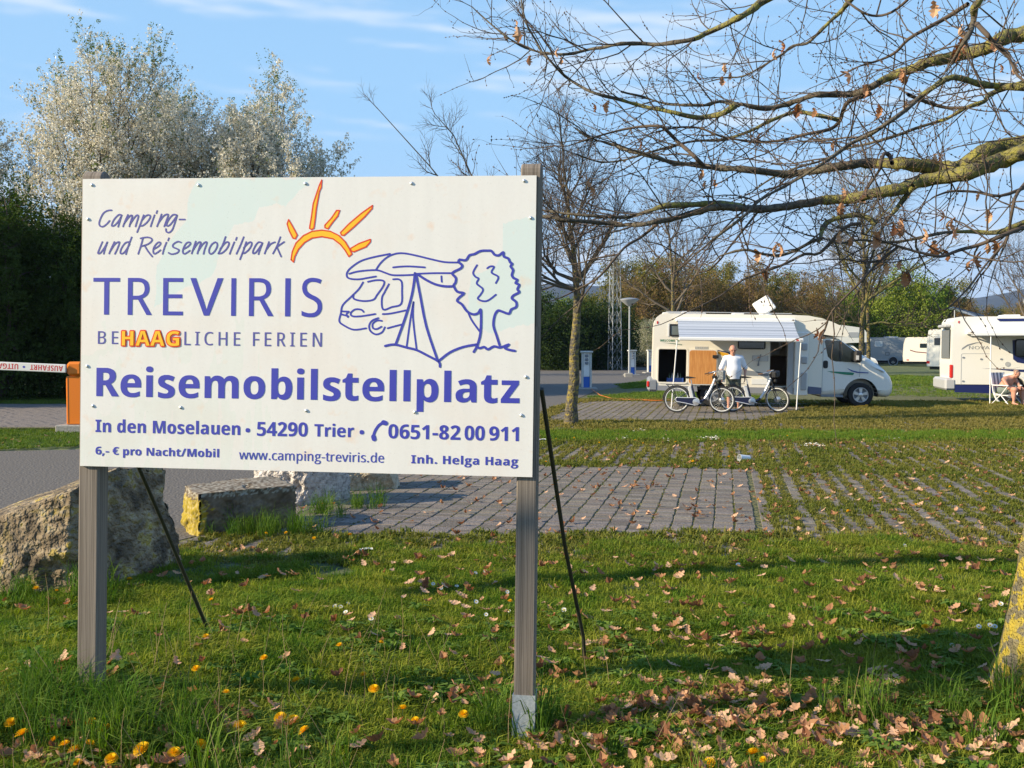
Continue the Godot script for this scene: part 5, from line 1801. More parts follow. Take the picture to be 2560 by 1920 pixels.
func build_motorhome() -> void:
	# low-profile motorhome, local x forward, near side at z = 0, standing nose down by a degree
	var o := thing("motorhome", "cream and white motorhome with its striped awning and luggage locker open", "motorhome", Vector3(4.06, 0.02, -28.85))
	o.rotation = Vector3(0, deg_to_rad(-7.0), deg_to_rad(-0.9))
	var W := 2.2
	var body := rounded(0, 0, 1, 1, 0.1)
	var prof := v2([0.0, 0.60, 0.0, 1.4, 0.01, 2.30, 0.035, 2.46, 0.09, 2.58, 0.18, 2.65, 0.32, 2.68, 3.95, 2.68, 4.35, 2.665, 4.7, 2.60, 5.0, 2.50, 5.26, 2.38, 5.42, 2.25, 5.48, 2.14, 5.40, 2.08, 5.05, 2.10, 4.76, 2.14, 4.76, 0.60])
	csg_part("body", [csg_poly(prof, 0.0, W),
		csg_box(Vector3(0.06, 0.64, -W + 0.05), Vector3(4.70, 2.55, -0.05)),
		csg_box(Vector3(0.155, 0.70, -0.2), Vector3(0.965, 1.66, 0.1)),
		csg_box(Vector3(3.31, 0.40, -0.2), Vector3(3.79, 2.06, 0.1)),
		csg_hole(1.72, 0.36, 0.44, -0.5, 0.1), csg_hole(1.72, 0.36, 0.44, -W - 0.1, -W + 0.5)], M.cream_paint, o)
	# grey skirt, cut for wheel and step
	for q in [[0.02, 0.46, 0.02, 0.598, 1.27, 0.598, 1.29, 0.45], [2.15, 0.44, 2.17, 0.598, 3.30, 0.598, 3.30, 0.43], [3.80, 0.43, 3.80, 0.598, 4.37, 0.598, 4.37, 0.44]]:
		plate("skirt", v2(q), 0.012, 0.06, mat(lin(0.25, 0.26, 0.29), 0.5), o)
	var fl := MB.new()
	fl.box(Vector3(0.07, 0.50, -W + 0.06), Vector3(4.69, 0.615, -0.06))
	part("floor_panel", fl, M.black, o)
	# inside: partition walls and cupboard fronts that show through the openings
	var brown := mat(lin(0.10, 0.055, 0.03), 0.7)
	for q in [[Vector3(3.2, 0.62, -0.9), Vector3(3.24, 2.5, -0.06)], [Vector3(3.3, 0.62, -1.5), Vector3(4.6, 1.5, -1.3)]]:
		var ins := MB.new()
		ins.box(q[0], q[1])
		part("interior_wall", ins, brown, o)
	var lining := MB.new()
	lining.box(Vector3(1.06, 0.62, -1.7), Vector3(1.09, 1.72, -0.055))
	lining.box(Vector3(0.065, 0.62, -1.7), Vector3(0.09, 1.72, -0.055))
	lining.box(Vector3(0.091, 1.70, -1.7), Vector3(1.059, 1.72, -0.055))
	lining.box(Vector3(0.091, 0.62, -1.72), Vector3(1.059, 1.70, -1.70))
	part("locker_lining", lining, mat(lin(0.045, 0.038, 0.034), 0.8), o)
	var door_in := MB.new()
	door_in.box(Vector3(3.38, 1.55, -1.25), Vector3(3.74, 2.0, -1.2))
	part("interior_curtain", door_in, mat(lin(0.5, 0.52, 0.55), 0.8), o)
	var roll := MB.new()
	roll.lathe(v2([0.05, 1.72, 0.055, 2.04, 0.01, 2.06]), 10, Vector3(3.66, 0, -0.5))
	part("towel", roll, mat(lin(0.5, 0.52, 0.55), 0.8), o)
	# locker frame, wooden inner face of the locker door, folded back
	frame_plate("locker_frame", 0.115, 0.66, 1.0, 1.70, 0.09, 0.045, 0.018, 0.03, M.cream_paint, o)
	var ld := part("locker_door", (func() -> MB:
		var b := MB.new()
		b.prism(rounded(1.01, 0.64, 1.83, 1.66, 0.09, 5), 0.012, 0.045)
		return b).call(), M.white_paint, o)
	plate("wood_lining", rounded(1.035, 0.665, 1.805, 1.635, 0.08, 5), 0.052, 0.006, plank_mat(), ld)
	for y in [0.87, 1.46]:
		var hg := MB.new()
		hg.cbox(Vector3(1.69, y - 0.045, 0.05), Vector3(1.86, y + 0.045, 0.085), 0.008)
		part("hinge", hg, M.black, ld)
	# things in the locker
	var crate := thing("storage_crate", "blue crate with bottles inside the open locker of the cream motorhome", "crate", o.transform * Vector3(0.66, 0.618, -0.42), o.rotation.y)
	var cb := MB.new()
	cb.box(Vector3(-0.24, 0, -0.16), Vector3(0.24, 0.02, 0.16))
	cb.box(Vector3(-0.24, 0.02, 0.14), Vector3(0.24, 0.2, 0.16))
	cb.box(Vector3(-0.24, 0.02, -0.16), Vector3(0.24, 0.2, -0.14))
	cb.box(Vector3(-0.24, 0.02, -0.139), Vector3(-0.22, 0.2, 0.139))
	cb.box(Vector3(0.22, 0.02, -0.139), Vector3(0.24, 0.2, 0.139))
	part("box", cb, mat(lin(0.03, 0.09, 0.36), 0.5), crate)
	for k in 5:
		var bt := MB.new()
		bt.lathe(v2([0.005, 0.021, 0.034, 0.022, 0.036, 0.2, 0.028, 0.26, 0.013, 0.30, 0.012, 0.34, 0.002, 0.345]), 10, Vector3(-0.16 + k * 0.08, 0, 0.03 * (k % 2)))
		part("bottle", bt, M.mid_grey if k % 2 else mat(lin(0.05, 0.1, 0.06), 0.15), crate)
	# windows and hatches
	var wf := frame_plate("window", 0.45, 2.03, 0.80, 2.38, 0.04, 0.04, 0.03, 0.03, M.black, o)
	plate("pane", rounded(0.49, 2.07, 0.76, 2.34, 0.03), 0.016, 0.012, mat(lin(0.16, 0.19, 0.19), 0.15), wf)
	plate("window_shade_gap", v2([0.40, 2.02, 0.45, 2.02, 0.45, 2.40, 0.40, 2.40]), 0.012, 0.01, M.white_plastic, o)
	var w2 := frame_plate("window", 2.40, 1.69, 3.17, 2.02, 0.05, 0.03, 0.025, 0.025, M.black, o)
	plate("pane", rounded(2.43, 1.72, 3.14, 1.99, 0.04), 0.014, 0.01, M.glass, w2)
	for k in 3: plate("vent", v2([1.19 + k * 0.13, 1.67, 1.30 + k * 0.13, 1.67, 1.30 + k * 0.13, 1.74, 1.19 + k * 0.13, 1.74]), 0.008, 0.006, M.mid_grey, o)
	var gr := plate("fridge_vent", v2([2.81, 1.35, 3.26, 1.35, 3.26, 1.51, 2.81, 1.51]), 0.012, 0.01, M.mid_grey, o)
	for k in 5: plate("slat", v2([2.83, 1.365 + k * 0.029, 3.24, 1.365 + k * 0.029, 3.24, 1.38 + k * 0.029, 2.83, 1.38 + k * 0.029]), 0.02, 0.008, M.white_plastic, gr)
	plate("fridge_vent", v2([2.80, 0.69, 3.25, 0.69, 3.25, 0.84, 2.80, 0.84]), 0.012, 0.01, M.white_plastic, o)
	var gh := MB.new()
	gh.tube(v3([Vector3(2.98, 1.22, 0.03), Vector3(2.99, 1.34, 0.05), Vector3(3.05, 1.55, 0.03)]), PackedFloat32Array([0.03, 0.014, 0.012]), 6, true)
	part("grab_handle", gh, M.grey_plastic, o)
	# decals: swooshes in yellow, navy and grey, and the name
	plate("stripe", v2([1.83, 1.62, 2.12, 1.56, 2.32, 1.42, 2.05, 1.46, 1.83, 1.55]), 0.005, 0.004, mat(lin(0.8, 0.42, 0.02), 0.4), o)
	plate("stripe", v2([1.83, 1.655, 2.15, 1.60, 2.42, 1.44, 2.60, 1.43, 2.60, 1.40, 2.36, 1.40, 2.13, 1.565, 1.83, 1.63]), 0.006, 0.004, mat(lin(0.03, 0.04, 0.12), 0.4), o)
	plate("stripe", v2([2.05, 1.06, 2.5, 1.11, 2.9, 1.06, 3.28, 1.0, 3.28, 0.93, 2.7, 0.93, 2.3, 0.99]), 0.005, 0.004, M.grey_plastic, o)
	text_plate("lettering", "WELCOME 75", true, 0.19, 0.74, 1.87, 1.935, 0.002, mat(lin(0.03, 0.19, 0.07), 0.5), o)
	plate("stripe", v2([0.24, 1.845, 0.6, 1.83, 0.82, 1.80, 0.82, 1.77, 0.6, 1.80]), 0.005, 0.004, mat(lin(0.25, 0.32, 0.26), 0.5), o)
	# roof fittings
	var rf := MB.new()
	rf.cbox(Vector3(0.25, 2.681, -1.6), Vector3(1.5, 2.72, -0.15), 0.02)
	rf.cbox(Vector3(2.3, 2.681, -1.2), Vector3(2.6, 2.75, -0.4), 0.02)
	rf.cbox(Vector3(0.82, 2.72, -1.1), Vector3(1.02, 2.78, -0.7), 0.02)
	part("roof_hatch", rf, M.white_plastic, o)
	var rail := MB.new()
	rail.rod(Vector3(0.35, 2.74, -0.12), Vector3(3.9, 2.72, -0.12), 0.012)
	part("roof_rail", rail, M.mid_grey, o)
	# flat square dish on a swivel foot
	var dish := MB.new()
	dish.cbox(Vector3(-0.26, -0.25, -0.03), Vector3(0.26, 0.25, 0.03), 0.06)
	var dn := part("satellite_dish", dish, M.white_paint, o)
	dn.transform = Transform3D(Basis.from_euler(Vector3(-0.35, -0.25, 0.62)), Vector3(3.22, 2.97, -0.9))
	var lt := MB.new()
	lt.box(Vector3(-0.02, 0.1, 0.031), Vector3(0.02, 0.17, 0.034))
	part("mark", lt, M.black, dn)
	text_plate("lettering", "CARO", false, -0.12, 0.13, -0.03, 0.035, 0.0315, M.mid_grey, dn).rotation.z = -0.62
	var ft := MB.new()
	ft.lathe(v2([0.17, 2.681, 0.16, 2.72, 0.09, 2.76, 0.07, 2.92, 0.01, 2.93]), 14, Vector3(3.3, 0, -0.95))
	part("dish_foot", ft, M.white_plastic, o)
	# awning cassette, fabric, front rail, legs
	var cs := MB.new()
	cs.cbox(Vector3(0.62, 2.44, 0.0), Vector3(3.98, 2.57, 0.13), 0.03)
	part("awning_cassette", cs, M.white_plastic, o)
	var fab := MB.new()
	fab.mapped = true
	var nseg := 10
	for k in nseg:
		for j in 6:
			var xa := lerpf(0.68, 3.92, k / float(nseg)); var xb := lerpf(0.68, 3.92, (k + 1) / float(nseg))
			var fa := j / 6.0; var fb := (j + 1) / 6.0
			var pa := Vector3(xa, 2.50 - 0.52 * fa - 0.06 * sin(fa * PI), 0.1 + 1.30 * fa)
			var pb := Vector3(xb, pa.y, pa.z)
			var pc := Vector3(xb, 2.50 - 0.52 * fb - 0.06 * sin(fb * PI), 0.1 + 1.30 * fb)
			var pd := Vector3(xa, pc.y, pc.z)
			var k0 := fab.v.size()
			fab.quad(pa, pb, pc, pd, Vector3.UP)
			for e in range(k0, fab.v.size()):
				fab.t[e] = Vector2((fab.v[e].x - 0.68) / 3.24, (fab.v[e].z - 0.1) / 1.30)
	part("awning_fabric", fab, awning_mat(), o)
	var fr := MB.new()
	fr.cbox(Vector3(0.66, 1.90, 1.38), Vector3(4.0, 2.0, 1.45), 0.02)
	var frp := part("awning_rail", fr, M.white_plastic, o)
	text_plate("lettering", "F45", true, 3.9, 3.97, 1.93, 1.97, 1.4505, M.grey_plastic, frp)
	plate("mark", v2([3.80, 1.93, 3.87, 1.93, 3.87, 1.97, 3.80, 1.97]), 1.452, 0.002, M.red_light, frp)
	for q in [[0.62, 0.50], [3.93, 3.86]]:
		var lg := MB.new()
		lg.rod(Vector3(q[0], 1.9, 1.41), Vector3(q[1], -0.02 + q[1] * 0.0157, 1.38), 0.016, 8)
		part("awning_leg", lg, M.white_plastic, o)
	# entrance door folded open, with pockets
	var ed := MB.new()
	ed.cbox(Vector3(3.98, 0.40, 0.03), Vector3(4.36, 2.20, 0.09), 0.02)
	var edp := part("entrance_door", ed, M.white_paint, o)
	for y in [0.55, 1.30, 1.68]:
		var pk := MB.new()
		pk.cbox(Vector3(4.16, y, 0.09), Vector3(4.32, y + (0.5 if y < 1.0 else 0.2), 0.13), 0.02)
		part("door_pocket", pk, M.mid_grey, edp)
	var fs := MB.new()
	fs.box(Vector3(3.80, 0.42, 0.003), Vector3(3.96, 2.06, 0.03))
	part("fly_screen", fs, M.mid_grey, o)
	# tail: bumper corner and lamps
	var bp := MB.new()
	bp.cbox(Vector3(-0.14, 0.42, -W - 0.02), Vector3(0.16, 0.80, 0.03), 0.06)
	part("rear_bumper", bp, M.grey_plastic, o)
	var tl := MB.new()
	tl.cbox(Vector3(-0.16, 0.55, -0.16), Vector3(-0.08, 0.72, 0.04), 0.02)
	part("tail_light", tl, M.red_light, o)
	plate("marker_light", rounded(0.09, 2.38, 0.13, 2.46, 0.018), 0.012, 0.01, M.red_light, o)
	# cab
	var lf := MB.new()
	lf.loft([[4.70, 0.40, 2.10, 1.02, 0.12], [5.02, 0.40, 2.085, 1.02, 0.16], [5.25, 0.40, 2.02, 1.02, 0.2], [5.45, 0.40, 1.88, 1.015, 0.2], [5.75, 0.40, 1.68, 1.01, 0.18], [6.0, 0.40, 1.52, 1.005, 0.14], [6.12, 0.40, 1.45, 1.0, 0.16], [6.3, 0.40, 1.33, 0.985, 0.18], [6.5, 0.39, 1.19, 0.94, 0.2], [6.62, 0.38, 1.08, 0.88, 0.2], [6.72, 0.42, 0.98, 0.80, 0.2], [6.78, 0.48, 0.86, 0.72, 0.16]], -W / 2)
	var cm := CSGMesh3D.new()
	cm.mesh = lf.mesh()
	csg_part("cab", [cm, csg_hole(5.86, 0.44, 0.47, -0.55, 0.2), csg_hole(5.86, 0.44, 0.47, -W - 0.2, -W + 0.55)], M.white_paint, o)
	var zs := -0.076
	var cw := plate("cab_window", v2([4.84, 1.88, 4.82, 1.94, 4.86, 1.99, 5.26, 1.965, 5.40, 1.865, 5.66, 1.68, 5.82, 1.56, 5.84, 1.42, 5.82, 1.36, 5.15, 1.38, 5.02, 1.42, 4.92, 1.52]), zs, 0.02, M.glass, o)
	plate("window_bar", v2([5.24, 1.385, 5.28, 1.385, 5.26, 1.955, 5.22, 1.955]), zs + 0.004, 0.01, M.black, cw)
	# windscreen lies on the slope
	var ws := MB.new()
	var wa := [Vector3(5.44, 1.905, 0), Vector3(6.03, 1.525, 0)]
	ws.quad(Vector3(5.44, 1.90, -0.26), Vector3(6.03, 1.512, -0.2), Vector3(6.03, 1.512, -W + 0.2), Vector3(5.44, 1.90, -W + 0.26), Vector3(0.5, 1, 0))
	part("windscreen", ws, M.glass, o)
	var mr := MB.new()
	mr.cbox(Vector3(5.60, 1.36, 0.02), Vector3(5.80, 1.70, 0.24), 0.05)
	mr.cbox(Vector3(5.72, 1.40, -0.1), Vector3(5.80, 1.48, 0.04), 0.02)
	var mrp := part("wing_mirror", mr, M.black, o)
	plate("mirror_glass", v2([5.63, 1.44, 5.71, 1.44, 5.71, 1.56, 5.63, 1.56]), 0.243, 0.004, mat(lin(0.6, 0.58, 0.55), 0.3), mrp)
	plate("door_handle", rounded(4.80, 1.18, 4.93, 1.40, 0.05), zs + 0.012, 0.02, M.black, o)
	var seam: Material = M.mid_grey
	plate("door_seam", v2([4.775, 0.50, 4.785, 0.50, 4.80, 2.0, 4.79, 2.0]), zs + 0.003, 0.006, seam, o)
	plate("door_seam", v2([5.80, 0.95, 5.81, 0.95, 5.83, 1.36, 5.82, 1.36]), zs + 0.003, 0.006, seam, o)
	plate("stripe", v2([4.92, 1.10, 5.55, 1.08, 5.66, 1.06, 5.63, 1.00, 5.4, 1.01, 5.05, 1.06]), zs + 0.004, 0.006, mat(lin(0.02, 0.22, 0.12), 0.4), o)
	plate("stripe", v2([5.45, 1.20, 5.62, 1.13, 5.75, 1.10, 6.05, 1.085, 6.05, 1.06, 5.72, 1.07, 5.58, 1.11]), zs + 0.004, 0.006, mat(lin(0.03, 0.07, 0.3), 0.4), o)
	# headlamp, dark wheel housing and bumper details
	var hl := MB.new()
	hl.quad(Vector3(6.10, 1.27, -0.085), Vector3(6.50, 1.10, -0.10), Vector3(6.56, 1.13, -0.3), Vector3(6.28, 1.36, -0.2), Vector3(0, 0.4, 1))
	part("headlight", hl, mat(lin(0.5, 0.53, 0.56), 0.12), o)
	var ar := MB.new()
	for k in 14:
		var a0 := PI * (k / 14.0) * 1.06 - 0.1; var a1 := PI * ((k + 1) / 14.0) * 1.06 - 0.1
		for zz in [[-0.07, -0.55]]:
			ar.quad(Vector3(5.86 + cos(a0) * 0.468, 0.44 + sin(a0) * 0.468, zz[0] - 0.02), Vector3(5.86 + cos(a1) * 0.468, 0.44 + sin(a1) * 0.468, zz[0] - 0.02), Vector3(5.86 + cos(a1) * 0.468, 0.44 + sin(a1) * 0.468, zz[1]), Vector3(5.86 + cos(a0) * 0.468, 0.44 + sin(a0) * 0.468, zz[1]), Vector3(-cos(a0), -sin(a0), 0))
	part("wheel_arch", ar, M.black, o)
	var bb := MB.new()
	bb.cbox(Vector3(4.75, 0.36, -W + 0.1), Vector3(5.38, 0.42, -0.09), 0.01)
	part("sill", bb, M.grey_plastic, o)
	plate("sill_fairing", v2([4.38, 0.44, 4.75, 0.44, 4.75, 0.63, 4.38, 0.66]), 0.014, 0.03, mat(lin(0.1, 0.12, 0.2), 0.5), o)
	wheel(o, Vector3(5.86, 0.44, -0.19), 0.345, 0.21, M.silver)
	wheel(o, Vector3(1.72, 0.37, -0.22), 0.345, 0.21, M.silver)
	wheel(o, Vector3(5.86, 0.44, -W + 0.19), 0.345, 0.21, M.silver)
	wheel(o, Vector3(1.72, 0.37, -W + 0.22), 0.345, 0.21, M.silver)
	# levelling ramp under the front wheel
	var rp := MB.new()
	rp.prism(v2([-0.36, 0.0, -0.36, 0.02, -0.02, 0.085, 0.12, 0.085, 0.14, 0.11, 0.21, 0.10, 0.21, 0.0]), -0.12, 0.12)
	var w := o.transform * Vector3(5.86, 0, -0.19)
	single("levelling_ramp", rp, mat(lin(0.75, 0.36, 0.015), 0.5), "orange-yellow levelling ramp under the front wheel of the cream motorhome", "ramp", Vector3(w.x, -0.005, w.z)).rotation.y = o.rotation.y

func plank_mat() -> StandardMaterial3D:
	var m := tri_mat(noise_tex(44, 0.04, [[0.0, lin(0.50, 0.20, 0.05)], [0.5, lin(0.62, 0.28, 0.08)], [1.0, lin(0.70, 0.36, 0.12)]], 128, 3), 0.7, 0.35, null, 1.0, false, Vector3(3.0, 0.25, 1.0))
	return m

func awning_mat() -> StandardMaterial3D:
	var img := Image.create(64, 256, false, Image.FORMAT_RGB8)
	var r := RandomNumberGenerator.new()
	r.seed = 15
	for y in 256:
		var v := y / 256.0
		var c := Vector3(0.46, 0.50, 0.56)
		for q in [[0.08, 0.02, 0.6], [0.16, 0.012, 0.45], [0.30, 0.03, 0.3], [0.42, 0.02, 0.7], [0.47, 0.012, 0.45], [0.60, 0.03, 0.25], [0.74, 0.025, 0.6], [0.80, 0.012, 0.4], [0.92, 0.02, 0.5]]:
			if absf(v - q[0]) < q[1]: c = c.lerp(Vector3(0.11, 0.14, 0.20), q[2])
		for x in 64:
			var k := r.randf_range(0.94, 1.05)
			img.set_pixel(x, y, Color(c.x * k, c.y * k, c.z * k).linear_to_srgb())
	var m := StandardMaterial3D.new()
	m.albedo_texture = ImageTexture.create_from_image(img)
	m.roughness = 0.8
	m.backlight_enabled = true
	m.backlight = Color(0.25, 0.27, 0.3)
	m.cull_mode = BaseMaterial3D.CULL_DISABLED
	return m

func build_second_motorhome() -> void:
	var o := thing("motorhome", "white motorhome with navy stripes cut by the right edge of the picture", "motorhome", Vector3(13.95, 0, -31.6))
	o.rotation.y = deg_to_rad(-14.0)
	var W := 2.2
	var navy := mat(lin(0.012, 0.02, 0.11), 0.35)
	var prof := v2([0.02, 0.55, 0.0, 1.2, 0.02, 2.3, 0.05, 2.55, 0.12, 2.66, 0.25, 2.69, 5.4, 2.69, 5.8, 2.62, 6.05, 2.4, 6.1, 2.15, 6.0, 2.05, 5.9, 0.55])
	csg_part("body", [csg_poly(prof, 0.0, W), csg_hole(1.75, 0.36, 0.46, -0.5, 0.1)], M.white_paint, o)
	# rear window band and roof-top hatch on the back wall
	var rw := MB.new()
	rw.cbox(Vector3(-0.02, 1.35, -1.8), Vector3(0.03, 2.3, -0.35), 0.02)
	part("rear_window", rw, M.glass, o)
	var rh := MB.new()
	rh.cbox(Vector3(-0.16, 2.36, -1.7), Vector3(0.02, 2.46, -0.4), 0.03)
	part("rear_hatch", rh, M.mid_grey, o)
	var bp := MB.new()
	bp.cbox(Vector3(-0.2, 0.36, -W - 0.02), Vector3(0.14, 0.74, 0.02), 0.06)
	part("rear_bumper", bp, mat(lin(0.42, 0.43, 0.44), 0.4), o)
	var tl := MB.new()
	tl.cbox(Vector3(-0.035, 0.75, -0.2), Vector3(0.045, 1.17, 0.012), 0.015)
	part("tail_light", tl, M.red_light, o)
	plate("marker_light", rounded(0.17, 2.48, 0.21, 2.56, 0.015), 0.012, 0.01, M.red_light, o)
	plate("skirt", v2([0.10, 0.30, 0.12, 0.53, 1.28, 0.53, 1.30, 0.27]), 0.01, 0.04, navy, o)
	plate("skirt", v2([2.22, 0.27, 2.24, 0.53, 5.85, 0.53, 5.85, 0.27]), 0.01, 0.04, navy, o)
	# decals
	plate("stripe", v2([1.28, 2.62, 2.25, 2.62, 2.15, 2.53, 1.38, 2.53]), 0.006, 0.005, navy, o)
	plate("stripe", v2([2.45, 2.66, 4.4, 2.66, 4.4, 2.53, 2.40, 2.53]), 0.006, 0.005, navy, o)
	text_plate("lettering", "la s", false, 2.52, 2.75, 2.555, 2.645, 0.0065, M.white_plastic, o)
	text_plate("lettering", "NOVA", false, 0.50, 1.10, 1.66, 1.76, 0.003, M.grey_plastic, o)
	plate("stripe", v2([0.28, 1.64, 0.45, 1.76, 0.70, 1.85, 0.90, 1.875, 0.70, 1.88, 0.45, 1.81, 0.30, 1.70]), 0.006, 0.005, M.grey_plastic, o)
	plate("stripe", v2([0.9, 1.06, 2.3, 1.02, 3.0, 0.96, 3.0, 0.90, 1.9, 0.96, 1.3, 1.03]), 0.006, 0.005, navy, o)
	plate("stripe", v2([1.75, 1.95, 5.0, 1.95, 5.0, 1.05, 3.0, 1.05, 2.3, 1.18, 1.9, 1.25, 1.78, 1.35]), 0.006, 0.005, navy, o)
	var wf := frame_plate("window", 1.82, 1.42, 3.4, 1.98, 0.08, 0.04, 0.03, 0.03, M.black, o)
	plate("pane", rounded(1.86, 1.46, 3.36, 1.94, 0.06), 0.018, 0.012, M.glass, wf)
	frame_plate("locker_seam", 0.27, 0.46, 1.13, 1.53, 0.06, 0.012, 0.006, 0.006, M.mid_grey, o)
	for q in [[0.34, 1.40], [0.34, 0.65], [0.86, 1.35], [1.44, 1.35]]: plate("latch", rounded(q[0] - 0.035, q[1] - 0.025, q[0] + 0.035, q[1] + 0.025, 0.02), 0.014, 0.012, M.grey_plastic, o)
	plate("filler_cap", rounded(1.55, 1.12, 1.70, 1.27, 0.07), 0.012, 0.01, M.mid_grey, o)
	# awning run out, with one leg
	var aw := MB.new()
	aw.cbox(Vector3(0.4, 2.12, 0.0), Vector3(5.2, 2.24, 0.12), 0.02)
	part("awning_cassette", aw, M.white_plastic, o)
	var fb := MB.new()
	fb.quad(Vector3(0.5, 2.22, 0.1), Vector3(5.1, 2.22, 0.1), Vector3(5.1, 2.16, 1.3), Vector3(0.5, 2.16, 1.3), Vector3.UP)
	fb.quad(Vector3(0.5, 2.205, 0.1), Vector3(5.1, 2.205, 0.1), Vector3(5.1, 2.145, 1.3), Vector3(0.5, 2.145, 1.3), Vector3.DOWN)
	part("awning_fabric", fb, mat(lin(0.5, 0.51, 0.53), 0.8), o)
	var ar := MB.new()
	ar.cbox(Vector3(0.38, 2.06, 1.28), Vector3(5.2, 2.17, 1.36), 0.02)
	part("awning_rail", ar, M.white_plastic, o)
	var lg := MB.new()
	lg.rod(Vector3(0.86, 2.08, 1.31), Vector3(0.86, -0.01, 1.33), 0.017)
	part("awning_leg", lg, M.white_plastic, o)
	var arm := MB.new()
	arm.rod(Vector3(0.55, 2.1, 0.1), Vector3(1.0, 2.08, 0.7), 0.025)
	arm.rod(Vector3(1.0, 2.08, 0.7), Vector3(0.5, 2.1, 1.28), 0.022)
	part("awning_arm", arm, M.mid_grey, o)
	# roof: tilted panel and dish
	var sp := MB.new()
	sp.cbox(Vector3(-0.48, -0.025, -0.4), Vector3(0.48, 0.025, 0.4), 0.01)
	var spp := part("solar_panel", sp, mat(lin(0.03, 0.05, 0.09), 0.15), o)
	spp.transform = Transform3D(Basis.from_euler(Vector3(0, 0, -0.3)), Vector3(0.55, 2.86, -0.8))
	var st := MB.new()
	st.rod(Vector3(0.2, 2.69, -0.8), Vector3(0.2, 2.94, -0.8), 0.015)
	st.rod(Vector3(0.95, 2.69, -0.8), Vector3(0.95, 2.72, -0.8), 0.015)
	part("panel_strut", st, M.steel, o)
	var ds := MB.new()
	ds.lathe(v2([0.32, 0.06, 0.2, 0.02, 0.01, 0.0, 0.01, -0.015, 0.2, 0.005, 0.32, 0.05]), 20)
	part("satellite_dish", ds, M.mid_grey, o).transform = Transform3D(Basis.from_euler(Vector3(0.5, 0, -1.0)), Vector3(2.35, 2.98, -0.9))
	var df := MB.new()
	df.rod(Vector3(2.45, 2.69, -0.9), Vector3(2.36, 2.97, -0.9), 0.03)
	part("dish_foot", df, M.mid_grey, o)
	var hb := MB.new()
	hb.cbox(Vector3(1.6, 2.691, -1.4), Vector3(2.1, 2.76, -0.5), 0.03)
	part("roof_hatch", hb, M.white_plastic, o)
	var arch := MB.new()
	arch.ring(Vector3(1.75, 0.36, 0.0), Vector3(0, 0, 1), 0.50, 0.035, 30, 6)
	part("wheel_arch", arch, M.white_plastic, o)
	var iw := MB.new()
	iw.box(Vector3(1.2, 0.3, -0.56), Vector3(2.3, 0.9, -0.5))
	part("wheel_housing", iw, M.black, o)
	var un := MB.new()
	un.box(Vector3(0.3, 0.3, -W + 0.2), Vector3(5.8, 0.548, -0.3))
	part("chassis", un, M.black, o)
	wheel(o, Vector3(1.75, 0.345, -0.16), 0.345, 0.22, M.silver, 6)
	wheel(o, Vector3(5.2, 0.345, -0.16), 0.345, 0.22, M.silver, 6)

# far campers, simpler
func far_camper(label: String, pos: Vector3, turn: float, length: float, height: float, paint: Material, roof_bow: float) -> Node3D:
	var o := thing("camper", label, "camper", pos, turn, "campers parked far back on the pitch")
	var W := 2.2
	var b := MB.new()
	var h := height
	b.prism(v2([0.05, 0.42, 0.0, 0.9, roof_bow * 0.3, h * 0.75, roof_bow, h - 0.08, roof_bow + 0.15, h, length - roof_bow - 0.15, h, length - roof_bow * 0.8, h - 0.1, length - 0.02, 1.2, length, 0.42]), -W, 0.0)
	part("body", b, paint, o)
	wheel(o, Vector3(length * 0.62, 0.34, -0.1), 0.34, 0.22, M.silver, 5)
	var ar := MB.new()
	ar.ring(Vector3(length * 0.62, 0.36, 0.01), Vector3(0, 0, 1), 0.46, 0.05, 24, 5)
	part("wheel_arch", ar, paint, o)
	plate("wheel_housing", rounded(length * 0.62 - 0.43, 0.30, length * 0.62 + 0.43, 0.78, 0.2), 0.006, 0.01, M.black, o)
	var un := MB.new()
	un.box(Vector3(0.2, 0.2, -W + 0.2), Vector3(length - 0.2, 0.418, -0.25))
	part("chassis", un, M.black, o)
	return o

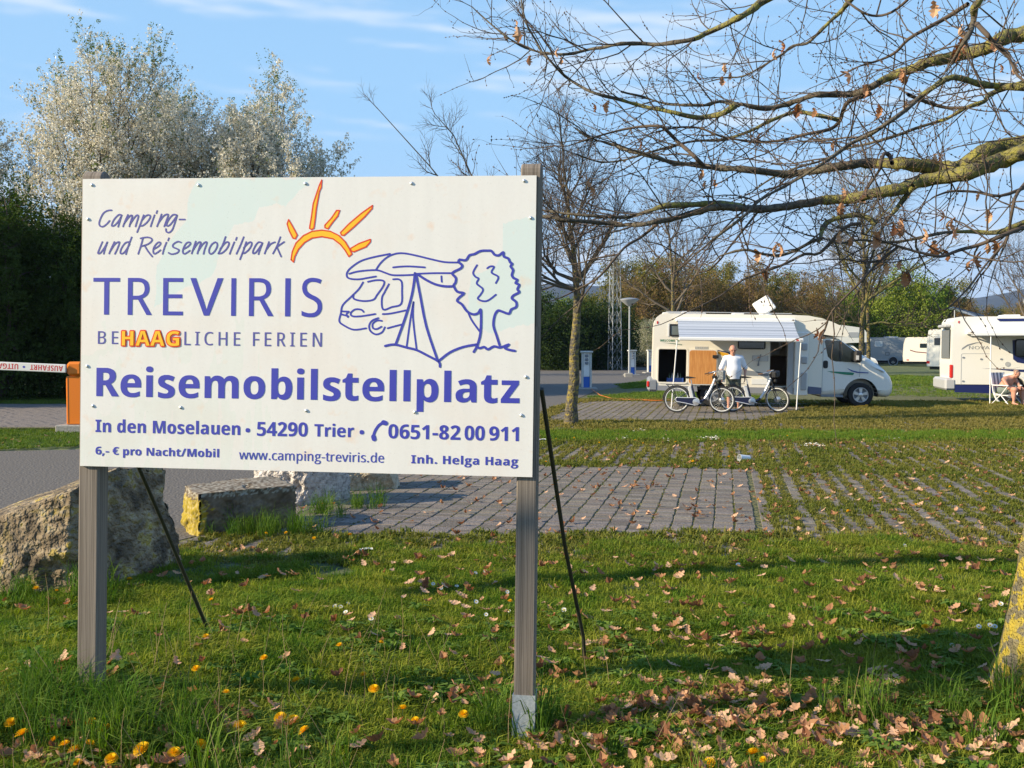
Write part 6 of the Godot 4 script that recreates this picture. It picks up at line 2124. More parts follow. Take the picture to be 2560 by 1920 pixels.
func build_far_campers() -> void:
	var grey := mat(lin(0.30, 0.32, 0.34), 0.5)
	var a := far_camper("grey caravan parked far back between the motorhome's bonnet and the cream camper", Vector3(36.6, 0, -102.0), -0.12, 3.75, 2.78, grey, 0.12)
	var w := frame_plate("window", 0.5, 1.85, 1.25, 2.38, 0.06, 0.06, 0.03, 0.02, M.white_plastic, a)
	plate("pane", rounded(0.56, 1.91, 1.19, 2.32, 0.05), 0.02, 0.012, mat(lin(0.5, 0.55, 0.58), 0.2), w)
	frame_plate("door", 0.15, 0.7, 1.25, 1.75, 0.03, 0.02, 0.01, 0.01, M.mid_grey, a)
	frame_plate("hatch", 1.55, 0.95, 1.95, 1.25, 0.03, 0.03, 0.012, 0.01, M.black, a)
	plate("skirt", v2([0.02, 0.43, 1.85, 0.43, 1.85, 0.6, 0.02, 0.6]), 0.012, 0.01, M.mid_grey, a)
	plate("tail_light", v2([0.02, 0.75, 0.10, 0.75, 0.10, 0.88, 0.02, 0.88]), 0.015, 0.01, M.red_light, a)
	var rf := MB.new()
	rf.cbox(Vector3(1.7, 2.781, -1.4), Vector3(2.9, 2.86, -0.4), 0.02)
	part("roof_hatch", rf, M.white_plastic, a)
	var b := far_camper("cream caravan with a curved tail parked beside the grey caravan", Vector3(37.1, 0, -94.5), -0.35, 5.4, 2.72, M.cream_paint, 0.22)
	var w2 := frame_plate("window", 1.45, 1.72, 2.15, 2.12, 0.05, 0.03, 0.03, 0.02, M.black, b)
	plate("pane", rounded(1.48, 1.75, 2.12, 2.09, 0.04), 0.02, 0.012, M.glass, w2)
	plate("stripe", v2([0.6, 1.55, 1.1, 1.38, 2.1, 1.28, 2.1, 1.20, 1.1, 1.29, 0.6, 1.45]), 0.012, 0.01, mat(lin(0.2, 0.05, 0.05), 0.5), b)
	plate("tail_light", v2([0.3, 0.52, 0.52, 0.52, 0.52, 0.62, 0.3, 0.62]), 0.015, 0.01, M.red_light, b)
	var c := far_camper("white camper seen from behind, just left of the white motorhome's tail", Vector3(28.9, 0, -69.5), -0.5, 5.2, 3.0, M.white_paint, 0.12)
	var rr_ := MB.new()
	rr_.cbox(Vector3(-0.01, 1.7, -1.7), Vector3(0.06, 2.4, -0.5), 0.02)
	part("rear_window", rr_, M.glass, c)
	plate("tail_light", v2([0.02, 0.62, 0.22, 0.62, 0.22, 0.80, 0.02, 0.80]), 0.015, 0.01, M.red_light, c)
	plate("window", rounded(0.5, 1.9, 1.3, 2.4, 0.06), 0.02, 0.018, M.glass, c)
	# white alcove motorhome behind the first one's cab
	var d := thing("motorhome", "white motorhome with an overcab bunk hidden behind the cream motorhome's cab", "motorhome", Vector3(18.2, 0, -60.0), -0.06)
	var bb := MB.new()
	bb.prism(v2([-4.5, 0.5, -4.5, 3.0, -4.3, 3.1, 1.6, 3.08, 2.9, 2.9, 3.35, 2.2, 3.3, 2.05, 2.0, 2.0, 1.6, 1.9, 1.6, 0.5]), -2.2, 0)
	part("body", bb, M.white_paint, d)
	var cb := MB.new()
	cb.loft([[1.55, 0.45, 1.95, 1.0, 0.1], [2.3, 0.45, 1.9, 1.0, 0.15], [3.0, 0.45, 1.3, 0.98, 0.15], [3.7, 0.45, 1.05, 0.9, 0.15], [3.85, 0.5, 0.85, 0.8, 0.1]], -1.1)
	part("cab", cb, M.white_paint, d)
	plate("window", rounded(-0.1, 2.35, 0.9, 2.75, 0.06), 0.02, 0.018, M.glass, d)
	plate("window", rounded(2.0, 2.35, 2.6, 2.65, 0.06), 0.02, 0.018, M.mid_grey, d)
	wheel(d, Vector3(2.8, 0.34, -0.2), 0.34, 0.2, M.silver, 5)
	wheel(d, Vector3(-2.4, 0.34, -0.1), 0.34, 0.2, M.silver, 5)
	var rb := MB.new()
	rb.cbox(Vector3(-0.2, 3.1, -1.5), Vector3(1.0, 3.2, -0.6), 0.03)
	part("roof_box", rb, M.white_plastic, d)

# ================================================================ street furniture
func build_street_furniture() -> void:
	# exit barrier: housing, arm with upside-down lettering, concrete foot
	var foot := gp(193, 1076)
	var o := thing("exit_barrier", "white exit barrier arm with red lettering on an orange housing", "barrier", foot)
	var orange := mat(lin(0.78, 0.20, 0.008), 0.4)
	var h := MB.new()
	h.cbox(Vector3(-0.15, 0.13, -0.16), Vector3(0.17, 1.12, 0.16), 0.02)
	part("housing", h, orange, o)
	var cap := MB.new()
	cap.cbox(Vector3(-0.13, 1.13, -0.17), Vector3(0.18, 1.42, 0.17), 0.05)
	part("housing_cap", cap, orange, o)
	plate("door_seam", v2([-0.105, 0.16, -0.095, 0.16, -0.095, 1.1, -0.105, 1.1]), 0.163, 0.004, M.black, o)
	var f := MB.new()
	f.cbox(Vector3(-0.32, -0.06, -0.3), Vector3(0.35, 0.13, 0.3), 0.02)
	part("concrete_foot", f, M.concrete, o)
	# the arm rises a little to the left
	var arm := Node3D.new()
	arm.name = "arm"
	o.add_child(arm)
	arm.position = Vector3(-0.14, 1.28, 0.2)
	arm.rotation.z = -0.042
	var a := MB.new()
	a.cbox(Vector3(-5.2, -0.085, -0.03), Vector3(0.02, 0.085, 0.03), 0.01)
	part("beam", a, M.white_paint, arm)
	var red := mat(lin(0.6, 0.035, 0.03), 0.5)
	for q in [["AUSFAHRT", 0.03, 0.70, red], ["•", 0.80, 0.85, M.blue_print], ["UITGANG", 0.94, 1.56, red], ["•", 1.64, 1.69, M.blue_print], ["SORTIE", 1.80, 2.3, red]]:
		# upside down: turned by half a turn in the plane of the arm
		var hh := 0.055 if q[0] != "•" else 0.022
		var tm := fit_text(text_mesh(q[0], true, 0), q[1], q[2], -hh, hh, 0.0305, [Vector2.ZERO], 0.001)
		part("lettering", tm, q[3], arm).rotation.z = PI
	# street lamp
	var lp := thing("street_lamp", "grey street lamp with a flat cone-shaped head beside the drive", "street lamp", gp(1573, 942))
	var p := MB.new()
	p.lathe(v2([0.06, 0.0, 0.058, 0.9, 0.05, 1.0, 0.045, 4.15, 0.04, 4.2]), 12)
	part("pole", p, mat(lin(0.42, 0.44, 0.46), 0.5, 0.3), lp)
	var hd := MB.new()
	hd.lathe(v2([0.05, 4.15, 0.16, 4.2, 0.52, 4.48, 0.56, 4.52]), 18)
	part("shade_bowl", hd, mat(lin(0.55, 0.57, 0.6), 0.4), lp)
	var hc := MB.new()
	hc.lathe(v2([0.56, 4.52, 0.58, 4.56, 0.4, 4.62, 0.15, 4.66, 0.005, 4.67]), 18)
	part("lamp_cap", hc, M.grey_plastic, lp)
	var fb := MB.new()
	fb.cbox(Vector3(-0.28, -0.05, -0.22), Vector3(0.2, 0.22, 0.22), 0.03)
	part("base_block", fb, M.concrete, lp)
	# supply pillars with sockets
	var pil := thing("service_pillar", "white and blue electricity supply pillar on the kerb beside the young tree", "service pillar", gp(1466, 972), 0.0, "electricity supply pillars")
	var fr := MB.new()
	fr.cbox(Vector3(-0.21, 0.05, -0.13), Vector3(-0.13, 1.5, 0.13), 0.02)
	fr.cbox(Vector3(0.13, 0.05, -0.13), Vector3(0.21, 1.5, 0.13), 0.02)
	fr.cbox(Vector3(-0.26, 1.5, -0.2), Vector3(0.26, 1.58, 0.2), 0.02)
	part("frame", fr, mat(lin(0.55, 0.56, 0.53), 0.6), pil)
	var bx := MB.new()
	bx.cbox(Vector3(-0.128, 0.5, -0.1), Vector3(0.128, 1.498, 0.1), 0.02)
	part("cabinet", bx, M.white_plastic, pil)
	var bl := MB.new()
	bl.cbox(Vector3(-0.128, 0.05, -0.1), Vector3(0.128, 0.498, 0.1), 0.01)
	part("lower_cabinet", bl, mat(lin(0.02, 0.12, 0.5), 0.5), pil)
	for k in 3:
		var so := MB.new()
		so.cbox(Vector3(-0.07, 1.02 + k * 0.15, 0.1), Vector3(0.07, 1.13 + k * 0.15, 0.17), 0.02)
		part("socket", so, M.grey_plastic, pil)
	var ft := MB.new()
	ft.cbox(Vector3(-0.5, -0.08, -0.35), Vector3(0.45, 0.06, 0.35), 0.05)
	part("concrete_foot", ft, M.concrete, pil)
	copy_of(pil, gp(1580, 938), 0.3, 1.0, "electricity supply pillar right behind the street lamp pole", "electricity supply pillars")
	copy_of(pil, gp(1626, 932), 0.2, 1.0, "electricity supply pillar half hidden by the motorhome's rear", "electricity supply pillars")
	# lattice mast
	var mast := thing("lattice_mast", "tall grey steel lattice mast rising above the shrubs", "mast", Vector3((1537.0 - 1280.0) / FOCAL * 77.0, 0, -77.0), 0.35)
	var legs := MB.new()
	var brace := MB.new()
	var H := 11.6
	var at_h := func(y: float, k: int) -> Vector3:
		var w := lerpf(0.40, 0.26, y / H)
		return Vector3(w if k == 0 or k == 3 else -w, y, w if k < 2 else -w)
	for k in 4:
		legs.rod(at_h.call(0.0, k), at_h.call(H, k), 0.028, 5)
		var n := 10
		for j in n:
			var y0 := H * j / n
			var y1 := H * (j + 1) / n
			brace.rod(at_h.call(y0, k), at_h.call(y1, (k + 1) % 4), 0.012, 4)
			brace.rod(at_h.call(y0, (k + 1) % 4), at_h.call(y1, k), 0.012, 4)
	part("legs", legs, mat(lin(0.42, 0.44, 0.45), 0.5, 0.3), mast)
	part("bracing", brace, mat(lin(0.40, 0.42, 0.43), 0.5, 0.3), mast)
	# orange cable on the grass
	var cab := MB.new()
	var pts := PackedVector3Array()
	var rad := PackedFloat32Array()
	for q in [[1478, 974], [1500, 990], [1530, 999], [1560, 1001], [1600, 1002], [1640, 1004], [1680, 1003]]:
		pts.append(gp(q[0], q[1]) + Vector3(0, 0.035, 0))
		rad.append(0.014)
	cab.tube(pts, rad, 5)
	single("power_cable", cab, mat(lin(0.65, 0.17, 0.02), 0.5), "orange power cable lying in the grass between pillar and motorhome", "cable")

# ================================================================ boulders
func rock_mesh(size: Vector3, sd: int, boxy: float, rough: float, sub := 26, cuts := []) -> ArrayMesh:
	var b := MB.new()
	var f := FastNoiseLite.new()
	f.seed = sd
	f.frequency = 1.0
	f.fractal_octaves = 5
	var shape := func(d: Vector3) -> Vector3:
		var m := maxf(absf(d.x), maxf(absf(d.y), absf(d.z)))
		var p := d.lerp(d / m, boxy) * size * 0.5
		var k := f.get_noise_3dv(p * 1.6 + Vector3(sd, 0, 0)) * rough + f.get_noise_3dv(p * 6.0) * rough * 0.3 + f.get_noise_3dv(p * 22.0) * rough * 0.09
		p += d * k
		for c in cuts:
			var over: float = p.dot(c[0]) - c[1]
			if over > 0.0: p -= (c[0] as Vector3) * over * 0.92
		return p
	for face in 6:
		var ax := face / 2
		var s := 1.0 if face % 2 else -1.0
		var k0 := b.v.size()
		for j in sub + 1:
			for i in sub + 1:
				var q := Vector3.ZERO
				q[ax] = s
				q[(ax + 1) % 3] = tan((i / float(sub) * 2.0 - 1.0) * PI / 4)
				q[(ax + 2) % 3] = tan((j / float(sub) * 2.0 - 1.0) * PI / 4)
				var d := q.normalized()
				var p: Vector3 = shape.call(d)
				var e := 0.03
				var t1 := d.cross(Vector3(0.3, 0.9, 0.2)).normalized()
				var t2 := d.cross(t1).normalized()
				var pa: Vector3 = shape.call((d + t1 * e).normalized())
				var pb: Vector3 = shape.call((d + t2 * e).normalized())
				var nn := (pa - p).cross(pb - p).normalized()
				if nn.dot(d) < 0: nn = -nn
				b.v.append(p)
				b.n.append(nn)
		for j in sub:
			for i in sub:
				var a := k0 + j * (sub + 1) + i
				var c := a + sub + 1
				var want := b.v[a] 
				for tri in [[a, a + 1, c + 1], [a, c + 1, c]]:
					var nn: Vector3 = (b.v[tri[1]] - b.v[tri[0]]).cross(b.v[tri[2]] - b.v[tri[0]])
					if nn.dot(b.n[tri[0]]) > 0: b.i.append_array([tri[0], tri[2], tri[1]])
					else: b.i.append_array(tri)
	return b.mesh()

func build_rocks() -> void:
	var g := "boulders along the edge of the drive"
	var old := tri_mat(noise_tex(51, 0.013, [[0.0, lin(0.035, 0.026, 0.018)], [0.32, lin(0.09, 0.07, 0.046)], [0.48, lin(0.20, 0.145, 0.085)], [0.62, lin(0.31, 0.24, 0.15)], [0.73, lin(0.46, 0.38, 0.26)], [0.77, lin(0.38, 0.28, 0.05)], [0.84, lin(0.42, 0.31, 0.04)], [1.0, lin(0.55, 0.50, 0.42)]], 512, 6), 1.3, 0.95, bump_tex(52, 0.05, 14.0, 512, 5), 1.3)
	var moss: StandardMaterial3D
	var pale := tri_mat(noise_tex(55, 0.02, [[0.0, lin(0.06, 0.055, 0.05)], [0.30, lin(0.22, 0.20, 0.19)], [0.42, lin(0.50, 0.46, 0.43)], [0.7, lin(0.66, 0.61, 0.57)], [1.0, lin(0.78, 0.74, 0.70)]], 512, 6), 0.8, 0.9, bump_tex(56, 0.05, 12.0, 512, 5), 1.2)
	var sand := tri_mat(noise_tex(57, 0.02, [[0.0, lin(0.16, 0.13, 0.09)], [0.4, lin(0.42, 0.34, 0.22)], [0.7, lin(0.58, 0.49, 0.34)], [1.0, lin(0.68, 0.60, 0.45)]], 512, 6), 0.7, 0.9, bump_tex(58, 0.06, 12.0, 512, 5), 1.1)
	var a := single("boulder", rock_mesh(Vector3(1.75, 1.3, 0.95), 61, 0.55, 0.16, 40, [[Vector3(-0.38, 0.92, 0.05).normalized(), 0.40], [Vector3(0.86, 0.14, 0.49).normalized(), 0.40], [Vector3(-0.3, 0.25, 0.9).normalized(), 0.44]]), old, "large rough grey and tan boulder behind the sign's left-hand post", "boulder", Vector3(-3.28, 0.22, -7.25), g)
	a.rotation = Vector3(0, 0.15, 0.0)
	# the block: brown stone, a crust of yellow lichen on its left end only
	var bm := rock_mesh(Vector3(0.98, 0.62, 0.62), 62, 0.7, 0.10, 64, [[Vector3(0, 1, 0.05).normalized(), 0.265]])
	var arr := bm.surface_get_arrays(0)
	var vs: PackedVector3Array = arr[Mesh.ARRAY_VERTEX]
	var ln := FastNoiseLite.new()
	ln.seed = 3
	ln.frequency = 1.0
	ln.fractal_octaves = 5
	var vc := PackedColorArray()
	for p in vs:
		var k := ln.get_noise_3dv(p * 5.0)
		var f := ln.get_noise_3dv(p * 26.0)
		var c := Color(0.075, 0.055, 0.035).lerp(Color(0.23, 0.17, 0.11), clampf(0.45 + k * 0.8 + f * 0.5, 0, 1))
		if p.y > 0.2 and f > 0.08: c = Color(0.34, 0.31, 0.25)
		if -p.x - 0.36 + k * 0.12 > 0.0 and p.y < 0.2 + f * 0.06: c = Color(0.33, 0.245, 0.018).lerp(Color(0.46, 0.38, 0.18), clampf(f * 2.0 + (0.35 if p.y < -0.12 else 0.0), 0, 1))
		vc.append(c)
	arr[Mesh.ARRAY_COLOR] = vc
	var bm2 := ArrayMesh.new()
	bm2.add_surface_from_arrays(Mesh.PRIMITIVE_TRIANGLES, arr)
	moss = StandardMaterial3D.new()
	moss.vertex_color_use_as_albedo = true
	moss.roughness = 0.95
	var b := single("boulder", bm2, moss, "squared brown stone block with yellow lichen on its left end", "boulder", gp(585, 1322) + Vector3(0, 0.13, -0.15), g)
	b.rotation = Vector3(0, 0.55, 0.02)
	var c := single("boulder", rock_mesh(Vector3(1.05, 0.95, 0.7), 66, 0.35, 0.17, 36, [[Vector3(0.75, -0.45, 0.45).normalized(), 0.30]]), pale, "chalk-white boulder half behind the bottom edge of the sign", "boulder", gp(742, 1262) + Vector3(0, 0.27, -0.25), g)
	c.rotation = Vector3(0, -0.2, 0.25)
	var d := single("boulder", rock_mesh(Vector3(0.95, 0.62, 0.65), 64, 0.6, 0.1, 30, [[Vector3(0.9, 0.3, 0.3).normalized(), 0.36]]), sand, "small sandy boulder farthest right under the sign", "boulder", gp(902, 1222) + Vector3(0, 0.14, -0.2), g)
	d.rotation = Vector3(0, 0.3, 0)

# ================================================================ bicycles
func make_bicycle(label: String, pos: Vector3, turn: float, steer: float, bag: bool) -> Node3D:
	var o := thing("bicycle", label, "bicycle", pos, turn, "electric bicycles in front of the cream motorhome")
	o.rotation.z = 0.0
	var silver := mat(lin(0.68, 0.70, 0.74), 0.25, 0.25)
	var navy := mat(lin(0.012, 0.016, 0.05), 0.3)
	var R := 0.345
	var rear := Vector3(0, R, 0)
	var front := Vector3(1.16, R, 0)
	# rear wheel
	var put_wheel := func(parent: Node, c: Vector3, motor: bool) -> void:
		var w := Node3D.new()
		w.name = "wheel"
		parent.add_child(w, true)
		w.position = c
		var ty := MB.new()
		ty.ring(Vector3.ZERO, Vector3(0, 0, 1), R - 0.02, 0.021, 40, 8)
		part("tyre", ty, M.bike_tyre, w)
		var rm := MB.new()
		rm.ring(Vector3.ZERO, Vector3(0, 0, 1), R - 0.05, 0.016, 40, 6)
		part("rim", rm, M.rim_white, w)
		var sp := MB.new()
		for k in 28:
			var a := TAU * k / 28.0
			sp.rod(Vector3(cos(a + 0.5) * 0.03, sin(a + 0.5) * 0.03, 0.025 if k % 2 else -0.025), Vector3(cos(a), sin(a), 0) * (R - 0.05), 0.0016, 3)
		part("spokes", sp, M.steel, w)
		var hb := MB.new()
		var hr := 0.075 if motor else 0.035
		hb.lathe(v2([0.012, -0.06, hr, -0.045, hr, 0.045, 0.012, 0.06]), 16, Vector3.ZERO, Basis(Vector3.RIGHT, PI / 2))
		part("hub", hb, M.silver, w)
	put_wheel.call(o, rear, false)
	# frame
	var ft := MB.new()
	ft.tube(v3([Vector3(0.985, 0.90, 0), Vector3(0.93, 0.75, 0), Vector3(0.84, 0.56, 0), Vector3(0.76, 0.42, 0), Vector3(0.72, 0.37, 0)]), PackedFloat32Array([0.033, 0.034, 0.034, 0.034, 0.033]), 10, true)
	var frame := part("frame", ft, silver, o)
	var f2 := MB.new()
	f2.tube(v3([Vector3(0.72, 0.37, 0), Vector3(0.66, 0.315, 0), Vector3(0.58, 0.29, 0), Vector3(0.50, 0.29, 0)]), PackedFloat32Array([0.034, 0.034, 0.034, 0.036]), 10, true)
	f2.tube(v3([Vector3(0.50, 0.29, 0), Vector3(0.44, 0.52, 0), Vector3(0.385, 0.74, 0)]), PackedFloat32Array([0.022, 0.021, 0.02]), 8, true)
	for s in [-0.055, 0.055]:
		f2.rod(Vector3(0.41, 0.62, s * 0.3), Vector3(0, R, s), 0.011, 6)
		f2.rod(Vector3(0.48, 0.29, s * 0.6), Vector3(0, R, s), 0.012, 6)
	part("lower_frame", f2, navy, o)
	var sp2 := MB.new()
	sp2.rod(Vector3(0.385, 0.74, 0), Vector3(0.36, 0.88, 0), 0.014, 8)
	part("seat_post", sp2, M.silver, o)
	var sd := MB.new()
	sd.tube(v3([Vector3(0.22, 0.93, 0), Vector3(0.27, 0.935, 0), Vector3(0.36, 0.925, 0), Vector3(0.45, 0.915, 0), Vector3(0.49, 0.905, 0)]), PackedFloat32Array([0.055, 0.075, 0.055, 0.026, 0.012]), 10, true)
	for k in sd.v.size(): sd.v[k].y = 0.92 + (sd.v[k].y - 0.92) * 0.45
	part("saddle", sd, M.black, o)
	# battery, chain guard, cranks
	var bt := MB.new()
	bt.cbox(Vector3(-0.06, -0.17, -0.04), Vector3(0.035, 0.17, 0.04), 0.015)
	part("battery", bt, mat(lin(0.55, 0.56, 0.57), 0.4), o).transform = Transform3D(Basis(Vector3(0, 0, 1), 0.24), Vector3(0.375, 0.53, 0))
	var cg := MB.new()
	cg.tube(v3([Vector3(0, R + 0.055, 0.075), Vector3(0.25, R + 0.05, 0.075), Vector3(0.48, 0.40, 0.075), Vector3(0.56, 0.37, 0.075), Vector3(0.59, 0.29, 0.075), Vector3(0.55, 0.21, 0.075), Vector3(0.47, 0.20, 0.075), Vector3(0.25, 0.25, 0.075), Vector3(0, R - 0.05, 0.075), Vector3(-0.05, R, 0.075), Vector3(0, R + 0.055, 0.075)]), PackedFloat32Array([0.011, 0.011, 0.011, 0.011, 0.011, 0.011, 0.011, 0.011, 0.011, 0.011, 0.011]), 6)
	part("chain_guard", cg, silver, o)
	var cg2 := MB.new()
	cg2.prism(v2([0.0, R + 0.05, 0.25, R + 0.045, 0.48, 0.39, 0.56, 0.36, 0.58, 0.29, 0.54, 0.22, 0.47, 0.21, 0.25, 0.26, 0.0, R - 0.045]), 0.066, 0.07)
	part("chain_case", cg2, navy, o)
	var cr := MB.new()
	cr.lathe(v2([0.02, 0.0, 0.085, 0.002, 0.085, 0.008, 0.02, 0.012, 0.001, 0.014]), 18, Vector3(0.50, 0.29, 0.078), Basis(Vector3.RIGHT, PI / 2))
	cr.rod(Vector3(0.50, 0.29, 0.10), Vector3(0.66, 0.235, 0.105), 0.011, 6)
	cr.rod(Vector3(0.50, 0.29, -0.10), Vector3(0.34, 0.345, -0.105), 0.011, 6)
	part("crank", cr, M.silver, o)
	var pd := MB.new()
	pd.cbox(Vector3(0.61, 0.22, 0.11), Vector3(0.71, 0.25, 0.2), 0.006)
	pd.cbox(Vector3(0.29, 0.33, -0.2), Vector3(0.39, 0.36, -0.11), 0.006)
	part("pedals", pd, M.black, o)
	# rack, mudguards, stand
	var rk := MB.new()
	rk.tube(v3([Vector3(-0.28, 0.73, 0.06), Vector3(0.32, 0.75, 0.06)]), PackedFloat32Array([0.007, 0.007]), 5)
	rk.tube(v3([Vector3(-0.28, 0.73, -0.06), Vector3(0.32, 0.75, -0.06)]), PackedFloat32Array([0.007, 0.007]), 5)
	for x in [-0.28, -0.1, 0.1]: rk.rod(Vector3(x, 0.735, -0.06), Vector3(x, 0.735, 0.06), 0.006, 5)
	for s in [-0.06, 0.06]:
		rk.rod(Vector3(-0.12, 0.735, s), Vector3(0, R, s), 0.006, 5)
		rk.rod(Vector3(-0.25, 0.735, s), Vector3(0, R, s), 0.006, 5)
	part("luggage_rack", rk, M.black, o)
	var mg := MB.new()
	for q in [[rear, -20.0, 165.0]]:
		var pts := PackedVector3Array()
		var rad := PackedFloat32Array()
		for k in 16:
			var a: float = deg_to_rad(lerpf(q[1], q[2], k / 15.0) + 20.0)
			pts.append(q[0] + Vector3(cos(a), sin(a), 0) * (R + 0.02))
			rad.append(0.017)
		mg.tube(pts, rad, 6)
	part("rear_mudguard", mg, M.black, o)
	var ks := MB.new()
	ks.rod(Vector3(0.18, 0.28, 0.05), Vector3(0.12, 0.005, 0.17), 0.009, 6)
	part("kickstand", ks, M.black, o)
	# steering: fork, front wheel, bars
	var st := Node3D.new()
	st.name = "steering"
	o.add_child(st)
	var axis := Vector3(-0.30, 1, 0).normalized()
	var piv := Vector3(1.04, 0.72, 0)
	st.transform = Transform3D(Basis(axis, steer), piv)
	var fk := MB.new()
	for s in [-0.055, 0.055]:
		fk.tube(v3([front + Vector3(0, 0, s) - piv, Vector3(1.09, 0.52, s) - piv, Vector3(1.04, 0.72, s * 0.8) - piv]), PackedFloat32Array([0.011, 0.014, 0.017]), 6)
	fk.rod(Vector3(1.04, 0.72, -0.05) - piv, Vector3(1.04, 0.72, 0.05) - piv, 0.018, 6)
	fk.rod(Vector3(1.05, 0.68, 0) - piv, Vector3(0.95, 1.02, 0) - piv, 0.022, 8)
	part("fork", fk, M.black, st)
	var hs := MB.new()
	hs.rod(Vector3(0.95, 1.0, 0) - piv, Vector3(1.0, 1.09, 0) - piv, 0.016, 8)
	hs.tube(v3([Vector3(0.78, 1.04, 0.27) - piv, Vector3(0.92, 1.07, 0.25) - piv, Vector3(1.0, 1.09, 0.16) - piv, Vector3(1.01, 1.09, 0.0) - piv, Vector3(1.0, 1.09, -0.16) - piv, Vector3(0.92, 1.07, -0.25) - piv, Vector3(0.78, 1.04, -0.27) - piv]), PackedFloat32Array([0.012, 0.012, 0.012, 0.013, 0.012, 0.012, 0.012]), 7, true)
	part("handlebar", hs, M.silver, st)
	for s in [-1.0, 1.0]:
		var gr := MB.new()
		gr.rod(Vector3(0.76, 1.037, 0.272 * s) - piv, Vector3(0.88, 1.062, 0.257 * s) - piv, 0.018, 7)
		part("grip", gr, mat(lin(0.12, 0.06, 0.03), 0.7), st)
		var lv := MB.new()
		lv.rod(Vector3(0.93, 1.05, 0.24 * s) - piv, Vector3(0.82, 1.0, 0.27 * s) - piv, 0.006, 5)
		part("brake_lever", lv, M.black, st)
	put_wheel.call(st, front - piv, true)
	var lm := MB.new()
	lm.cbox(Vector3(1.07, 0.80, -0.04) - piv, Vector3(1.15, 0.88, 0.04) - piv, 0.02)
	part("headlamp", lm, M.black, st)
	if bag:
		var bg := MB.new()
		bg.cbox(Vector3(1.06, 0.86, -0.15) - piv, Vector3(1.24, 1.12, 0.13) - piv, 0.03)
		part("handlebar_bag", bg, tri_mat(noise_tex(71, 0.06, [[0.0, lin(0.08, 0.08, 0.08)], [0.5, lin(0.24, 0.25, 0.24)], [1.0, lin(0.5, 0.5, 0.5)]], 128, 3), 0.3, 0.8), st)
	else:
		var bg := MB.new()
		bg.cbox(Vector3(1.05, 0.93, -0.13) - piv, Vector3(1.2, 1.1, 0.13) - piv, 0.03)
		part("handlebar_basket", bg, M.black, st)
	return o

func build_bicycles() -> void:
	M.bike_tyre = mat(lin(0.03, 0.03, 0.032), 0.8)
	M.rim_white = mat(lin(0.62, 0.63, 0.62), 0.4)
	var a := gp(1692, 1031)
	make_bicycle("silver electric bicycle on the left with a grey handlebar bag", Vector3(a.x, 0, a.z), -0.24, -0.12, true)
	var b := gp(1833, 1030)
	make_bicycle("silver electric bicycle on the right with a black front basket", Vector3(b.x, 0, b.z - 0.1), -0.20, -0.5, false)

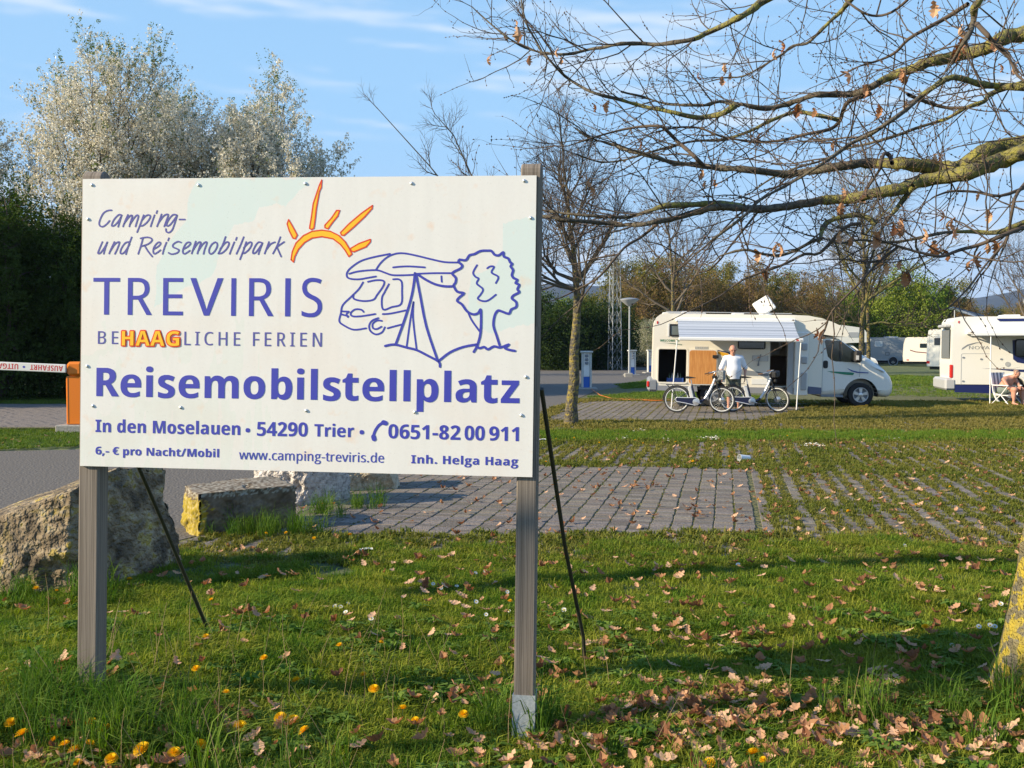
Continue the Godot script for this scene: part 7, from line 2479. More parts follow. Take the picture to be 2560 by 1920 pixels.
# ================================================================ people
# a smooth union of tapered capsules [a, b, ra, rb] meshed as surface nets; planes [normal, distance] cut it
func blob(bones: Array, cell: float, sharp: float, planes := []) -> MB:
	var lo := Vector3.ONE * 1e9
	var hi := -lo
	for q in bones:
		var r: float = maxf(q[2], q[3])
		for p in [q[0], q[1]]:
			lo = lo.min(p - Vector3.ONE * (r + cell * 3))
			hi = hi.max(p + Vector3.ONE * (r + cell * 3))
	var nx := int((hi.x - lo.x) / cell) + 2
	var ny := int((hi.y - lo.y) / cell) + 2
	var nz := int((hi.z - lo.z) / cell) + 2
	var f := PackedFloat32Array()
	f.resize(nx * ny * nz)
	f.fill(0.0)
	var reach := maxf(cell * 3.0, 4.0 / sharp)
	for q in bones:
		var a: Vector3 = q[0]
		var b: Vector3 = q[1]
		var ra: float = q[2]
		var rb: float = q[3]
		var sq: Vector3 = q[4] if q.size() > 4 else Vector3.ONE
		var ab := (b - a) / sq
		var l2 := maxf(ab.length_squared(), 1e-9)
		var m := maxf(ra, rb) * maxf(1.0, maxf(sq.x, maxf(sq.y, sq.z))) + reach
		var q0 := (a.min(b) - Vector3.ONE * m - lo) / cell
		var q1 := (a.max(b) + Vector3.ONE * m - lo) / cell
		for k in range(maxi(0, int(q0.z)), mini(nz, int(q1.z) + 1)):
			for j in range(maxi(0, int(q0.y)), mini(ny, int(q1.y) + 1)):
				for i in range(maxi(0, int(q0.x)), mini(nx, int(q1.x) + 1)):
					var p := lo + Vector3(i, j, k) * cell
					var ap := (p - a) / sq
					var t := clampf(ap.dot(ab) / l2, 0.0, 1.0)
					var d := (ap - ab * t).length() - lerpf(ra, rb, t)
					if d < reach: f[(k * ny + j) * nx + i] += exp(-sharp * d)
	for k in nz:
		for j in ny:
			for i in nx:
				var x := (k * ny + j) * nx + i
				var d := -log(f[x]) / sharp if f[x] > 1e-12 else reach
				if planes.size():
					var p := lo + Vector3(i, j, k) * cell
					for c in planes: d = maxf(d, p.dot(c[0]) - c[1])
				f[x] = d
	var out := MB.new()
	var at_cell := {}
	for k in nz - 1:
		for j in ny - 1:
			for i in nx - 1:
				var x := (k * ny + j) * nx + i
				var v := [f[x], f[x + 1], f[x + nx], f[x + nx + 1], f[x + nx * ny], f[x + nx * ny + 1], f[x + nx * ny + nx], f[x + nx * ny + nx + 1]]
				var ins := 0
				for e in v: if e < 0.0: ins += 1
				if ins == 0 or ins == 8: continue
				var s := Vector3.ZERO
				var n := 0
				for e in [[0, 1], [2, 3], [4, 5], [6, 7], [0, 2], [1, 3], [4, 6], [5, 7], [0, 4], [1, 5], [2, 6], [3, 7]]:
					var fa: float = v[e[0]]
					var fb: float = v[e[1]]
					if (fa < 0.0) == (fb < 0.0): continue
					var t := fa / (fa - fb)
					s += Vector3(e[0] & 1, (e[0] >> 1) & 1, e[0] >> 2).lerp(Vector3(e[1] & 1, (e[1] >> 1) & 1, e[1] >> 2), t)
					n += 1
				at_cell[x] = out.v.size()
				out.v.append(lo + (Vector3(i, j, k) + s / n) * cell)
				out.n.append(Vector3(v[1] + v[3] + v[5] + v[7] - v[0] - v[2] - v[4] - v[6], v[2] + v[3] + v[6] + v[7] - v[0] - v[1] - v[4] - v[5], v[4] + v[5] + v[6] + v[7] - v[0] - v[1] - v[2] - v[3]).normalized())
	var step := [1, nx, nx * ny]
	for x in at_cell:
		var i: int = x % nx
		var j: int = (x / nx) % ny
		var k: int = x / (nx * ny)
		for ax in 3:
			var y: int = x + step[ax]
			if (f[x] < 0.0) == (f[y] < 0.0): continue
			var u: int = step[(ax + 1) % 3]
			var w: int = step[(ax + 2) % 3]
			if not (at_cell.has(x - u) and at_cell.has(x - w) and at_cell.has(x - u - w)): continue
			var a: int = at_cell[x]; var b: int = at_cell[x - u]; var c: int = at_cell[x - u - w]; var d: int = at_cell[x - w]
			if f[x] < 0.0: out.i.append_array([a, c, b, a, d, c])
			else: out.i.append_array([a, b, c, a, c, d])
	return out

func hand_bones(wrist: Vector3, dir: Vector3, side: Vector3, curl: float) -> Array:
	# palm and five fingers; dir points to the fingertips, side to the thumb
	var n := dir.cross(side).normalized()
	var out := []
	var palm := wrist + dir * 0.045
	out.append([wrist, palm + side * 0.018 + dir * 0.03, 0.021, 0.018])
	out.append([wrist, palm - side * 0.02 + dir * 0.03, 0.02, 0.017])
	var len_ := [0.068, 0.076, 0.070, 0.054]
	for k in 4:
		var p := palm + side * (0.030 - 0.020 * k) + dir * 0.035
		var d := dir
		for j in 3:
			d = (d + n * curl * 0.5).normalized()
			var q: Vector3 = p + d * len_[k] * [0.45, 0.32, 0.23][j]
			out.append([p, q, 0.0095 - j * 0.0008, 0.009 - j * 0.0008])
			p = q
	var t0 := wrist + dir * 0.02 + side * 0.022
	var t1 := t0 + (dir * 0.6 + side * 0.8 + n * 0.3 * curl).normalized() * 0.04
	var t2 := t1 + (dir * 0.9 + side * 0.3 + n * 0.5 * curl).normalized() * 0.032
	out.append([t0, t1, 0.013, 0.0105])
	out.append([t1, t2, 0.0105, 0.009])
	return out

func head_bones(c: Vector3, bs: Basis) -> Array:
	# c: centre of the skull; bs.z points where the face looks
	var q := func(x: float, y: float, z: float) -> Vector3: return c + bs * Vector3(x, y, z)
	return [
		[q.call(0, 0.035, -0.02), q.call(0, 0.03, 0.015), 0.083, 0.08],
		[q.call(0, -0.03, 0.02), q.call(0, -0.085, 0.045), 0.066, 0.04],
		[q.call(-0.03, -0.03, 0.05), q.call(0.03, -0.03, 0.05), 0.036, 0.036],
		[q.call(0, 0.012, 0.09), q.call(0, -0.028, 0.107), 0.009, 0.015],      # nose
		[q.call(-0.045, 0.022, 0.072), q.call(0.045, 0.022, 0.072), 0.02, 0.02],  # brow
		[q.call(-0.022, -0.063, 0.083), q.call(0.022, -0.063, 0.083), 0.010, 0.010],  # mouth
		[q.call(-0.083, 0.015, -0.008), q.call(-0.083, -0.03, 0.0), 0.013, 0.009],
		[q.call(0.083, 0.015, -0.008), q.call(0.083, -0.03, 0.0), 0.013, 0.009]]

func join(a: MB, b: MB) -> MB:
	var k := a.v.size()
	a.v.append_array(b.v)
	a.n.append_array(b.n)
	for x in b.i: a.i.append(k + x)
	return a

func eyes(parent: Node, c: Vector3, bs: Basis) -> void:
	for s in [-1.0, 1.0]:
		var e := MB.new()
		e.lathe(v2([0.001, -0.009, 0.007, -0.005, 0.009, 0.0, 0.007, 0.005, 0.001, 0.009]), 8, c + bs * Vector3(0.031 * s, 0.0, 0.083))
		part("eye", e, mat(lin(0.06, 0.05, 0.05), 0.3), parent)

func build_people() -> void:
	var skin := tri_mat(noise_tex(81, 0.05, [[0.0, lin(0.46, 0.20, 0.13)], [0.5, lin(0.54, 0.26, 0.175)], [1.0, lin(0.60, 0.32, 0.225)]], 128, 3), 0.3, 0.55)
	# the man by the bicycles
	var g := gp(1833, 1026)
	var o := thing("person", "man in white T-shirt and green patterned shorts standing behind the bicycles", "person", Vector3(g.x, 0, g.z), 0.05)
	var hc := Vector3(-0.03, 1.655, 0.03)
	var hb := Basis.from_euler(Vector3(0.32, -0.1, 0.03))
	var wl := Vector3(-0.37, 0.90, 0.16)     # hand reaching to the left bicycle's bars
	var el := Vector3(-0.345, 1.14, 0.02)
	var sl := Vector3(-0.215, 1.43, -0.02)
	var wr := Vector3(0.30, 0.91, 0.06)
	var er := Vector3(0.335, 1.15, -0.05)
	var sr := Vector3(0.215, 1.43, -0.02)
	var body := blob([
		[Vector3(-0.02, 1.42, -0.03), hc + Vector3(0, -0.07, -0.02), 0.066, 0.060],
		[Vector3(-0.14, 1.40, -0.02), Vector3(0.14, 1.40, -0.02), 0.085, 0.085],
		[Vector3(0, 1.30, 0), Vector3(0, 1.08, 0.03), 0.16, 0.165, Vector3(1.12, 1, 0.82)],
		[Vector3(-0.07, 0.95, 0), Vector3(0.07, 0.95, 0), 0.135, 0.135],
		[sl, el, 0.058, 0.045], [el, wl, 0.043, 0.028], [sr, er, 0.058, 0.045], [er, wr, 0.043, 0.028],
		[Vector3(-0.09, 0.9, 0), Vector3(-0.11, 0.5, 0.02), 0.09, 0.062], [Vector3(-0.11, 0.5, 0.02), Vector3(-0.125, 0.09, -0.02), 0.058, 0.036],
		[Vector3(-0.113, 0.40, -0.03), Vector3(-0.12, 0.25, -0.03), 0.05, 0.04],
		[Vector3(0.09, 0.9, 0), Vector3(0.12, 0.5, 0.02), 0.09, 0.062], [Vector3(0.12, 0.5, 0.02), Vector3(0.155, 0.09, -0.02), 0.058, 0.036],
		[Vector3(0.123, 0.40, -0.03), Vector3(0.135, 0.25, -0.03), 0.05, 0.04],
		[Vector3(-0.125, 0.05, -0.03), Vector3(-0.15, 0.035, 0.15), 0.038, 0.03], [Vector3(0.155, 0.05, -0.03), Vector3(0.20, 0.035, 0.14), 0.038, 0.03]], 0.016, 60.0)
	join(body, blob(head_bones(hc, hb), 0.0075, 130.0))
	join(body, blob(hand_bones(wl, (wl - el).normalized(), Vector3(0.5, 0, 0.85).normalized(), 0.8), 0.005, 220.0))
	join(body, blob(hand_bones(wr, Vector3(-0.05, -1, 0.1).normalized(), Vector3(-0.3, 0, 0.95).normalized(), 0.5), 0.005, 220.0))
	var bo := part("body", body, skin, o)
	eyes(bo, hc, hb)
	var hair := blob([[hc + hb * Vector3(-0.07, -0.01, -0.03), hc + hb * Vector3(0.07, -0.01, -0.03), 0.04, 0.04], [hc + hb * Vector3(0, 0.0, -0.075), hc + hb * Vector3(0, -0.04, -0.06), 0.045, 0.04]], 0.009, 90.0)
	part("hair", hair, mat(lin(0.28, 0.26, 0.24), 0.9), bo)
	var gl := MB.new()
	for s in [-1.0, 1.0]:
		gl.ring(hc + hb * Vector3(0.031 * s, -0.002, 0.098), hb.z, 0.017, 0.0025, 12, 4)
		gl.rod(hc + hb * Vector3(0.048 * s, 0.002, 0.096), hc + hb * Vector3(0.085 * s, 0.008, 0.0), 0.0025, 4)
	part("glasses", gl, M.black, bo)
	var shirt := blob([
		[Vector3(-0.10, 1.455, -0.03), Vector3(0.10, 1.455, -0.03), 0.065, 0.065],
		[Vector3(-0.14, 1.40, -0.02), Vector3(0.14, 1.40, -0.02), 0.10, 0.10],
		[Vector3(0, 1.30, 0), Vector3(0, 1.08, 0.035), 0.175, 0.185, Vector3(1.12, 1, 0.84)],
		[Vector3(0, 1.1, 0.03), Vector3(0, 0.86, 0.02), 0.185, 0.175, Vector3(1.1, 1, 0.9)],
		[sl, sl.lerp(el, 0.95), 0.072, 0.074], [sr, sr.lerp(er, 0.95), 0.072, 0.074]], 0.014, 70.0, [[Vector3(0, -1, 0), -0.855]])
	part("shirt", shirt, mat(lin(0.78, 0.79, 0.82), 0.85), o)
	var camo := tri_mat(noise_tex(82, 0.05, [[0.0, lin(0.05, 0.06, 0.045)], [0.42, lin(0.08, 0.095, 0.07)], [0.5, lin(0.19, 0.20, 0.155)], [0.62, lin(0.13, 0.14, 0.10)], [1.0, lin(0.30, 0.30, 0.25)]], 128, 2), 0.35, 0.9)
	var shorts := blob([
		[Vector3(-0.07, 0.92, 0.01), Vector3(0.07, 0.92, 0.01), 0.145, 0.145],
		[Vector3(-0.09, 0.86, 0), Vector3(-0.115, 0.36, 0.015), 0.112, 0.10], [Vector3(0.09, 0.86, 0), Vector3(0.125, 0.36, 0.015), 0.112, 0.10]], 0.016, 70.0, [[Vector3(0, -1, 0), -0.38], [Vector3(0, 1, 0), 0.97]])
	part("shorts", shorts, camo, o)
	for q in [[Vector3(-0.125, 0.02, -0.05), Vector3(-0.155, 0.02, 0.16)], [Vector3(0.155, 0.02, -0.05), Vector3(0.21, 0.02, 0.155)]]:
		var sh := blob([[q[0], q[1], 0.045, 0.045], [q[0] + Vector3(0, 0.05, 0.03), q[0].lerp(q[1], 0.65) + Vector3(0, 0.04, 0), 0.036, 0.028]], 0.012, 90.0, [[Vector3(0, -1, 0), -0.002], [Vector3(0, 1, 0), 0.075]])
		part("sandal", sh, mat(lin(0.045, 0.03, 0.022), 0.7), o)
	# the sitter beside the white motorhome, bent over his lap
	var s := thing("person", "bare-chested man in shorts sitting bent forward on a white garden chair", "person", Vector3(14.84, 0, -29.75), 0.0)
	s.rotation.y = deg_to_rad(22.0)
	var h2 := Vector3(0.13, 0.93, 0.16)
	var hb2 := Basis.from_euler(Vector3(0.75, 0.5, 0.0))
	var b2 := blob([
		[Vector3(0.05, 0.80, 0.02), h2 + Vector3(-0.02, -0.05, -0.03), 0.066, 0.062],
		[Vector3(-0.12, 0.77, 0.0), Vector3(0.18, 0.77, 0.02), 0.085, 0.085],
		[Vector3(0.02, 0.70, -0.04), Vector3(-0.02, 0.52, -0.14), 0.155, 0.165, Vector3(1.1, 1, 0.9)],
		[Vector3(-0.09, 0.44, -0.14), Vector3(0.07, 0.44, -0.14), 0.13, 0.13],
		[Vector3(-0.2, 0.76, 0.0), Vector3(-0.2, 0.52, 0.18), 0.058, 0.045], [Vector3(-0.2, 0.52, 0.18), Vector3(0.0, 0.49, 0.33), 0.043, 0.03],
		[Vector3(0.25, 0.76, 0.02), Vector3(0.28, 0.52, 0.18), 0.058, 0.045], [Vector3(0.28, 0.52, 0.18), Vector3(0.1, 0.50, 0.34), 0.043, 0.03],
		[Vector3(-0.09, 0.45, -0.1), Vector3(-0.11, 0.47, 0.33), 0.09, 0.066], [Vector3(-0.11, 0.47, 0.33), Vector3(-0.12, 0.09, 0.30), 0.06, 0.036],
		[Vector3(0.09, 0.45, -0.1), Vector3(0.17, 0.47, 0.33), 0.09, 0.066], [Vector3(0.17, 0.47, 0.33), Vector3(0.2, 0.09, 0.34), 0.06, 0.036],
		[Vector3(-0.115, 0.36, 0.27), Vector3(-0.118, 0.25, 0.27), 0.05, 0.04], [Vector3(0.18, 0.36, 0.29), Vector3(0.19, 0.25, 0.30), 0.05, 0.04],
		[Vector3(-0.12, 0.05, 0.28), Vector3(-0.14, 0.035, 0.46), 0.038, 0.03], [Vector3(0.2, 0.05, 0.32), Vector3(0.24, 0.035, 0.48), 0.038, 0.03]], 0.016, 60.0)
	join(b2, blob(head_bones(h2, hb2), 0.0075, 130.0))
	join(b2, blob(hand_bones(Vector3(0.0, 0.49, 0.33), Vector3(0.7, 0.0, 0.7).normalized(), Vector3(0.2, 0.95, 0.0).normalized(), 0.7), 0.005, 220.0))
	join(b2, blob(hand_bones(Vector3(0.1, 0.50, 0.34), Vector3(-0.6, 0.0, 0.8).normalized(), Vector3(0.2, 0.95, 0.1).normalized(), 0.7), 0.005, 220.0))
	var bo2 := part("body", b2, skin, s)
	eyes(bo2, h2, hb2)
	part("hair", blob([[h2 + hb2 * Vector3(0, 0.035, -0.03), h2 + hb2 * Vector3(0, 0.03, -0.06), 0.088, 0.07]], 0.01, 90.0, [[-hb2.y, -(h2 + hb2 * Vector3(0, 0.01, 0)).dot(hb2.y)]]), mat(lin(0.25, 0.17, 0.13), 0.9), bo2)
	part("shorts", blob([[Vector3(-0.09, 0.45, -0.14), Vector3(0.07, 0.45, -0.14), 0.145, 0.145], [Vector3(-0.09, 0.46, -0.1), Vector3(-0.105, 0.475, 0.2), 0.108, 0.092], [Vector3(0.09, 0.46, -0.1), Vector3(0.145, 0.475, 0.2), 0.108, 0.092]], 0.016, 70.0, [[Vector3(0, 0, 1), 0.2], [Vector3(0, 1, 0), 0.60]]), mat(lin(0.16, 0.20, 0.18), 0.85), s)
	# the garden chair he sits on: white tubes, striped cloth
	var c := thing("garden_chair", "white folding garden chair with grey-striped back under the sitting man", "chair", s.position, s.rotation.y)
	for x in [-0.27, 0.27]:
		var lg := MB.new()
		lg.tube(v3([Vector3(x, 0.0, 0.27), Vector3(x, 0.31, -0.05), Vector3(x, 0.34, -0.3), Vector3(x, 0.97, -0.42)]), PackedFloat32Array([0.014, 0.014, 0.014, 0.014]), 7, true)
		lg.tube(v3([Vector3(x, 0.0, -0.38), Vector3(x, 0.31, -0.02), Vector3(x, 0.56, 0.2)]), PackedFloat32Array([0.014, 0.014, 0.014]), 7, true)
		part("leg", lg, M.white_plastic, c)
		var am := MB.new()
		am.cbox(Vector3(x - 0.025, 0.57, -0.36), Vector3(x + 0.025, 0.60, 0.24), 0.01)
		part("armrest", am, M.white_plastic, c)
	var seat := MB.new()
	seat.cbox(Vector3(-0.25, 0.275, -0.33), Vector3(0.25, 0.30, 0.2), 0.01)
	part("seat", seat, M.white_plastic, c)
	for k in 7:
		var bk := MB.new()
		var x := -0.245 + k * 0.07
		bk.quad(Vector3(x, 0.38, -0.318), Vector3(x + 0.07, 0.38, -0.318), Vector3(x + 0.07, 0.96, -0.425), Vector3(x, 0.96, -0.425), Vector3(0, 0.2, 1))
		bk.quad(Vector3(x, 0.38, -0.324), Vector3(x + 0.07, 0.38, -0.324), Vector3(x + 0.07, 0.96, -0.431), Vector3(x, 0.96, -0.431), Vector3(0, -0.2, -1))
		part("backrest_strip", bk, M.white_plastic if k % 2 == 0 else M.grey_plastic, c)
	# blue folding stool at his side
	var st := thing("folding_stool", "small blue-framed folding stool beside the sitting man at the right edge", "stool", Vector3(15.35, 0, -29.9), 0.2)
	for x in [-0.2, 0.2]:
		var l := MB.new()
		l.rod(Vector3(x, 0.0, -0.2), Vector3(x, 0.46, 0.2), 0.013)
		l.rod(Vector3(x * 0.92, 0.0, 0.2), Vector3(x * 0.92, 0.46, -0.2), 0.013)
		part("leg", l, mat(lin(0.03, 0.06, 0.22), 0.4), st)
	var tp := MB.new()
	tp.cbox(Vector3(-0.22, 0.45, -0.22), Vector3(0.22, 0.475, 0.22), 0.01)
	part("seat", tp, mat(lin(0.05, 0.08, 0.25), 0.7), st)

# ================================================================ grass, flowers, fallen leaves, litter
func build_lawn() -> void:
	var r := RandomNumberGenerator.new()
	r.seed = 701
	M.grass = leaf_mat(0.8, Color(0.78, 0.86, 0.3))
	var kinds := [turf_clump(18, 0.055, 0.05, 0.0048, 71, 1.5), turf_clump(16, 0.085, 0.05, 0.005, 72, 1.4), turf_clump(20, 0.042, 0.055, 0.0048, 73, 1.6)]
	var xf := [[], [], []]
	var cs := [PackedColorArray(), PackedColorArray(), PackedColorArray()]
	var n := FastNoiseLite.new()
	n.seed = 19
	n.frequency = 0.9
	n.fractal_octaves = 3
	var n2 := FastNoiseLite.new()
	n2.seed = 23
	n2.frequency = 2.6
	for k in 96000:
		# more clumps near the camera
		var d := 2.9 + 6.6 * pow(r.randf(), 1.25)
		var x := r.randf_range(-0.9, 0.98) * d
		var z := -d
		var edge := lawn_edge(x)
		var patch := n.get_noise_2d(x, z)
		if d > edge + patch * 1.2: continue
		if Vector2(x + 3.3, (z + 7.25) * 1.4).length() < 0.55: continue
		# thin where leaves lie and on mossy spots
		var bare := n2.get_noise_2d(x, z)
		if bare > 0.42 and r.randf() < 0.75: continue
		var kind := 0
		if patch > 0.18: kind = 1
		elif patch < -0.2: kind = 2
		if r.randf() < 0.2: kind = r.randi() % 3
		var s := r.randf_range(0.65, 1.25) * (1.0 if d > 4.2 else 1.0)
		var tall := s * r.randf_range(0.7, 1.2) * (1.0 + 0.25 * smoothstep(5.0, 3.2, d))
		xf[kind].append(Transform3D(Basis(Vector3.UP, r.randf() * TAU).scaled(Vector3(s, tall, s)), Vector3(x, ground_y(x, z) - 0.006, z)))
		var m := clampf(0.5 + n2.get_noise_2d(x * 0.7 + 9.0, z * 0.7) * 0.9 + r.randf_range(-0.3, 0.3), 0, 1)
		cs[kind].append(Color(0.115, 0.215, 0.022).lerp(Color(0.32, 0.335, 0.045), m))
	var holder := Node3D.new()
	holder.name = "lawn_grass"
	holder.set_meta("kind", "stuff")
	tag(holder, "green lawn grass around the sign posts in the foreground", "grass")
	add_child(holder)
	for k in 3: scatter("blades", kinds[k], M.grass, xf[k], holder, cs[k])
	# long tufts at the posts and at the foot of the oak and the rocks
	var long := turf_clump(34, 0.34, 0.07, 0.006, 74, 1.35)
	var spots := [[-2.02, -4.28, 26, 0.24], [-1.72, -4.1, 30, 0.30], [-2.2, -4.05, 18, 0.22], [-1.45, -4.15, 16, 0.25], [-1.35, -3.95, 10, 0.3], [0.16, -4.3, 6, 0.10], [-0.12, -4.35, 4, 0.1], [2.3, -4.62, 12, 0.25], [2.55, -4.35, 10, 0.25], [2.0, -4.5, 8, 0.3], [1.55, -4.55, 7, 0.2], [-2.9, -6.7, 14, 0.4], [-3.6, -6.6, 12, 0.4], [-2.4, -9.05, 14, 0.3], [-2.0, -9.1, 12, 0.3], [-2.7, -9.2, 9, 0.2], [-1.75, -10.6, 9, 0.3], [-1.9, -10.2, 8, 0.3], [-0.9, -3.7, 8, 0.4], [0.6, -3.6, 6, 0.4]]
	var tx := []
	var tc := PackedColorArray()
	for s in spots:
		for k in s[2]:
			var p := Vector3(s[0] + r.randfn() * s[3] * 0.5, 0, s[1] + r.randfn() * s[3] * 0.4)
			p.y = ground_y(p.x, p.z) - 0.01
			var z := r.randf_range(0.45, 1.05)
			tx.append(Transform3D(Basis(Vector3.UP, r.randf() * TAU).scaled(Vector3(z, z, z)), p))
			tc.append(Color(0.085, 0.175, 0.022).lerp(Color(0.17, 0.25, 0.04), r.randf()))
	scatter("long_tufts", long, M.grass, tx, holder, tc)
	# dead straws
	var straw := MB.new()
	straw.tube(v3([Vector3.ZERO, Vector3(0.01, 0.12, 0), Vector3(0.03, 0.25, 0.01), Vector3(0.06, 0.36, 0.02)]), PackedFloat32Array([0.0016, 0.0014, 0.0012, 0.0008]), 3)
	var sx := []
	for k in 170:
		var d := r.randf_range(3.2, 5.6)
		var x := r.randf_range(-0.5, 0.45) * d
		if r.randf() < 0.5: x = r.randf_range(-2.0, -0.3)
		sx.append(Transform3D(Basis.from_euler(Vector3(r.randf_range(-0.5, 0.5), r.randf() * TAU, r.randf_range(-0.4, 0.4))).scaled(Vector3.ONE * r.randf_range(0.4, 1.0)), Vector3(x, ground_y(x, -d), -d)))
	scatter("dry_straws", straw.mesh(), mat(lin(0.36, 0.25, 0.13), 0.8), sx, holder)
	# low broad-leaved weeds between the blades
	var wd := MB.new()
	wd.colored = true
	for k in 9:
		var a := TAU * k / 9.0 + 0.3 * sin(k * 3.0)
		var dd := Vector3(cos(a), 0, sin(a))
		var sd := Vector3(-sin(a), 0, cos(a))
		var ln := 0.06 + 0.025 * sin(k * 2.1)
		var p0 := Vector3.ZERO
		var p1 := dd * ln * 0.5 + Vector3.UP * 0.035
		var p2 := dd * ln + Vector3.UP * 0.03
		var w := 0.010 + 0.004 * cos(k * 1.7)
		wd.quad(p0 - sd * w * 0.4, p0 + sd * w * 0.4, p1 + sd * w, p1 - sd * w, Vector3.UP, Color(1, 1, 1))
		wd.quad(p1 - sd * w, p1 + sd * w, p2 + sd * w * 0.3, p2 - sd * w * 0.3, Vector3.UP, Color(0.95, 0.95, 0.95))
	var wx := []
	var wc := PackedColorArray()
	for k in 1500:
		var d := r.randf_range(3.0, 6.4)
		var x := r.randf_range(-0.6, 0.6) * d
		if n.get_noise_2d(x * 1.3 + 30.0, d) < -0.05: continue
		var z := r.randf_range(0.5, 1.25)
		wx.append(Transform3D(Basis(Vector3.UP, r.randf() * TAU).scaled(Vector3(z, z * r.randf_range(0.8, 1.8), z)), Vector3(x, ground_y(x, -d), -d)))
		wc.append(Color(0.10, 0.19, 0.025).lerp(Color(0.18, 0.27, 0.05), r.randf()))
	scatter("broad_leaves", wd.mesh(), M.grass, wx, holder, wc)

func nth(k: int) -> String:
	return ["", "first", "second", "third", "fourth", "fifth", "sixth", "seventh", "eighth", "ninth", "tenth", "eleventh", "twelfth", "thirteenth", "fourteenth", "fifteenth", "sixteenth", "seventeenth", "eighteenth", "nineteenth", "twentieth", "twenty-first", "twenty-second", "twenty-third", "twenty-fourth", "twenty-fifth"][k]

func build_flowers() -> void:
	var r := RandomNumberGenerator.new()
	r.seed = 731
	# dandelion: head of many florets on a hollow stem
	var head := MB.new()
	head.colored = true
	for ring in 4:
		var many: int = [22, 18, 13, 8][ring]
		for k in many:
			var a := TAU * k / many + ring * 0.4
			var out: float = [0.021, 0.0175, 0.0125, 0.007][ring]
			var up: float = [0.004, 0.010, 0.014, 0.016][ring]
			var d := Vector3(cos(a), 0, sin(a))
			var s := Vector3(-sin(a), 0, cos(a)) * 0.0019
			var p0 := d * 0.002 + Vector3.UP * 0.001
			var p1 := d * out + Vector3.UP * up
			head.quad(p0 - s * 0.4, p0 + s * 0.4, p1 + s, p1 - s, Vector3.UP, Color(0.85, 0.5 + 0.03 * ring, 0.008))
	var hm := head.mesh()
	var ym := leaf_mat(0.7, Color(0.7, 0.5, 0.1))
	var stem := MB.new()
	stem.tube(v3([Vector3.ZERO, Vector3(0.006, 0.05, 0), Vector3(0, 0.1, 0)]), PackedFloat32Array([0.0026, 0.0023, 0.0022]), 5)
	var sm := stem.mesh()
	var green := mat(lin(0.14, 0.19, 0.06), 0.6)
	var spots := [[90, 1472, 1.2], [141, 1478, .9], [324, 1449, 1.2], [528, 1500, .9], [515, 1592, 1.0], [490, 1673, 1.1], [660, 1646, 1.1], [565, 1732, 1.0], [27, 1808, 1.3], [56, 1837, 1.5], [227, 1806, 1.2], [262, 1823, 1.3], [137, 1850, 1.0], [162, 1863, 1.2], [187, 1877, 1.4], [223, 1862, 1.3], [279, 1898, 1.3], [355, 1875, 1.7], [452, 1832, 1.4], [436, 1883, 1.4], [501, 1864, 1.5], [600, 1817, 1.5], [192, 1909, 1.1], [701, 1795, 1.4], [733, 1803, 1.6], [761, 1829, 1.4], [741, 1702, 1.2], [849, 1614, 1.0], [952, 1608, 1.0], [935, 1724, 1.4], [909, 1688, 1.1], [1007, 1773, 1.3], [1038, 1803, 1.1], [1159, 1787, 1.2], [1275, 1503, .9], [1884, 1885, 1.5], [1773, 1912, 1.5], [1908, 1900, .8], [808, 1259, 1.0], [785, 1346, 1.0], [875, 1337, 1.0], [715, 1332, .9], [665, 1334, .9], [2314, 1568, 1.2], [2289, 1262, 1.0], [2120, 1278, 1.0], [2076, 1242, .9], [2465, 1230, .9], [2375, 1217, .9], [1895, 1250, 1.0], [1588, 1101, 1.3], [1498, 1107, 1.2], [1608, 1108, 1.1], [1689, 1105, 1.1], [1822, 1142, 1.1], [1732, 1153, 1.1], [1365, 1155, 1.2], [2033, 1112, 1.2], [1390, 1098, 1.1], [1435, 1095, 1.1], [1968, 1090, 1.2]]
	spots.sort_custom(func(a: Array, b: Array) -> bool: return a[0] < b[0])
	var count := {}
	for q in spots:
		var ht := 0.045 + 0.035 * r.randf()
		var p := gp(q[0], q[1], ht)
		if q[1] > 1380:
			ht += maxf(0.0, ground_y(p.x, p.z))
			p = gp(q[0], q[1], ht)
		var where := "at the front left below the sign" if q[0] < 820 and q[1] > 1650 else ("in the lawn between the sign posts" if q[1] > 1380 and q[0] < 1290 else ("in the lawn near the oak at the right" if q[1] > 1380 else ("beside the boulders under the sign" if q[0] < 900 else "in the turf paving behind the sign")))
		var base := ground_y(p.x, p.z) if q[1] > 1380 else 0.0
		count[where] = count.get(where, 0) + 1
		var o := thing("dandelion", "yellow dandelion flower " + where + ", " + nth(count[where]) + " from the left", "flower", Vector3(p.x, base, p.z), r.randf() * TAU, "dandelions " + where)
		var tall := maxf(0.03, p.y - base)
		var st := MeshInstance3D.new()
		st.name = "stem"
		st.mesh = sm
		st.material_override = green
		o.add_child(st, true)
		st.scale = Vector3(1, tall / 0.1, 1)
		var fl := MeshInstance3D.new()
		fl.name = "flower_head"
		fl.mesh = hm
		fl.material_override = ym
		o.add_child(fl, true)
		fl.position = Vector3(0, tall, 0)
		fl.rotation = Vector3(r.randf_range(-0.1, 0.6), 0, r.randf_range(-0.35, 0.35)).rotated(Vector3.UP, 0)
		fl.scale = Vector3.ONE * q[2] * 0.95
	# daisies
	var ds := MB.new()
	ds.colored = true
	for k in 14:
		var a := TAU * k / 14.0
		var d := Vector3(cos(a), 0, sin(a))
		var s := Vector3(-sin(a), 0, cos(a)) * 0.0018
		ds.quad(d * 0.003 - s * 0.6 + Vector3.UP * 0.001, d * 0.003 + s * 0.6 + Vector3.UP * 0.001, d * 0.0105 + s + Vector3.UP * 0.003, d * 0.0105 - s + Vector3.UP * 0.003, Vector3.UP, Color(0.82, 0.82, 0.80))
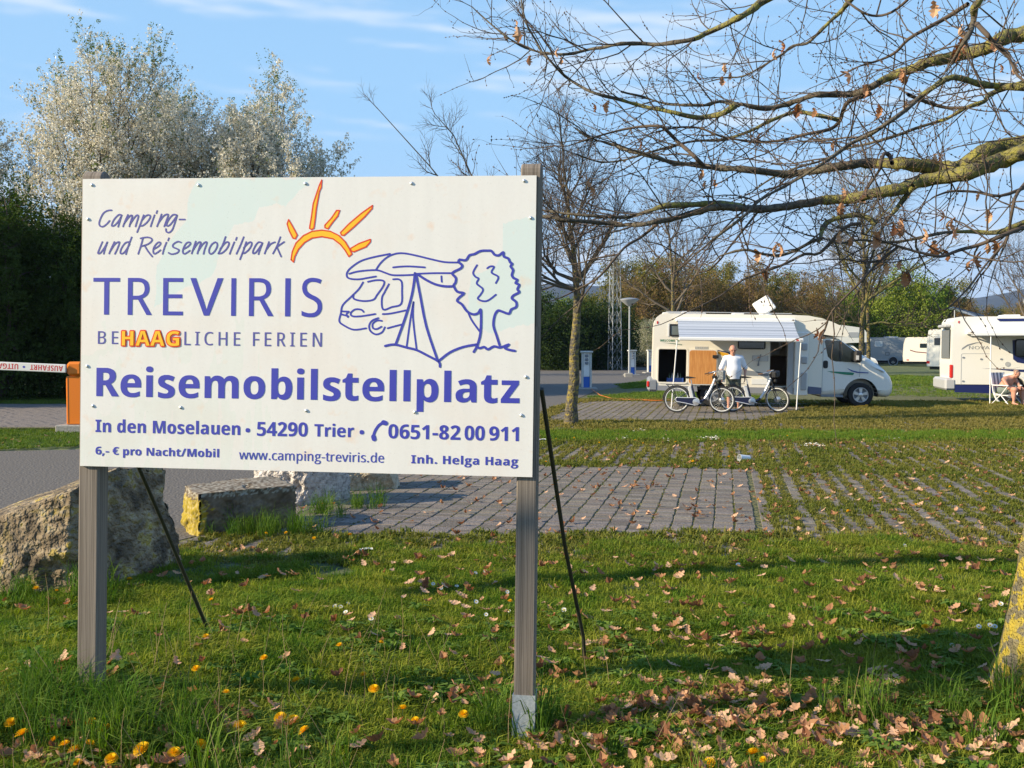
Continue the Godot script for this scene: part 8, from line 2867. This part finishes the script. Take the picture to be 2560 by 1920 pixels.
	for k in 10:
		var a := TAU * k / 10.0
		var b := TAU * (k + 1) / 10.0
		ds.tri(Vector3(0, 0.0045, 0), Vector3(cos(a) * 0.004, 0.002, sin(a) * 0.004), Vector3(cos(b) * 0.004, 0.002, sin(b) * 0.004), Vector3.UP, Color(0.75, 0.5, 0.02))
	var dm := ds.mesh()
	var wm := leaf_mat(0.7, Color(0.6, 0.6, 0.6))
	var dsp := [[838, 1519, 1.2], [851, 1521, 1.2], [871, 1508, 1.1], [864, 1538, 1.2], [928, 1553, 1.3], [1083, 1455, 1.1], [1103, 1466, 1.0], [1142, 1459, 1.1], [1189, 1429, 1.1], [1213, 1424, 1.0], [1190, 1499, 1.2], [1215, 1535, 1.0], [1268, 1475, 1.1], [1272, 1520, 1.0], [1410, 1517, 1.3], [1845, 1408, 1.3], [2262, 1363, 1.3], [2502, 1516, 1.2], [2447, 1567, 1.2], [2475, 1563, 1.2], [2487, 1566, 1.2], [2450, 1506, 1.0], [2380, 1617, 1.1]]
	dsp.sort_custom(func(a: Array, b: Array) -> bool: return a[0] < b[0])
	for q in dsp:
		var p := gp(q[0], q[1], 0.05)
		var where := "left of the sign's right-hand post" if q[0] < 1300 else "in the lawn right of the sign"
		var by := ground_y(p.x, p.z)
		count[where] = count.get(where, 0) + 1
		var o := thing("daisy", "small white daisy " + where + ", " + nth(count[where]) + " from the left", "flower", Vector3(p.x, by, p.z), r.randf_range(-0.6, 0.6), "daisies " + where)
		var st := MeshInstance3D.new()
		st.name = "stem"
		st.mesh = sm
		st.material_override = green
		o.add_child(st, true)
		st.scale = Vector3(0.5, 0.45, 0.5)
		var fl := MeshInstance3D.new()
		fl.name = "flower_head"
		fl.mesh = dm
		fl.material_override = wm
		o.add_child(fl, true)
		fl.position.y = 0.045
		fl.rotation = Vector3(r.randf_range(0.35, 0.9), 0, r.randf_range(-0.2, 0.2))
		fl.scale = Vector3.ONE * q[2] * 1.2
	var dx := []
	for q in [[1780, 1094, 40, 24], [2035, 1111, 36, 22], [1595, 1077, 14, 16], [1670, 1098, 7, 10], [1560, 1093, 8, 14], [2230, 1095, 10, 30]]:
		for k in q[2]:
			var p := gp(q[0] + r.randfn() * q[3] * 0.6, q[1] + r.randfn() * 2.2, 0.06)
			dx.append(Transform3D(Basis.from_euler(Vector3(0.3, r.randf() * TAU, 0)).scaled(Vector3.ONE * r.randf_range(1.0, 1.9)), p))
	var far := scatter("daisy_patch", dm, wm, dx, self)
	tag(far, "patches of white daisies in the grass strip beyond the paved patch", "flowers")

func build_leaf_litter() -> void:
	var r := RandomNumberGenerator.new()
	r.seed = 761
	var shapes := []
	for k in 6: shapes.append(leaf_shape(770 + k, [0.25, 0.5, 0.8, 1.1, 0.35, 0.65][k]))
	var n := FastNoiseLite.new()
	n.seed = 31
	n.frequency = 0.7
	n.fractal_octaves = 2
	# heaps: [u, v, how many, spread in metres]
	var heaps := [[1630, 1800, 46, 0.16], [1760, 1800, 60, 0.2], [1800, 1740, 26, 0.16], [1700, 1850, 40, 0.25], [1860, 1820, 36, 0.22], [2070, 1760, 34, 0.2], [2200, 1890, 40, 0.3], [2420, 1860, 34, 0.28], [2300, 1800, 20, 0.2], [1560, 1890, 18, 0.25], [250, 1900, 40, 0.35], [60, 1905, 26, 0.25], [420, 1890, 26, 0.25], [1130, 1760, 12, 0.1], [1250, 1745, 12, 0.12], [1330, 1890, 20, 0.25], [2000, 1905, 26, 0.3], [2480, 1700, 14, 0.25]]
	var spots := []
	for h in heaps:
		var c := gp(h[0], h[1])
		for k in h[2]:
			spots.append(Vector3(c.x + r.randfn() * h[3], 0, c.z + r.randfn() * h[3] * 0.7))
	for k in 6500:
		var d := 3.1 + 17.0 * pow(r.randf(), 1.2)
		var x := r.randf_range(-0.55, 0.6) * d
		var want := 0.45 + n.get_noise_2d(x, d) * 0.6 + clampf(x / d, -0.5, 0.5) * 0.7
		if d > 9.0: want *= 0.7
		if r.randf() > want: continue
		spots.append(Vector3(x, 0, -d))
	var shown := []
	var rest := [[], [], [], []]
	for p in spots:
		if absf(p.x / p.z) < 0.53 and p.z < -3.35: shown.append(p)
	shown.sort_custom(func(a: Vector3, b: Vector3) -> bool: return a.z > b.z)
	var kept := {}
	for k in mini(300, shown.size()): kept[shown[k]] = true
	var road := PackedVector2Array()
	for q in road_outline(): road.append(Vector2(q.x, q.z))
	for p in spots:
		if Geometry2D.is_point_in_polygon(Vector2(p.x, p.z), road): continue
		var z := r.randf_range(0.05, 0.098)
		var lift := ground_y(p.x, p.z) + (r.randf_range(0.028, 0.06) if -p.z < 8.0 else 0.012)
		var xf := Transform3D(Basis.from_euler(Vector3(r.randf_range(-0.5, 0.6), r.randf() * TAU, r.randf_range(-0.5, 0.5))).scaled(Vector3(z, z, z)), Vector3(p.x, lift, p.z))
		var tone: int = [0, 0, 1, 1, 2, 2, 3][r.randi() % 7]
		if kept.has(p):
			var o := MeshInstance3D.new()
			o.name = numbered("fallen_leaf")
			o.mesh = shapes[r.randi() % 6]
			o.material_override = M.dry_leaf[tone]
			add_child(o)
			o.transform = xf
			var left: bool = p.x < -0.9
			tag(o, "dry brown oak leaf lying in the grass at the front left" if left else "dry brown oak leaf lying in the front lawn right of the left post", "leaf", "fallen oak leaves at the front left" if left else "fallen oak leaves on the front lawn")
		else:
			rest[tone].append(xf)
	var holder := Node3D.new()
	holder.name = "leaf_litter"
	holder.set_meta("kind", "stuff")
	tag(holder, "scattered dry brown leaves farther back over lawn and turf paving", "leaves")
	add_child(holder)
	for k in 4: scatter("leaves", shapes[k], M.dry_leaf[k], rest[k], holder)

func build_litter() -> void:
	# paper cup lying on the turf paving
	var c := MB.new()
	c.lathe(v2([0.001, -0.075, 0.03, -0.075, 0.033, -0.07, 0.042, 0.07, 0.044, 0.075, 0.040, 0.074, 0.031, -0.066, 0.001, -0.066]), 18)
	var o := single("paper_cup", c, M.white_plastic, "white cup lying on its side on the turf paving", "cup", gp(1861, 1152) + Vector3(0, 0.042, 0))
	o.rotation = Vector3(0, 0.4, 1.5)
	o.scale = Vector3.ONE * 1.25
	for q in [[915, 1383, 0.11, "crumpled white paper scrap on the lawn right of the boulders"], [410, 1366, 0.10, "white paper scrap by the kerb left of the lichened block"], [1354, 1103, 0.16, "white paper scrap on the grass strip beside the sign's right-hand post"]]:
		var p := MB.new()
		var z: float = q[2]
		var pts := []
		for j in 3:
			for i in 4:
				pts.append(Vector3((i - 1.5) * z / 3.0, 0.012 + 0.02 * absf(sin(i * 2.1 + j * 1.7)), (j - 1.0) * z / 4.0))
		for j in 2:
			for i in 3:
				p.quad(pts[j * 4 + i], pts[j * 4 + i + 1], pts[j * 4 + i + 5], pts[j * 4 + i + 4], Vector3.UP)
		var g := gp(q[0], q[1])
		single("paper_scrap", p, M.white_plastic, q[3], "litter", g + Vector3(0, ground_y(g.x, g.z) + 0.012, 0)).rotation.y = 0.4
